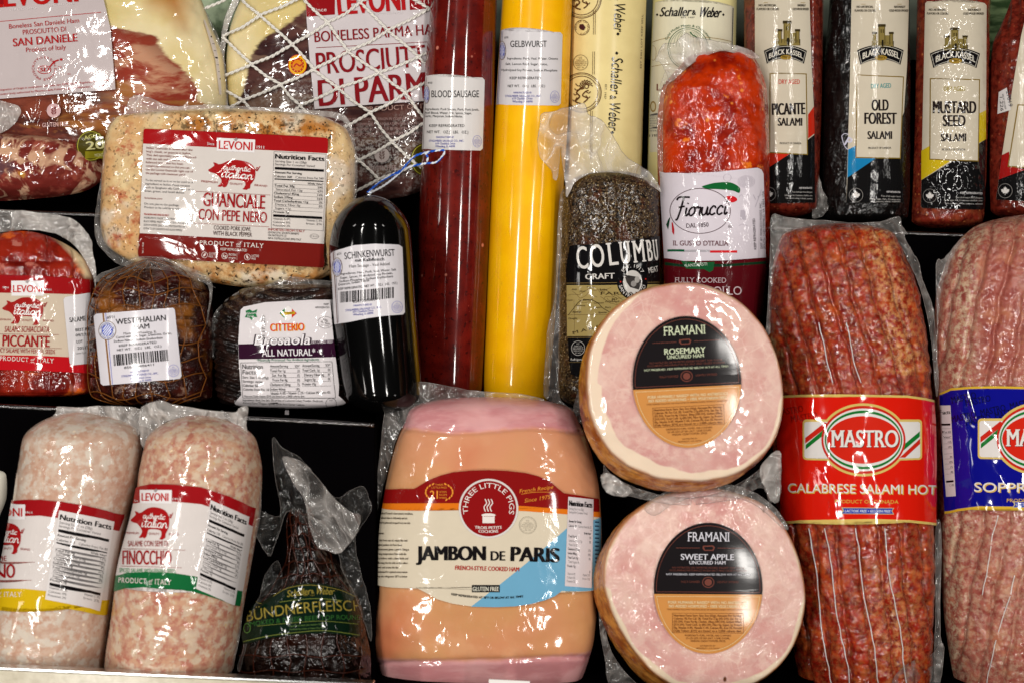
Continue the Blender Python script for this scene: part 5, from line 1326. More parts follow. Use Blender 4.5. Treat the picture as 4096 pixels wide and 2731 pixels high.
s.poly([(2500, 1110), (2512, 1102), (2545, 1108), (2566, 1124), (2555, 1160), (2520, 1150), (2506, 1130)], (60, 56, 54), 4.6); s.ell(2548, 1120, 10, 13, (170, 166, 160), 5); s.ell(2534, 1136, 11, 12, (150, 146, 142), 5); s.stroke([(2488, 1100), (2505, 1104), (2518, 1112)], 6, (40, 38, 36), 5)
s.ell(2482, 1128, 3, 3, (200, 30, 20), 5, 10); s.ell(2582, 1117, 3, 3, (200, 30, 20), 5, 10)
MB = (52, 36, 16); rnd = random.Random(5)
for (t, x, y, w) in (('Tortona', 2345, 1154, 34), ('Bobbio', 2398, 1163, 30), ('Novi', 2318, 1170, 22), ('Genova', 2330, 1204, 40), ('Chiavari', 2374, 1216, 40), ('Savona', 2304, 1227, 36), ('Sestri', 2372, 1234, 32), ('Pontremoli', 2420, 1211, 56), ('Albenga', 2288, 1252, 36), ('Spezia', 2392, 1254, 34), ('Oneglia', 2272, 1278, 36), ('Cuneo', 2268, 1205, 22), ('Asti', 2286, 1162, 20), ('Port', 2420, 1234, 22)):
    s.T(t, x, y, x + w, y - 1, 7, MB, it=.25)
s.T('FARRARA', 2400, 1180, 2600, 1180, 11, MB, serif=True); s.T('PO', 2448, 1206, 2470, 1200, 10, MB, serif=True); s.TC('MARE LIGURE', 2340, 1400, 120, 100, 130, 40, 12, MB, serif=False) if False else s.T('M A R E', 2290, 1345 - 8, 2400, 1310, 11, MB, serif=True)
for k in range(9):
    x, y = rnd.uniform(2270, 2480), rnd.uniform(1148, 1200); p = [(x, y)]
    for i in range(5): x += rnd.uniform(5, 26); y += rnd.uniform(-14, 16); p.append((min(x, 2630), y))
    s.stroke(p, 1.2, (90, 66, 34), 3)
s.stroke([(2272, 1262), (2290, 1240), (2320, 1205), (2360, 1200), (2390, 1212), (2410, 1232), (2440, 1250)], 2.2, MB, 3.3); s.line(2268, 1260, 2630, 1258, 1.2, (110, 86, 46), 3); s.line(2296, 1200, 2298, 1340, 1, (110, 86, 46), 3)
usda(s, 2312, 1392, 27, 29, (190, 186, 180), 1.8, 'EST. 34313'); s.T('Refrigerate After Opening', 2283, 1441, 2420, 1439, 9, (206, 202, 196))
s.build('label')
film(P12, 'wrap', [(2167, 456), (2215, 448), (2244, 436), (2290, 426), (2339, 416), (2353, 459), (2405, 482), (2451, 545), (2497, 620), (2560, 664), (2608, 700), (2646, 770), (2600, 740), (2520, 700), (2430, 690), (2360, 696), (2300, 730), (2268, 790), (2262, 740), (2250, 650), (2244, 590), (2238, 640), (2228, 718), (2213, 714), (2204, 677), (2161, 631), (2150, 560), (2160, 500)],
     lambda x, y: 385 + np.clip((x - 2150) / 100, 0, 1) * 30 + 16 * np.sin((x + y * .5) / 34.0), 20, 80, FILMW, seed=61, seam=1.3)
film(P12, 'wrap', [(2262, 760), (2244, 780), (2236, 850), (2228, 1000), (2220, 1190), (2190, 1330), (2176, 1540), (2182, 1590), (2215, 1610), (2252, 1640), (2330, 1650), (2252, 1610), (2236, 1540), (2246, 1300), (2256, 1000), (2262, 850)], 345, 8, 30, FILM, seed=62, seam=1.3)
film(P12, 'wrap', [(2300, 1600), (2320, 1560), (2350, 1575), (2370, 1640), (2340, 1690), (2290, 1670)], 470, 12, 24, FILM, seed=63)

# ================================================================== 13 orange spiced meat
P13 = Prod('spiced_pork_roll', 'thick orange red spiced pork roll with a white Fiorucci oval label', 'cured meat',
           [(190, 2800, 2985, 60), (215, 2760, 3020, 90), (260, 2722, 3048, 120), (320, 2668, 3070, 145), (373, 2646, 3078, 155), (517, 2633, 3085, 165), (717, 2636, 3087, 168), (1000, 2648, 3088, 168), (1180, 2655, 3066, 165), (1330, 2665, 3050, 150)],
           300, M_FIOR, p=2.3, capt=34, capb=60, part='meat', disp_fn=lambda x, y, u: fbm(x, y, 90, 91) * 20 + fbm(x, y, 30, 95) * 8)
s = Sheet(P13, 'film')
FO = [(2638, 688), (2660, 693), (2734, 695), (2868, 689), (3030, 672), (3046, 680), (3054, 696), (3060, 860), (3063, 1040), (3066, 1180), (3058, 1275), (2800, 1300), (2662, 1290), (2660, 1100), (2654, 1000), (2642, 800)]
s.poly(FO, (208, 200, 208), 1)
s.poly([(2656, 1034), (2734, 1045), (2900, 1043), (3063, 1031), (3066, 1180), (3058, 1275), (2800, 1300), (2662, 1290)], (82, 6, 16), 2)
s.poly([(2658, 1050), (2740, 1060), (2900, 1058), (3063, 1046), (3063, 1056), (2900, 1068), (2740, 1070), (2658, 1062)], (14, 52, 30), 3)
s.ring(2800, 845, 122, 91, 2.2, (60, 20, 28), 4)
s.poly([(2807, 748), (2840, 737), (2868, 732), (2920, 731), (2957, 751), (2956, 773), (2930, 764), (2868, 758), (2830, 757)], (14, 92, 44), 3, smooth=4)
s.poly([(2905, 788), (2935, 787), (2949, 799), (2940, 808), (2924, 810)], (196, 26, 34), 3, smooth=4)
s.poly([(2664, 900), (2672, 880), (2681, 868), (2675, 905), (2672, 920)], (12, 56, 34), 3); s.poly([(2686, 892), (2690, 890), (2697, 918), (2696, 942), (2688, 930)], (176, 22, 34), 3)
s.script('Fiorucci', 2700, 866, 2906, 858, 34, 7.0, (20, 10, 14), 4.6)
s.T('DAL 1850', 2745, 913, 2834, 908, 17, (50, 24, 30), serif=True); s.ring(2920, 907, 7.5, 7.5, 1.2, (50, 24, 30)); s.T('R', 2917, 911, 2923, 911, 7, (50, 24, 30))
s.T('IL GUSTO D\'ITALIA', 2691, 983, 2914, 984, 19, (90, 20, 34), b=.008, serif=True)
s.rect(2669, 999, 2737, 1008, (14, 84, 50), 3); s.rect(2737, 1001, 2840, 1009, (170, 166, 172), 3); s.rect(2840, 1003, 2948, 1012, (206, 34, 40), 3)
s.poly([(2723, 1044), (2790, 1052), (2858, 1048), (2856, 1062), (2852, 1082), (2838, 1090), (2815, 1078), (2744, 1076)], (18, 84, 44), 4); s.T('ANTIPASTI', 2750, 1069, 2828, 1063, 12, (200, 206, 196), 5)
s.T('FULLY COOKED', 2698, 1131, 2904, 1132, 20, (196, 172, 176), serif=True); s.T('CAPOCOLLO', 2700, 1182, 2966, 1180, 33, (200, 178, 182), serif=True)
s.T('KEEP REFRIGERATED', 3025, 999, 3019, 875, 9, (60, 50, 56)); s.T('DIST. BY: FIORUCCI FOODS, INC.,', 3050, 996, 3045, 808, 8, (60, 50, 56)); s.T('SOUTH CHESTERFIELD, VA 23834, USA', 3061, 996, 3056, 766, 8, (60, 50, 56))
PG = (178, 170, 180)
for k in range(5): s.ring(2985, 728, 34 - k * 6, 24 - k * 4, 1.4, PG, 3)
s.ring(2909, 712, 16, 15, 1.4, PG, 3); s.stroke([(3020, 830), (3035, 790), (3045, 760)], 2, PG, 3); s.stroke([(3022, 800), (3012, 780)], 3, PG, 3); s.stroke([(3030, 790), (3044, 780)], 3, PG, 3); s.rect(2962, 842, 2982, 880, PG, 3); s.stroke([(2955, 790), (2965, 780), (2975, 788), (2995, 776)], 1.4, PG, 3); s.stroke([(2955, 905), (2970, 898), (2990, 906)], 1.4, PG, 3)
s.build('label')
film(P13, 'wrap', [(2623, 243), (2640, 200), (2658, 176), (2700, 172), (2744, 135), (2770, 150), (2795, 152), (2847, 162), (2933, 180), (2992, 198), (3040, 232), (2990, 232), (2900, 205), (2830, 222), (2760, 262), (2720, 300), (2680, 330), (2664, 290), (2640, 250)],
     lambda x, y: 390 + 14 * np.sin((x - y) / 26.0), 18, 60, FILMW, seed=71, seam=1.2)
film(P13, 'wrap', [(2664, 285), (2690, 320), (2660, 360), (2650, 500), (2650, 690), (2636, 690), (2628, 500), (2638, 360)], 360, 10, 30, FILM, seed=72)

# ================================================================== Black Kassel style dry salamis
def banner(s, x0, x1, y, h, rise, text_h):
    """black arched banner with white inner frame; y = top at the ends"""
    def arc(xa, xb, ya, n=12): return [(xa + (xb - xa) * i / n, ya - rise * 4 * (i / n) * (1 - i / n)) for i in range(n + 1)]
    w = x1 - x0
    s.poly(arc(x0, x1, y) + arc(x1 - w * .07, x0 + w * .07, y + h), (14, 12, 14), 3)
    for a, b_ in ((arc(x0 + 6, x1 - 6, y + 5), 1.6), (arc(x0 + w * .075 + 4, x1 - w * .075 - 4, y + h - 5), 1.6)): s.stroke(a, b_, (206, 200, 186), 4, 1)
    s.line(x0 + 6, y + 5, x0 + w * .075 + 4, y + h - 5, 1.6, (206, 200, 186), 4); s.line(x1 - 6, y + 5, x1 - w * .075 - 4, y + h - 5, 1.6, (206, 200, 186), 4)
    s.T('BLACK KASSEL', x0 + w * .12, y + h * .62, x1 - w * .10, y + h * .62, text_h, (210, 204, 190), 5, b=.02, bow=rise * .85)
    cx = (x0 + x1) / 2; s.ell(cx + 2, y + h * .72 - rise * .5, w * .13, h * .18, (150, 120, 44), 4.6); s.T("Piller's", cx - w * .08, y + h * .76 - rise * .5, cx + w * .09, y + h * .76 - rise * .5, h * .15, (40, 30, 10), 6, it=.2)
def castle(s, x0, x1, y0, y1):
    w, h = x1 - x0, y1 - y0; G = (128, 112, 60); Dk = (56, 46, 22); q = lambda a, b_: (x0 + a * w, y0 + b_ * h)
    for (a, b_, c, d) in ((.0, .75, 1, 1), (.04, .42, .22, .9), (.80, .42, .97, .9), (.30, .1, .60, .9), (.60, .5, .82, .9)):
        s.rect(*q(a, b_), *q(c, d), G, 3); s.line(*q(c - .01, b_), *q(c - .01, d), w * .022, Dk, 4); s.line(*q(a + .04, b_ + .05), *q(a + .04, d), w * .01, Dk, 4)
    s.rect(*q(.27, .03), *q(.63, .14), Dk, 4); s.rect(*q(.01, .36), *q(.25, .45), Dk, 4); s.rect(*q(.78, .36), *q(1, .45), Dk, 4)
    for a in (.40, .50): s.rect(*q(a, .25), *q(a + .04, .4), Dk, 4.4)
    s.poly([q(.45, .7), q(.53, .7), q(.53, .98), q(.45, .98)], (24, 20, 12), 4.5)
    for i in range(6): s.line(*q(.05 + i * .16, .80 + .03 * (i % 2)), *q(.14 + i * .15, .82), w * .012, Dk, 4.6)
def kassel(s, M, L, panel, wedges, names, accent, acc2, leafc, capt_y, ban, cas, top):
    s.poly(L, (196, 186, 166), 1)
    s.poly(capt_y, (12, 11, 12), 2)
    for w in wedges: s.poly(w, acc2, 2.6)
    s.poly(panel, (124, 100, 34), 3.2)
    cx = sum(p[0] for p in panel) / 4; cy = sum(p[1] for p in panel) / 4
    s.poly([(p[0] + (4.2 if p[0] < cx else -4.2), p[1] + (4.2 if p[1] < cy else -4.2)) for p in panel], (198, 188, 168), 4)
    for (t, x0, y0, x1, y1, h, c, bb) in names: s.T(t, x0, y0, x1, y1, h, c, 5.4, b=bb)
    if leafc: s.ring(*leafc[:2], leafc[2], leafc[2], 1.3, (150, 146, 142), 4); leaf(s, leafc[0], leafc[1], leafc[2] * .62)
    banner(s, *ban); castle(s, *cas)
    (a0, a1, b0, b1, yy) = top
    for t, x0, x1, dy in (('NO ARTIFICIAL', a0, a1 - 10, 0), ('FLAVORS OR COLORS', a0 - 8, a1, 15), ('NATURALLY', b0 + 14, b1 - 12, 0), ('COLD WOOD SMOKED', b0 - 6, b1, 15)): s.T(t, x0, yy + dy, x1, yy + dy, 9, (60, 52, 40), 5, b=.02)
    s.line(a0 + 18, yy - 15, a0 + 36, yy - 15, 1.5, (150, 120, 44), 4); s.line(b0 + 26, yy - 15, b0 + 44, yy - 15, 1.5, (150, 120, 44), 4)
KG = 'dry salamis standing in the top right row'
P14 = Prod('dry_salami', 'thin dark red dry salami with a Picante label and red wedge', 'salami',
           [(-200, 2985, 3304, 130), (0, 2982, 3300, 135), (430, 2985, 3292, 135), (700, 2995, 3283, 130), (868, 3010, 3272, 105)], 140, M_KRED, capb=44, part='salami',
           disp_fn=lambda x, y, u: fbm(x, y, 26, 101) * 6 + 10 * np.exp(-((x - 3250) / 7.0) ** 2), group=KG)
s = Sheet(P14, 'stick'); DK = (34, 26, 24)
kassel(s, None, [(3019, -80), (3222, -80), (3238, 0), (3246, 260), (3255, 430), (3260, 812), (3060, 815), (3020, 700)],
       [(3078, 294), (3226, 296), (3231, 622), (3076, 614)], [[(3232, 460), (3255, 428), (3258, 535), (3232, 556)], [(3030, 608), (3160, 616), (3080, 668), (3030, 690)]],
       [('DRY AGED', 3114, 338, 3198, 338, 18, (186, 44, 30), .01), ('PICANTE', 3089, 462, 3219, 459, 46, DK, .035), ('SALAMI', 3111, 505, 3207, 505, 31, DK, .035), ('PRODUCT OF CANADA', 3118, 579, 3204, 579, 8, DK, .01)],
       None, (186, 38, 18), (3075, 778, 28), [(3026, 640), (3232, 560), (3258, 540), (3260, 812), (3060, 815), (3026, 700)], (3055, 3227, 205, 52, 22, 20), (3105, 3200, 82, 184), (3034, 3115, 3176, 3234, 28))
s.T('KEEP REFRIGERATED', 3196, 757, 3248, 757, 7, WH, 5); s.T('Free of all major food allergens', 3168, 772, 3248, 773, 6, (180, 176, 172), 5); s.T('(milk, eggs, fish, Crustacean shellfish, tree', 3138, 785, 3248, 787, 6, (180, 176, 172), 5); s.T('nuts, peanuts, wheat, soybeans, sesame)', 3142, 796, 3248, 799, 6, (180, 176, 172), 5)
s.build('label')
film(P14, 'wrap', [(3256, 820), (3270, 700), (3280, 720), (3290, 760), (3312, 800), (3314, 830), (3290, 865), (3250, 872)], 170, 8, 24, seed=81)
P15 = Prod('dry_salami', 'black skinned dry salami with an Old Forest label and blue wedge', 'salami',
           [(-200, 3330, 3652, 130), (0, 3326, 3648, 135), (287, 3304, 3650, 135), (700, 3298, 3650, 132), (905, 3310, 3640, 105)], 140, M_KBLACK, capb=44, part='salami',
           disp_fn=lambda x, y, u: fbm(x * 2.2, y * .6, 40, 111) * 12, group=KG)
s = Sheet(P15, 'stick')
kassel(s, None, [(3407, -80), (3636, -80), (3634, 60), (3628, 260), (3616, 440), (3612, 560), (3610, 812), (3385, 812), (3388, 700), (3400, 300)],
       [(3425, 300), (3615, 308), (3602, 637), (3421, 634)], [[(3392, 600), (3424, 583), (3424, 630), (3501, 636), (3389, 712)]],
       [('DRY AGED', 3483, 356, 3563, 353, 18, (40, 140, 140), .01), ('OLD', 3487, 445, 3552, 444, 44, DK, .035), ('FOREST', 3458, 498, 3584, 498, 45, DK, .035), ('SALAMI', 3470, 558, 3566, 558, 31, DK, .035), ('PRODUCT OF CANADA', 3472, 598, 3563, 597, 8, DK, .01)],
       None, (20, 118, 168), (3423, 782, 28), [(3390, 700), (3560, 600), (3617, 445), (3610, 812), (3385, 812)], (3428, 3614, 203, 58, 22, 24), (3487, 3574, 96, 190), (3426, 3502, 3562, 3632, 34))
s.T('KEEP REFRIGERATED', 3545, 772, 3600, 774, 7, WH, 5); s.T('Free of all major food', 3524, 788, 3600, 791, 6, (180, 176, 172), 5); s.T('(milk, eggs, fish, Crustacean', 3477, 799, 3600, 803, 6, (180, 176, 172), 5); s.T('nuts, peanuts, wheat, soybeans', 3482, 810, 3600, 810, 6, (180, 176, 172), 5)
s.build('label')
s = Sheet(P15, 'stick'); s.stroke([(3366, 545), (3372, 570), (3380, 590), (3392, 600)], 3, (196, 194, 210), 3); s.stroke([(3366, 545), (3378, 536), (3394, 540)], 3, (196, 194, 210), 3.3); s.T('P', 3376, 580, 3394, 590, 36, (196, 194, 210), 4, b=.03); s.build('printing')
P16 = Prod('dry_salami', 'red dry salami with a Mustard Seed label, yellow wedge and knobbly skin', 'salami',
           [(-200, 3682, 3976, 130), (0, 3679, 3970, 135), (450, 3672, 3960, 135), (800, 3660, 3948, 132), (915, 3656, 3940, 110)], 140, M_KSEED, capb=34, part='salami',
           disp_fn=lambda x, y, u: fbm(x, y, 20, 121) * 8, group=KG)
s = Sheet(P16, 'pebble')
kassel(s, None, [(3707, 8), (3938, 14), (3946, 24), (3944, 400), (3938, 832), (3930, 840), (3690, 834), (3682, 826), (3690, 400), (3699, 16)],
       [(3718, 315), (3919, 319), (3914, 648), (3716, 641)], [[(3683, 605), (3718, 585), (3718, 636), (3800, 646), (3683, 722)], [(3916, 456), (3943, 442), (3943, 558), (3914, 574)]],
       [('DRY AGED', 3774, 366, 3859, 366, 18, (150, 132, 40), .01), ('MUSTARD', 3731, 455, 3902, 455, 48, DK, .035), ('SEED', 3771, 507, 3859, 507, 44, DK, .035), ('SALAMI', 3763, 567, 3862, 567, 31, DK, .035), ('PRODUCT OF CANADA', 3766, 604, 3860, 604, 8, DK, .01)],
       None, (196, 170, 20), (3718, 785, 28), [(3684, 722), (3850, 622), (3943, 556), (3938, 832), (3930, 840), (3690, 834), (3682, 826)], (3718, 3919, 216, 58, 24, 24), (3775, 3870, 110, 204), (3714, 3792, 3858, 3934, 46))
s.T('KEEP REFRIGERATED', 3840, 777, 3928, 779, 8, WH, 5); s.T('Free of all major food allergens', 3822, 794, 3928, 796, 6, (180, 176, 172), 5); s.T('(milk, eggs, fish, Crustacean shellfish, tree', 3775, 805, 3928, 807, 6, (180, 176, 172), 5); s.T('nuts, peanuts, wheat, soybeans, sesame)', 3780, 817, 3928, 820, 6, (180, 176, 172), 5)
s.build('label')
P17 = Prod('dry_salami', 'tilted dark red dry salami with puckered top and white price sticker, at right edge', 'salami',
           [(-30, 4066, 4150, 30), (40, 4040, 4200, 70), (100, 4014, 4240, 100), (172, 3984, 4275, 125), (300, 3972, 4300, 135), (600, 3970, 4310, 135), (880, 3976, 4310, 110)], 150, M_KRED, capt=12, capb=44, part='salami',
           disp_fn=lambda x, y, u: fbm(x, y, 26, 131) * 6 + 12 * np.abs(np.sin(x / 14.0)) * np.clip((240 - y) / 200, 0, 1), group=KG)
s = Sheet(P17, 'stick')
s.poly([(4104, 60), (4300, 60), (4300, 815), (3983, 800), (3993, 715), (4006, 626), (4050, 350), (4085, 140)], (196, 186, 166), 1)
s.poly([(3993, 715), (4110, 650), (4300, 560), (4300, 815), (3983, 800)], (12, 11, 12), 2); s.poly([(4006, 622), (4035, 608), (4040, 668), (4100, 680), (3992, 720)], (150, 20, 18), 2.6)
s.poly([(4069, 419), (4300, 430), (4300, 690), (4029, 669)], (124, 100, 34), 3.2); s.poly([(4073, 424), (4300, 435), (4300, 685), (4034, 665)], (198, 188, 168), 4)
s.ring(4019, 765, 29, 29, 1.3, (150, 146, 142), 4); leaf(s, 4019, 765, 18); s.build('label')
s = Sheet(P17, 'matte', dw=3); s.poly([(3990, 372), (4024, 353), (4041, 442), (3984, 460)], (206, 202, 200), 4)
s.T('27819', 4020, 368, 4032, 430, 16, (90, 90, 96), 6); s.T('BEST BY 2023 KEEP', 4004, 380, 4016, 440, 6, K, 6); s.T('1.226', 3993, 392, 3998, 448, 13, K, 6, b=.02); s.build('price_sticker')
V, F = tube_geo(P17.loc([4090, 4106, 4130], [-30, -42, -50], [160, 162, 160]), 14 * PX, 8); P17.add('knot', mesh_from(V, F, [M_NET]))

# ================================================================== big ridged salamis, right
def ribs(x, y, seed, slope0, sw, cx):
    """rope-like ridges running down the salami, fanning with depth"""
    ph = (x - cx - slope0(y)) / sw
    return (1 - np.abs(np.sin(math.pi * (ph + .05 * np.sin(y / 60.0) + .04 * np.sin(y / 23.0))))) ** 3.5
def mastro_art(s, dx, dy):
    q = lambda X, Y: (3050 + .4447 * X + dx, 1500 + .4447 * Y + dy)
    Gd = (206, 178, 96); W_ = (214, 210, 206); Rd = (190, 34, 20); Gn = (16, 110, 40)
    R_ = .4447
    s.rect(*q(360, 395), *q(1433, 758), Gd, 3, r=14); c = q(905, 578); s.ell(c[0], c[1], 400 * R_, 328 * R_, Gd, 3.5, 64)
    s.rect(*q(374, 416), *q(1416, 742), W_, 4.2, r=10)
    for (pts, col) in (([(382, 560), (382, 612), (600, 446), (560, 420)], Rd), ([(386, 622), (386, 664), (640, 460), (606, 436)], Gn),
                       ([(1412, 500), (1412, 548), (1200, 730), (1160, 712)], Gn), ([(1414, 566), (1414, 614), (1280, 738), (1230, 738)], Rd)): s.poly([q(*p) for p in pts], col, 4.9)
    s.ell(c[0], c[1], 378 * R_, 306 * R_, Rd, 5.6, 64); s.ell(c[0], c[1], 360 * R_, 282 * R_, W_, 6.3, 64); s.ell(c[0], c[1], 348 * R_, 264 * R_, Gn, 7.0, 64)
    s.ell(c[0], c[1], 336 * R_, 240 * R_, W_, 7.7, 64); s.ell(c[0], c[1], 329 * R_, 214 * R_, (200, 34, 16), 8.4, 64)
    a = q(612, 642); b_ = q(1213, 642); s.T('MASTRO', a[0] + 3, a[1] + 2, b_[0] + 3, b_[1] + 2, 67, (90, 14, 10), 9.1, b=.02, serif=True); s.T('MASTRO', *a, *b_, 67, (218, 214, 208), 9.8, b=.02, serif=True)
def mastro(P, top, bot, main, dark, gold, dx, dy, name, nx0, nx1, pc0, pc1, rib, bgs, clipx):
    s = Sheet(P, 'band')
    s.poly(top + bot[::-1], main, 1)
    s.poly(top + [(x, y + 9) for x, y in top[::-1]], gold, 2); s.poly([(x, y - 10) for x, y in bot] + bot[::-1], gold, 2)
    for (x0, y0, x1, y1) in bgs: s.T('MASTRO', x0, y0, x1, y1, 25, dark, 1.9, b=.01, serif=True)
    mastro_art(s, dx, dy)
    s.T(name, nx0 + 4, 1971 + dy, nx1 + 4, 1978 + dy, 36, (206, 168, 70), 3, b=.012); s.T(name, nx0, 1967 + dy, nx1, 1974 + dy, 36, (216, 210, 206), 4, b=.008)
    s.T('PRODUCT OF CANADA', pc0, 2010 + dy, pc1, 2012 + dy, 14, (214, 170, 70), 4, b=.008)
    x0, x1, y = rib; s.poly([(x0, y), (x1, y + 2), (x1 - 8, y + 14), (x1, y + 28), (x0 - 3, y + 26), (x0 + 6, y + 14)], (190, 176, 130), 3); s.poly([(x0 + 6, y + 3), (x1 - 4, y + 4), (x1 - 12, y + 14), (x1 - 4, y + 25), (x0 + 3, y + 24), (x0 + 11, y + 14)], (36, 60, 160), 4)
    s.T('LACTOSE FREE • GLUTEN FREE', x0 + 14, y + 19, x1 - 16, y + 20, 10, (210, 212, 226), 5, b=.02, it=.15)
    return s
f1 = lambda y: np.where(y < 1580, (y - 900) * .30, 204 + (y - 1580) * .12)
P18 = Prod('ridged_salami', 'fat ridged dark red salami with a bright red Calabrese Salami Hot label', 'salami',
           [(888, 3200, 3560, 130), (940, 3140, 3600, 170), (1010, 3116, 3632, 200), (1090, 3100, 3672, 220), (1230, 3088, 3705, 235), (1500, 3090, 3738, 245), (1850, 3108, 3752, 245), (2150, 3126, 3752, 245), (2450, 3160, 3752, 240), (2700, 3205, 3742, 225), (2860, 3240, 3725, 190)],
           510, M_CALA, p=2.3, capt=46, capb=80, part='salami', ny=330, nx=260, back=.35,
           disp_fn=lambda x, y, u: 25 * ribs(x, y, 1, f1, 88, 3160) + fbm(x, y, 40, 141) * 16 + 7 * fbm(x * .6, y * 2.2, 26, 143),
           attrs={'mould': lambda x, y: np.clip(.22 + .8 * np.exp(-((x - 3560 - (y - 1100) * .2) / 70.0) ** 2) * (y < 1500) + .5 * pmask(x, y, [(3500, 2300), (3640, 2300), (3660, 2700), (3540, 2700)], 80), 0, 1)})
bg = [(3165 + i * 116 + (j % 2) * -56, 1640 + j * 26 - i * 18 - 4, 3270 + i * 116 + (j % 2) * -56, 1622 + j * 26 - i * 18 - 4) for j in range(3) for i in range(5)]
bg = [b_ for b_ in bg if b_[1] > 1622 and b_[3] > 1618 and b_[1] < 1690 and (b_[0] < 3190 or b_[0] > 3600 or b_[1] < 1640)]
s = mastro(P18, [(3090, 1583), (3200, 1577), (3361, 1575), (3628, 1580), (3700, 1590), (3752, 1603)], [(3100, 2096), (3200, 2088), (3495, 2083), (3640, 2088), (3762, 2100)],
           (206, 22, 4), (150, 12, 4), (206, 178, 96), 0, 0, 'CALABRESE SALAMI HOT', 3150, 3742, 3339, 3593, (3364, 3576, 2027), bg, None)
s.build('label')
crs = []
for k, x0 in enumerate((3240, 3300, 3420, 3535)): crs.append([(x0 + (y - 2107) * (.155 if k else .13) + 5 * math.sin(y / 70 + k), y) for y in range(2112, 2790, 40)])
for k, x0 in enumerate((3270, 3380)): crs.append([(x0 + (y - 1280) * .26 + 4 * math.sin(y / 50 + k), y) for y in range(1290, 1570, 40)])
_b = NB('crease_glint'); M_CREASE_GLINT = _b.done(_b.pr((206, 200, 196), 0.25, coat=1.0, crough=.05))  # pale tubes painted in as the glints along the film creases
for c_ in crs: tubes(P18, 'crease_glint', [[(x + 7 * (fbm(x, y, 40, 5) - .5) * 2, y) for x, y in c_]], 1.9, M_CREASE_GLINT, lift=-8)
film(P18, 'wrap', [(3090, 862), (3150, 872), (3300, 884), (3420, 892), (3520, 888), (3596, 868), (3604, 900), (3624, 928), (3618, 950), (3650, 1010), (3674, 1050), (3690, 1120), (3722, 1200), (3735, 1260), (3748, 1400), (3752, 1560), (3742, 1560), (3720, 1320), (3680, 1150), (3640, 1060), (3600, 980), (3540, 930), (3400, 915), (3250, 925), (3170, 970), (3130, 1010), (3100, 1100), (3088, 1300), (3072, 1340), (3064, 1330), (3078, 1100), (3082, 960)],
     530, 8, 34, FILM, seed=91, seam=1.6)
film(P18, 'wrap', [(3744, 2110), (3764, 2120), (3760, 2500), (3770, 2580), (3772, 2640), (3752, 2780), (3735, 2780), (3742, 2400)], 560, 8, 34, FILM, seed=92, seam=1.6)
film(P18, 'wrap', [(3570, 2720), (3640, 2650), (3720, 2620), (3772, 2570), (3766, 2700), (3720, 2790), (3600, 2790)], lambda x, y: P18.surf(x, y) + 8, 12, 34, FILM, seed=93, seam=1.2)

f2 = lambda y: -(y - 900) * .20
P19 = Prod('ridged_salami', 'fat pale pink ridged salami with a blue Soppressata label at the right edge', 'salami',
           [(850, 3975, 4440, 130), (900, 3920, 4470, 170), (960, 3856, 4500, 200), (1010, 3824, 4510, 220), (1206, 3764, 4520, 240), (1540, 3752, 4530, 250), (2050, 3772, 4540, 250), (2405, 3792, 4530, 245), (2640, 3822, 4500, 225), (2860, 3870, 4440, 190)],
           470, M_SOPP, p=2.3, capt=60, capb=80, part='salami', ny=300, nx=260, back=.35,
           disp_fn=lambda x, y, u: 22 * ribs(x, y, 1, f2, 104, 3860) + fbm(x, y, 34, 151) * 12 + 6 * fbm(x * .6, y * 2.2, 28, 153),
           attrs={'mould': lambda x, y: np.clip(.45 + .7 * np.exp(-((x - 3850 - (1300 - y) * .05) / 55.0) ** 2) - .5 * pmask(x, y, [(3900, 1000), (4100, 1000), (4100, 1500), (3900, 1500)], 60), 0, 1)})
bg = [(3805 + i * 118 - (j % 2) * 60, 1612 + j * 38 - i * 26, 3905 + i * 118 - (j % 2) * 60, 1590 + j * 38 - i * 26) for j in range(4) for i in range(3)]
bg = [b_ for b_ in bg if b_[3] > 1580 and b_[0] > 3760]
s = mastro(P19, [(3752, 1572), (3800, 1551), (3880, 1545), (3972, 1543), (4120, 1546), (4400, 1560)], [(3768, 2056), (3830, 2042), (3915, 2032), (4096, 2034), (4400, 2045)],
           (5, 7, 128), (2, 2, 50), (206, 168, 50), 700, -4, 'SOPPRESSATA', 3895, 4350, 4026, 4290, (4050, 4262, 2002), bg, None)
s.card(3756, 1620, 1, -.03, .06, 1); s.rect(0, 0, 42, 362, (206, 198, 200), 4.2)
s.T('Facts', -4, 34, 38, 34, 15, K, 5.4, b=.03); s.rect(2, 72, 36, 80, K, 5)
for i, t in enumerate(('', 'Fat 60', 'Value*', '11%', '10%', '', '8%', '23%', '1%', '0%')):
    y = 92 + i * 20; s.line(2, y, 38, y, .9, GRY, 5)
    if t: s.T(t, 38 - 6 * len(t), y - 3, 37, y - 3, 8, K, 5.4)
s.rect(2, 298, 36, 306, K, 5); s.T('C 0%', 14, 322, 37, 322, 8, K, 5.4); s.M = (0, 0, 1, 0, 0, 1)
s.build('label')
crs = [[(3995 - (y - 2050) * .20 + 3 * math.sin(y / 60), y) for y in range(2060, 2420, 40)], [(4060 - (y - 2300) * .27 + 4 * math.sin(y / 60), y) for y in range(2300, 2780, 40)]]
for c_ in crs: tubes(P19, 'crease_glint', [[(x + 7 * (fbm(x, y, 40, 5) - .5) * 2, y) for x, y in c_]], 1.9, M_CREASE_GLINT, lift=-8)
film(P19, 'wrap', [(3800, 1010), (3830, 970), (3860, 955), (3830, 1010), (3790, 1120), (3768, 1210), (3758, 1540), (3744, 1540), (3748, 1300), (3744, 1060), (3770, 1040)], 500, 8, 34, FILM, seed=94, seam=1.4)

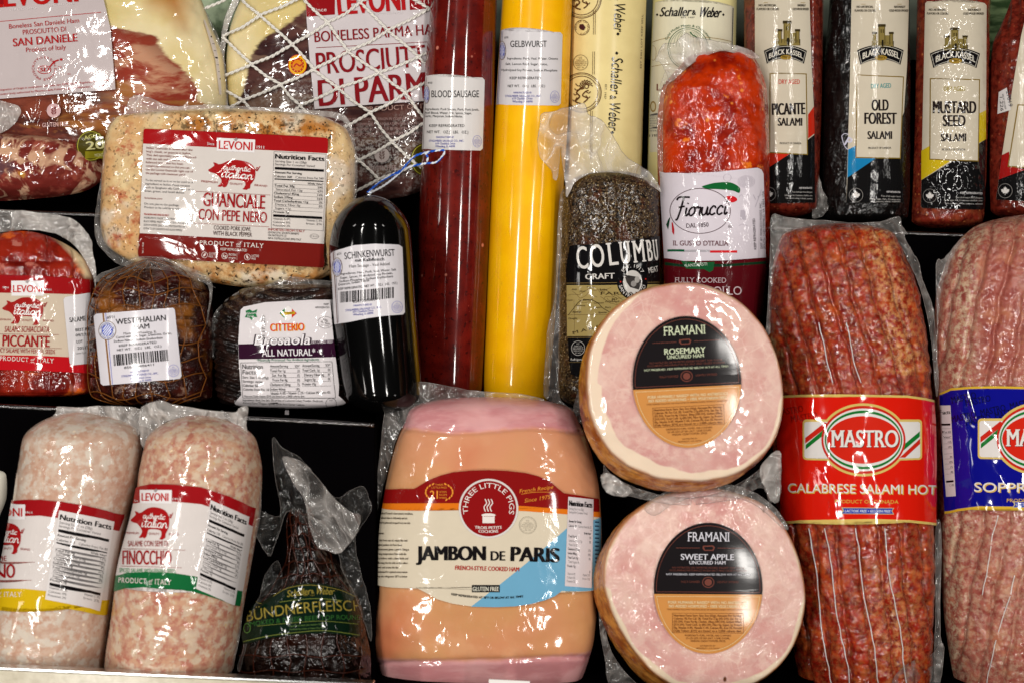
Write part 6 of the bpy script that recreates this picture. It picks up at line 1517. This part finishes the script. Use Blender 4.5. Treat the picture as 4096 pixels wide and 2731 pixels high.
# ================================================================== round ham slices
FG = 'thick round ham slices with black and orange oval labels'
def face_attr(ring):
    return {'fat': lambda r, a: np.clip((r - (1 - ring(a)) + .07 * (fbm((a + 4) * 130, r * 40, 40, 78) - .5)) / .06 + .5, 0, 1), 'edge': lambda r, a: np.clip((r - .985 + .03 * fbm((a + 4) * 150, r * 60, 22, 77)) / .02, 0, 1) * .85}
def framani(P, cx, cy, rot, split, title, light, t0, t1, u0, u1):
    c, q = math.cos(rot), math.sin(rot)
    s = Sheet(P, 'smooth', dw=2).card(cx, cy, c, q, -q, c); BK = (22, 18, 20); OR = (196, 134, 70); BRN = (110, 60, 50); TN = (216, 190, 140)
    rx, ry = 217, 262
    def half(ra, rb, up):
        a0 = math.asin(split / ry); an = np.linspace(math.pi + -a0 * 1, 2 * math.pi + a0, 40) if up else np.linspace(a0, math.pi - a0, 40)
        if up: an = np.linspace(math.pi - a0, 2 * math.pi + a0, 40)
        return [(ra * math.cos(a), rb * math.sin(a)) for a in an]
    s.poly(half(rx, ry, True), BK, 1); s.poly(half(rx, ry, False), OR, 1)
    def outline(k, up, col):
        p = half(rx * k, ry * k, up); yy = split + (-9 if up else 9)
        p = [(x, min(y, yy) if up else max(y, yy)) for x, y in p]
        s.stroke(p, 2, col, 3, 1); s.line(p[0][0], yy, p[-1][0], yy, 2, col, 3.3)
    outline(.955, True, BRN); outline(.955, False, TN)
    s.T('FRAMANI', -84, -188, 84, -188, 36, light, b=.006, serif=True)
    s.poly([(-22, -170), (18, -172), (26, -164), (20, -150), (-16, -150), (-24, -160)], BRN, 3.4); s.poly([(-18, -166), (14, -167), (20, -162), (15, -154), (-14, -154)], BK, 4.2); s.line(-130, -161, -34, -161, 2, BRN); s.line(36, -161, 140, -161, 2, BRN)
    s.T(title, t0, -114, t1, -114, 23, light, b=.02); s.T('UNCURED HAM', u0, -96, u1, -96, 14, light, b=.015)
    s.T('NO NITRATES OR NITRITES ADDED EXCEPT FOR THOSE', -145, -79, 145, -79, 7, BRN); s.T('OCCURRING NATURALLY IN SEA SALT AND CELERY POWDER', -155, -68, 155, -68, 7, BRN)
    s.T('NOT PRESERVED. KEEP REFRIGERATED BELOW 40°F AT ALL TIMES', -168, -52, 168, -52, 7.5, light)
    s.T('FULLY COOKED', -108, -22, -34, -22, 8, BRN); s.T('LIGHTLY SMOKED', 36, -22, 122, -22, 8, BRN); s.ring(0, -24, 24, 22, 3, BRN); s.ell(0, -24, 15, 14, BRN, 4, 14)
    s.T('PORK HUMANELY RAISED* WITH: NO ANTIBIOTICS', -160, split + 38, 160, split + 38, 11, (228, 206, 160), b=.02); s.T('NO ADDED HORMONES • 100% VEGETARIAN FEED', -156, split + 53, 156, split + 53, 11, (228, 206, 160), b=.02)
    DO = (120, 70, 34); s.T('*THIS FARMER FOLLOWS THE PRACTICES OF ANIMALS RAISED WITHOUT ANTIBIOTICS', -166, split + 64, 166, split + 64, 5.5, DO)
    y0 = split + 76
    for a in ((-142, y0, 142, y0), (-142, y0 + 78, 142, y0 + 78), (-142, y0, -142, y0 + 78), (142, y0, 142, y0 + 78)): s.line(*a, 1.5, DO)
    for i, t in enumerate(['Nutrition Facts Serv. Size 2oz (56g), Amount Per Serving:', 'Calories 70, Fat Cal. 20, Total Fat 2.5g (4% DV), Sat. Fat 1g', '(5% DV), Trans Fat 0g, Cholest. 30mg (10% DV), Sodium 500mg', '(21% DV), Total Carb. 1g (0% DV), Fiber 0g, Sugars 1g, Protein', '10g, Vitamin A 0%, Vitamin C 0%, Calcium 0%, Iron 2%. Percent', 'Daily Values (DV) are based on a 2,000 calorie diet.']): s.T(t, -137, y0 + 13 + i * 12.2, 135, y0 + 13 + i * 12.2, 8.5, DO, b=.015)
    for i, (t, w) in enumerate((('INGREDIENTS: PORK, WATER, AND CONTAINS', 92), ('2% OR LESS OF SEA SALT, CANE SUGAR,', 88), ('VINEGAR, CELERY POWDER, SPICES', 70))): s.T(t, -w, y0 + 92 + i * 11, w, y0 + 92 + i * 11, 7.5, DO)
    s.T('DISTRIBUTED BY', -30, y0 + 132, 30, y0 + 132, 5, DO); s.T('BERKELEY, CA 94710', -46, y0 + 142, 46, y0 + 142, 5, DO)
    s.build('label')
P21 = Disc('ham_slice', 'thick round pink ham slice with a Sweet Apple label, lying below the rosemary ham', 'ham',
           [(2820, 1952), (2960, 1975), (3080, 2035), (3165, 2150), (3216, 2300), (3222, 2440), (3175, 2590), (3080, 2700), (2940, 2765), (2780, 2770), (2640, 2715), (2530, 2600), (2450, 2460), (2410, 2320), (2430, 2190), (2510, 2070), (2640, 1985)],
           860, 700, (-34, 76), M_HAM2, M_RIND, 34, face_attr(lambda a: np.clip(.012 + .05 * np.clip(np.cos(a - .9), 0, 1) + .05 * np.clip(np.cos(a - 2.3), 0, 1), .012, 1)), group=FG)
framani(P21, 2832, 2350, .006, 24, 'SWEET APPLE', (204, 202, 210), -110, 102, -76, 68)
P20 = Disc('ham_slice', 'thick round pink ham slice with a Rosemary label and white fat rim', 'ham',
           [(2704, 1131), (2830, 1142), (2960, 1205), (3065, 1320), (3126, 1480), (3134, 1640), (3098, 1765), (3010, 1860), (2890, 1915), (2750, 1928), (2600, 1905), (2460, 1830), (2370, 1690), (2343, 1530), (2362, 1380), (2440, 1250), (2560, 1165)],
           1000, 880, (-26, 62), M_HAM1, M_RIND, 30, face_attr(lambda a: np.clip(.018 + .13 * np.clip(np.cos(a - 2.7), 0, 1) ** .8 + .05 * np.clip(np.cos(a - 1.2), 0, 1), .015, 1)), group=FG)
framani(P20, 2747, 1527, -.050, 20, 'ROSEMARY', (200, 208, 176), -84, 80, -74, 72)
film(P20, 'wrap', [(2415, 1860), (2440, 1890), (2520, 1940), (2640, 1978), (2780, 1990), (2900, 1962), (3000, 1905), (3060, 1860), (3110, 1880), (3118, 1930), (3106, 1990), (3080, 2004), (3062, 1960), (3030, 1950), (2960, 1990), (2840, 2010), (2700, 2016), (2560, 1992), (2450, 1960), (2420, 1925)],
     lambda x, y: 890 + 10 * np.sin((x + y) / 15.0), 26, 30, FILM, seed=101, seam=1.2, step=11)
film(P20, 'wrap', [(2405, 1900), (2440, 1892), (2500, 1935), (2530, 1960), (2500, 1984), (2440, 1975), (2412, 1945)], 930, 18, 40, FILMW, seed=102, step=9)
film(P20, 'wrap', [(3050, 1850), (3118, 1800), (3124, 1900), (3122, 1960), (3112, 2006), (3085, 2000), (3060, 1950), (3040, 1900)], 930, 18, 44, FILMW, seed=103, step=9)
film(P21, 'wrap', [(2395, 2350), (2412, 2440), (2430, 2560), (2480, 2660), (2600, 2770), (2800, 2830), (2540, 2830), (2440, 2740), (2420, 2640), (2398, 2500)], 720, 18, 34, FILM, seed=104, seam=1.2)
film(P21, 'wrap', [(2580, 2020), (2680, 1960), (2800, 1935), (2960, 1945), (3080, 2010), (3150, 2100), (3130, 2110), (3040, 2030), (2940, 1990), (2800, 1985), (2700, 2010), (2620, 2060)], lambda x, y: P21.surf(x, y) + 8, 14, 26, FILM, seed=105, seam=1.0)

# ================================================================== French ham pack
def band(y, x): return y - (x - 1940) * 0.0
P22 = Prod('french_ham_pack', 'large boneless cooked ham pack with a cream and blue Jambon de Paris label', 'ham pack',
           [(1588, 1660, 2240, 90), (1632, 1635, 2290, 120), (1690, 1615, 2318, 145), (1750, 1588, 2348, 160), (1831, 1563, 2374, 170), (1975, 1532, 2402, 178), (2175, 1505, 2412, 180), (2348, 1500, 2400, 180), (2560, 1482, 2380, 175), (2675, 1502, 2350, 160), (2790, 1550, 2300, 120), (2850, 1600, 2250, 90)],
           640, M_JAMB, p=2.9, capt=70, pc=2.6, capb=50, back=.5, part='ham', ny=220, nx=170,
           disp_fn=lambda x, y, u: fbm(x, y, 170, 161) * 18 + 8 * np.exp(-((y - 1722 - 10 * np.sin(x / 90.0)) / 8.0) ** 2) + 7 * np.exp(-((y - 2640 + (x - 1940) * .03 * 1) / 9.0) ** 2),
           attrs={'skin': lambda x, y: np.clip((y - 1722 - 10 * np.sin(x / 90.0) + 14 * (fbm(x, y, 30, 2) - .5)) / 18 + .5, 0, 1) * np.clip((2640 - (x - 1940) * .03 + 20 * ((x - 1940) / 440) ** 2 * -1 - y + 14 * (fbm(x, y, 30, 2) - .5)) / 18 + .5, 0, 1),
                  'stain': lambda x, y: np.clip(pmask(x, y, [(1860, 1800), (1900, 1800), (1870, 1870), (1840, 1870)], 60) + pmask(x, y, [(1570, 2420), (1610, 2420), (1600, 2600), (1560, 2600)], 70) + pmask(x, y, [(1500, 2500), (1530, 2520), (1530, 2620), (1490, 2620)], 60), 0, 1),
                  'lift': lambda x, y: np.clip((2050 - y) / 350, 0, 1) * .8})
s = Sheet(P22, 'film')
q = lambda X, Y: (1480 + .4124 * X, 1850 + .4124 * Y)
TOP = [(1515, 2052), (1524, 1990), (1538, 1953), (1600, 1953), (1657, 1953), (1711, 1920), (1760, 1900), (1810, 1887), (1880, 1880), (1954, 1878), (2030, 1881), (2099, 1889), (2155, 1903), (2202, 1924), (2230, 1950), (2255, 1970), (2330, 1981), (2396, 1992)]
BOT = [(2404, 2352), (2330, 2362), (2247, 2361), (2220, 2382), (2181, 2398), (2120, 2414), (2057, 2423), (1980, 2426), (1892, 2424), (1810, 2412), (1748, 2394), (1700, 2366), (1657, 2345), (1580, 2342), (1509, 2337), (1504, 2290), (1504, 2205)]
s.poly(TOP + BOT, (206, 194, 172), 1)
s.poly(TOP[1:] + [(2398, 2045), (2270, 2035), (2100, 2022), (1850, 2010), (1518, 2011)], (128, 12, 12), 2)
s.poly([(1518, 2011), (1850, 2010), (2100, 2022), (2270, 2035), (2400, 2045), (2402, 2066), (2270, 2055), (2100, 2042), (1850, 2030), (1513, 2030)], (214, 112, 20), 2.8)
s.poly([(2404, 2066), (2268, 2110), (2200, 2170), (2100, 2255), (2000, 2335), (1884, 2424), (1980, 2426), (2057, 2423), (2120, 2414), (2181, 2398), (2220, 2382), (2247, 2361), (2330, 2362), (2404, 2352)], (104, 160, 190), 2)
c = q(1150, 440); s.ell(c[0], c[1], 119, 119, (206, 200, 196), 3.6, 64); s.ell(c[0], c[1], 111, 111, (134, 12, 14), 4.3, 64)
s.TC('THREE LITTLE PIGS', c[0], c[1], 83, 83, 193, -14, 20, (222, 214, 208), 5, b=.04)
s.T('TROIS PETITS', c[0] - 55, c[1] + 80, c[0] + 52, c[1] + 80, 11, (222, 214, 208), 5, b=.03, bow=-2); s.T('COCHONS', c[0] - 40, c[1] + 95, c[0] + 38, c[1] + 95, 11, (222, 214, 208), 5, b=.03, bow=-2)
WHp = (222, 214, 208); s.rect(c[0] - 24, c[1] + 30, c[0] + 24, c[1] + 58, WHp, 5); s.ell(c[0], c[1] + 26, 28, 7, WHp, 5.4); s.line(c[0] - 20, c[1] + 31, c[0] + 20, c[1] + 31, 1.5, (134, 12, 14), 6.2)
for k in (-1, 0, 1): s.stroke([(c[0] + k * 12, c[1] + 12), (c[0] + k * 12 - 6, c[1] - 6), (c[0] + k * 12 + 4, c[1] - 22), (c[0] + k * 12 - 2, c[1] - 38)], 4, WHp, 5)
O_ = (222, 140, 50); cx, cy = 1757, 1966
for k in (-1, 1):
    for i in range(8):
        a = -1.1 + i * .3; s.ell(cx + k * 54 * math.cos(a), cy + 36 * math.sin(a), 3.2, 6.2, O_, 4.4, 10, rot=k * a * .8)
s.T('21', cx - 36, cy + 26, cx - 6, cy + 26, 32, O_, b=.02)
for i, t in enumerate(('NATIONAL', 'SOFI', 'AWARDS')): s.T(t, cx, cy + 2 + i * 12, cx + 30, cy + 2 + i * 12, 7, O_)
s.T('THREE', cx - 16, cy - 26, cx + 16, cy - 26, 7, O_); s.T('LITTLE PIGS', cx - 30, cy - 15, cx + 30, cy - 15, 7, O_)
s.T('French Recipe', 2078, 1970, 2212, 1952, 15, O_, it=.3); s.stroke([(2085, 1974), (2140, 1966), (2210, 1966)], 1.8, O_, 5); s.T('Since 1975', 2098, 2008, 2200, 1992, 15, O_, it=.3)
s.ring(2111, 2098, 35, 35, 1.6, (160, 152, 136)); usda(s, 2111, 2098, 30, 30, (170, 162, 146), .8, 'EST. 8941')
for a, b_, t in ((1510, 1652, 'a crafted French charcuterie tradition,'), (1509, 1630, 'our whole ham is delicately spiced,'), (1508, 1642, 'cooked in juices and wrapped in its own skin.')): s.T(t, a, 2054 + (0, 18, 37)[(1652, 1630, 1642).index(b_)], b_, 2056 + (0, 18, 37)[(1652, 1630, 1642).index(b_)], 8, (80, 66, 54), b=.02)
s.T('no nitrites', 1506, 2134, 1536, 2134, 8, (80, 66, 54), b=.02)
for i, t in enumerate(['for this best cut of, enjoy the and', 'original jambon de Paris from', 'delicatessens given a gentle. Using a', 'serving temperature Pairs with the', 'Slice before, with a sharp knife and', 'following the fat side to the other.', 'Flavor and aroma this the', 'maintained for optimal conservation', 'keep the refrigerator 38°F or below']): s.T(t, 1503 + .4 * i, 2162 + i * 18, 1503 + 3.6 * len(t), 2163 + i * 18, 8, (80, 66, 54), b=.02)
s.T('JAMBON', 1668, 2238, 1940, 2238, 56, K, b=.055); s.T('DE', 1964, 2239, 2019, 2239, 37, K, b=.04); s.T('PARIS', 2045, 2241, 2234, 2247, 57, K, b=.055)
s.T('FRENCH-STYLE COOKED HAM', 1821, 2276, 2076, 2283, 17, (170, 26, 22), b=.02)
s.rect(1888, 2337, 1999, 2366, (16, 14, 18), 4); s.T('GLUTEN FREE', 1891, 2361, 1995, 2361, 17, (200, 196, 180), 5.2, b=.025)
s.T('KEEP REFRIGERATED AT 38°F OR BELOW AT ALL TIMES', 1806, 2377, 2092, 2386, 8.5, K, 5, b=.025, bow=-10)
s.poly([(2273, 1984), (2374, 1994), (2367, 2349), (2259, 2341)], (204, 194, 196), 4.2); s.card(2273, 1984, 1, .09, -.03, 1)
nutrition(s, 2, 4, 99, 350, [('Total Fat 4g', '5%', 1), ('Saturated Fat 1.5g', '8%', 0), ('Trans Fat 0g', '', 0), ('Cholesterol 35mg', '12%', 1), ('Sodium 480mg', '18%', 1), ('Total Carb. 0g', '0%', 1), ('Total Sugars 0g', '', 0), ('Protein 12g', '', 1)], cals='80', calf='35')
s.M = (0, 0, 1, 0, 0, 1)
for i in range(12): s.line(2380, 2085 + i * 16, 2396, 2086 + i * 16, 5, (30, 50, 80), 5)
s.build('label')
film(P22, 'wrap', [(1562, 1518), (1600, 1520), (1700, 1528), (1800, 1545), (1900, 1562), (2050, 1572), (2160, 1590), (2184, 1614), (2150, 1622), (2000, 1606), (1850, 1604), (1720, 1622), (1650, 1660), (1600, 1720), (1570, 1800), (1545, 1900), (1528, 1960), (1512, 2060), (1504, 2040), (1510, 1900), (1525, 1760), (1540, 1640), (1552, 1560)],
     650, 9, 34, film_mat('pouch_film', 0.03, edge=.12), seed=111, seam=1.3)
film(P22, 'wrap', [(1480, 2400), (1496, 2380), (1490, 2500), (1478, 2620), (1490, 2780), (1460, 2780), (1462, 2560)], 690, 9, 34, FILMD, seed=112, seam=1.3)

# ================================================================== bottom left pale salamis
LGp = 'pale salamis standing on the bottom rail'
def lev_band(P, card, wid, top, bot, name_lines, colb, nut, redh=62, both=57, botl=None):
    pass
P23 = Prod('pale_salami', 'mould white salami with a red, white and yellow label at the bottom left corner', 'salami',
           [(1648, 100, 500, 120), (1700, 90, 540, 170), (1780, 76, 552, 200), (1900, 58, 540, 215), (2060, 34, 500, 220), (2300, -12, 458, 220), (2500, -52, 424, 218), (2672, -84, 404, 205), (2720, -70, 396, 180)],
           840, M_TOSC, p=2.15, capt=110, capb=46, back=.35, part='salami', disp_fn=lambda x, y, u: fbm(x, y, 90, 171) * 10, group=LGp)
s = Sheet(P23, 'film'); LW = (208, 200, 196); LR = (146, 14, 20)
tp = [(20, 2002), (100, 1996), (161, 1996), (250, 2005), (344, 2020), (430, 2040), (496, 2058)]
bt = [(-34, 2411), (100, 2414), (230, 2425), (330, 2442), (428, 2462)]
s.poly(tp + bt[::-1], LW, 1); s.poly(tp + [(482, 2120), (330, 2082), (161, 2060), (15, 2064)], LR, 2); s.poly(bt + [(436, 2402), (230, 2366), (100, 2352), (-26, 2350)], (204, 168, 14), 2)
s.card(0, 0, 1, .03, 0, 1)
levoni_logo(s, -50, 102, 2012, 2072, -42, 90, 2060, 33, None, (104, 130, 2048), 11)
pig(s, -58, 96, 2086, 2212)
s.M = (0, 0, 1, 0, 0, 1)
s.T('SALAME', -60, 2240, 28, 2240, 20, RED); s.line(-80, 2244, 140, 2246, 1.6, (150, 90, 84)); s.T('TOSCANO', -150, 2306, 60, 2308, 54, RED, b=.02); s.line(-80, 2316, 126, 2318, 1.6, (150, 90, 84))
s.card(0, 0, 1, 0, 0, 1); product_of_italy(s, -140, 2380, 88, 2384, 19)
s.card(238, 2038, 1, .192, -.160, 1); s.rect(0, 0, 226, 356, (214, 208, 206), 3.4); nutrition(s, 2, 4, 222, 350, frame=False); s.M = (0, 0, 1, 0, 0, 1)
s.build('label')
film(P23, 'wrap', [(230, 1624), (300, 1628), (420, 1622), (552, 1632), (556, 1660), (560, 1720), (548, 1740), (500, 1700), (420, 1668), (320, 1656), (240, 1660), (190, 1690), (222, 1650)], 860, 10, 50, FILMW, seed=121, seam=1.2)
film(P23, 'wrap', [(548, 1740), (560, 1760), (552, 1860), (520, 2000), (480, 2200), (440, 2400), (420, 2560), (408, 2660), (398, 2660), (410, 2540), (430, 2380), (470, 2180), (510, 1990), (540, 1850)], 850, 6, 30, FILM, seed=122, seam=1.2)

P24 = Prod('pale_salami', 'pinkish fennel salami with a red, white and green Finocchio label', 'salami',
           [(1660, 600, 960, 140), (1720, 578, 996, 180), (1800, 562, 1022, 205), (1890, 546, 1036, 220), (2020, 524, 1030, 225), (2290, 458, 988, 228), (2400, 444, 968, 228), (2600, 412, 934, 225), (2696, 402, 918, 210), (2730, 410, 900, 180)],
           880, M_FINO, p=2.15, capt=110, capb=40, back=.35, part='salami', disp_fn=lambda x, y, u: fbm(x, y, 90, 181) * 12, group=LGp)
s = Sheet(P24, 'film')
tp = [(528, 1956), (560, 1942), (608, 1933), (700, 1936), (804, 1946), (920, 1984), (1024, 2030)]
bt = [(450, 2360), (500, 2350), (574, 2346), (680, 2350), (775, 2365), (870, 2392), (962, 2424)]
s.poly(tp + bt[::-1], LW, 1); s.poly(tp + [(1012, 2102), (900, 2044), (804, 2014), (700, 2004), (608, 2000), (515, 2014)], LR, 2)
s.poly([(x + 8, y - 62) for x, y in bt][::1] + bt[::-1], (16, 96, 50), 2)
s.card(0, 0, 1, .012, -.02, 1); s.M = (0, 0, 1, 0, 0, 1)
s.T('Since', 539, 2003, 554, 2003, 8, WH, 5); levoni_logo(s, 560, 688, 1956, 2010, 568, 674, 2000, 31, None, (692, 724, 1998), 11, slope=.012)
pig(s, 525, 690, 2026, 2156)
s.T('SALAME CON SEMI DI', 513, 2182, 673, 2182, 22, (150, 40, 40)); s.line(496, 2191, 742, 2198, 1.6, (150, 90, 84)); s.T('FINOCCHIO', 492, 2254, 686, 2256, 56, RED, b=.012); s.line(484, 2260, 728, 2268, 1.6, (150, 90, 84))
s.T('SPICED SALAME WITH FENNEL SEEDS', 478, 2286, 703, 2291, 17, (70, 140, 90)); product_of_italy(s, 474, 2326, 686, 2336, 20)
s.card(843, 1997, 1, .43, -.165, 1); s.rect(0, 0, 156, 354, (212, 206, 204), 3.4); nutrition(s, 2, 4, 153, 350, frame=False); s.M = (0, 0, 1, 0, 0, 1)
s.build('label')
film(P24, 'wrap', [(560, 1640), (600, 1610), (650, 1602), (700, 1618), (800, 1634), (930, 1648), (960, 1628), (985, 1622), (992, 1640), (985, 1700), (1010, 1780), (1000, 1790), (960, 1730), (900, 1690), (780, 1668), (680, 1680), (610, 1730), (575, 1790), (560, 1740)], 900, 11, 50, FILMW, seed=131, seam=1.2)
film(P24, 'wrap', [(1010, 1780), (1034, 1850), (1042, 1960), (1040, 2060), (1000, 2260), (975, 2400), (955, 2560), (925, 2690), (912, 2690), (940, 2540), (962, 2380), (990, 2240), (1024, 2050), (1028, 1950)], 900, 7, 30, FILM, seed=132, seam=1.2)

# ================================================================== netted dried beef in a dark bag
P25 = Prod('netted_beef', 'dark netted dried beef in a clear bag with a green and gold label', 'cured beef',
           [(2020, 1160, 1228, 40), (2080, 1146, 1256, 70), (2150, 1142, 1290, 95), (2233, 1140, 1336, 120), (2330, 1090, 1400, 145), (2430, 1000, 1440, 160), (2540, 960, 1460, 165), (2640, 946, 1478, 165), (2800, 950, 1480, 150)],
           830, M_BUND, p=2.3, capt=26, capb=40, part='meat', back=.4, disp_fn=lambda x, y, u: fbm(x, y, 50, 191) * 22 + fbm(x, y, 18, 195) * 8)
net = []
for k in np.linspace(-.9, .9, 8): net.append([(float(P25.fromu(k, y)) + 9 * math.sin(y / 31 + k * 7), y) for y in range(2036, 2790, 36)])
for y in (2060, 2098, 2140, 2190, 2240, 2290, 2600, 2660, 2720): net.append([(float(P25.fromu(u, y)), y + 26 * (u * u - .5) + 6 * math.sin(u * 9 + y)) for u in np.linspace(-.97, .97, 14)])
tubes(P25, 'netting', net, 2.2, M_DNET, lift=1.0, raw=True)
s = Sheet(P25, 'film', dw=6); GN = (2, 22, 10); GO = (128, 114, 46)  # green and gold lowered to carry the shadow over the bag
s.poly([(975, 2396), (1050, 2404), (1095, 2373), (1153, 2342), (1200, 2332), (1244, 2328), (1310, 2334), (1359, 2348), (1400, 2364), (1436, 2384), (1446, 2460), (1440, 2546), (1370, 2534), (1302, 2526), (1180, 2534), (1072, 2548), (975, 2572), (962, 2500)], GN, 2)
s.stroke([(1095, 2380), (1153, 2348), (1244, 2336), (1359, 2355), (1430, 2386)], 2, GO, 3, 4); s.stroke([(980, 2404), (1048, 2410)], 2, GO, 3); s.stroke([(1120, 2404), (1200, 2394), (1280, 2390), (1370, 2398)], 2, (110, 120, 50), 3); s.stroke([(975, 2562), (1072, 2540), (1180, 2526), (1302, 2518), (1440, 2536)], 2, (110, 120, 50), 3)
s.stroke([(1030, 2500), (1180, 2486), (1300, 2480), (1436, 2492)], 1.6, (110, 120, 50), 3)
s.T('Schaller', 1150, 2384, 1244, 2372, 26, GO, b=.015, it=.25); s.T('&', 1247, 2370, 1258, 2369, 15, GO, b=.02); s.T('Weber', 1263, 2372, 1336, 2374, 27, GO, b=.015, it=.25); s.T('EST. 1937', 1218, 2380, 1260, 2379, 5, GO)
s.T('BÜNDNERFLEISCH', 990, 2482, 1450, 2440, 42, GO, bow=14, b=.008); s.T('SMOKED & DRIED BEEF TOP ROUND', 990, 2503, 1448, 2474, 18, (40, 84, 36), bow=10)
s.T('Ingredients: Beef, Salt, Sodium Nitrite', 1160, 2502, 1300, 2494, 6, (90, 120, 60)); s.T('Distributed by Schaller & Weber, New York', 1160, 2516, 1300, 2508, 6, (90, 120, 60)); s.ring(990, 2508, 14, 20, 2.2, (90, 130, 60))
s.build('label')
film(P25, 'wrap', [(1090, 1752), (1130, 1790), (1200, 1830), (1262, 1900), (1340, 1990), (1400, 1960), (1452, 1944), (1476, 1990), (1484, 2040), (1440, 2110), (1420, 2160), (1440, 2280), (1480, 2420), (1486, 2560), (1462, 2500), (1420, 2380), (1370, 2280), (1353, 2212), (1300, 2196), (1250, 2170), (1160, 2040), (1120, 2120), (1090, 2200), (1074, 2220), (1030, 2150), (1012, 2080), (1030, 2040), (1120, 2060), (1100, 1900)],
     900, 18, 60, FILMD, seed=141, seam=.8)
film(P25, 'wrap', [(1130, 1831), (1160, 1828), (1215, 1850), (1262, 1900), (1310, 1960), (1345, 2000), (1400, 2045), (1440, 2060), (1430, 2120), (1390, 2180), (1353, 2212), (1300, 2196), (1273, 2187), (1244, 2118), (1219, 2003), (1180, 1940), (1158, 1900)],
     lambda x, y: 960 + 18 * np.sin((x * .8 - y * .6) / 26.0), 16, 70, FLAP, seed=142, seam=1.5)
film(P25, 'wrap', [(975, 2590), (1010, 2440), (1040, 2380), (1060, 2300), (1110, 2240), (1130, 2330), (1100, 2380), (1030, 2420), (990, 2560), (960, 2680), (950, 2660)], 930, 14, 50, FILMD, seed=143, seam=.7)

# ================================================================== white wrapped end at the far left
P26 = Prod('wrapped_package', 'white rounded package end peeking in at the lower left edge', 'package',
           [(1858, -160, 40, 40), (1900, -160, 50, 70), (1980, -160, 46, 80), (2060, -160, 16, 80), (2110, -160, -10, 70)], 700, ink((206, 200, 186), 'smooth'), p=2.6, capt=30, capb=30, part='wrapper')

if _fo.name in COL.objects: COL.objects.unlink(_fo)
bpy.data.objects.remove(_fo)
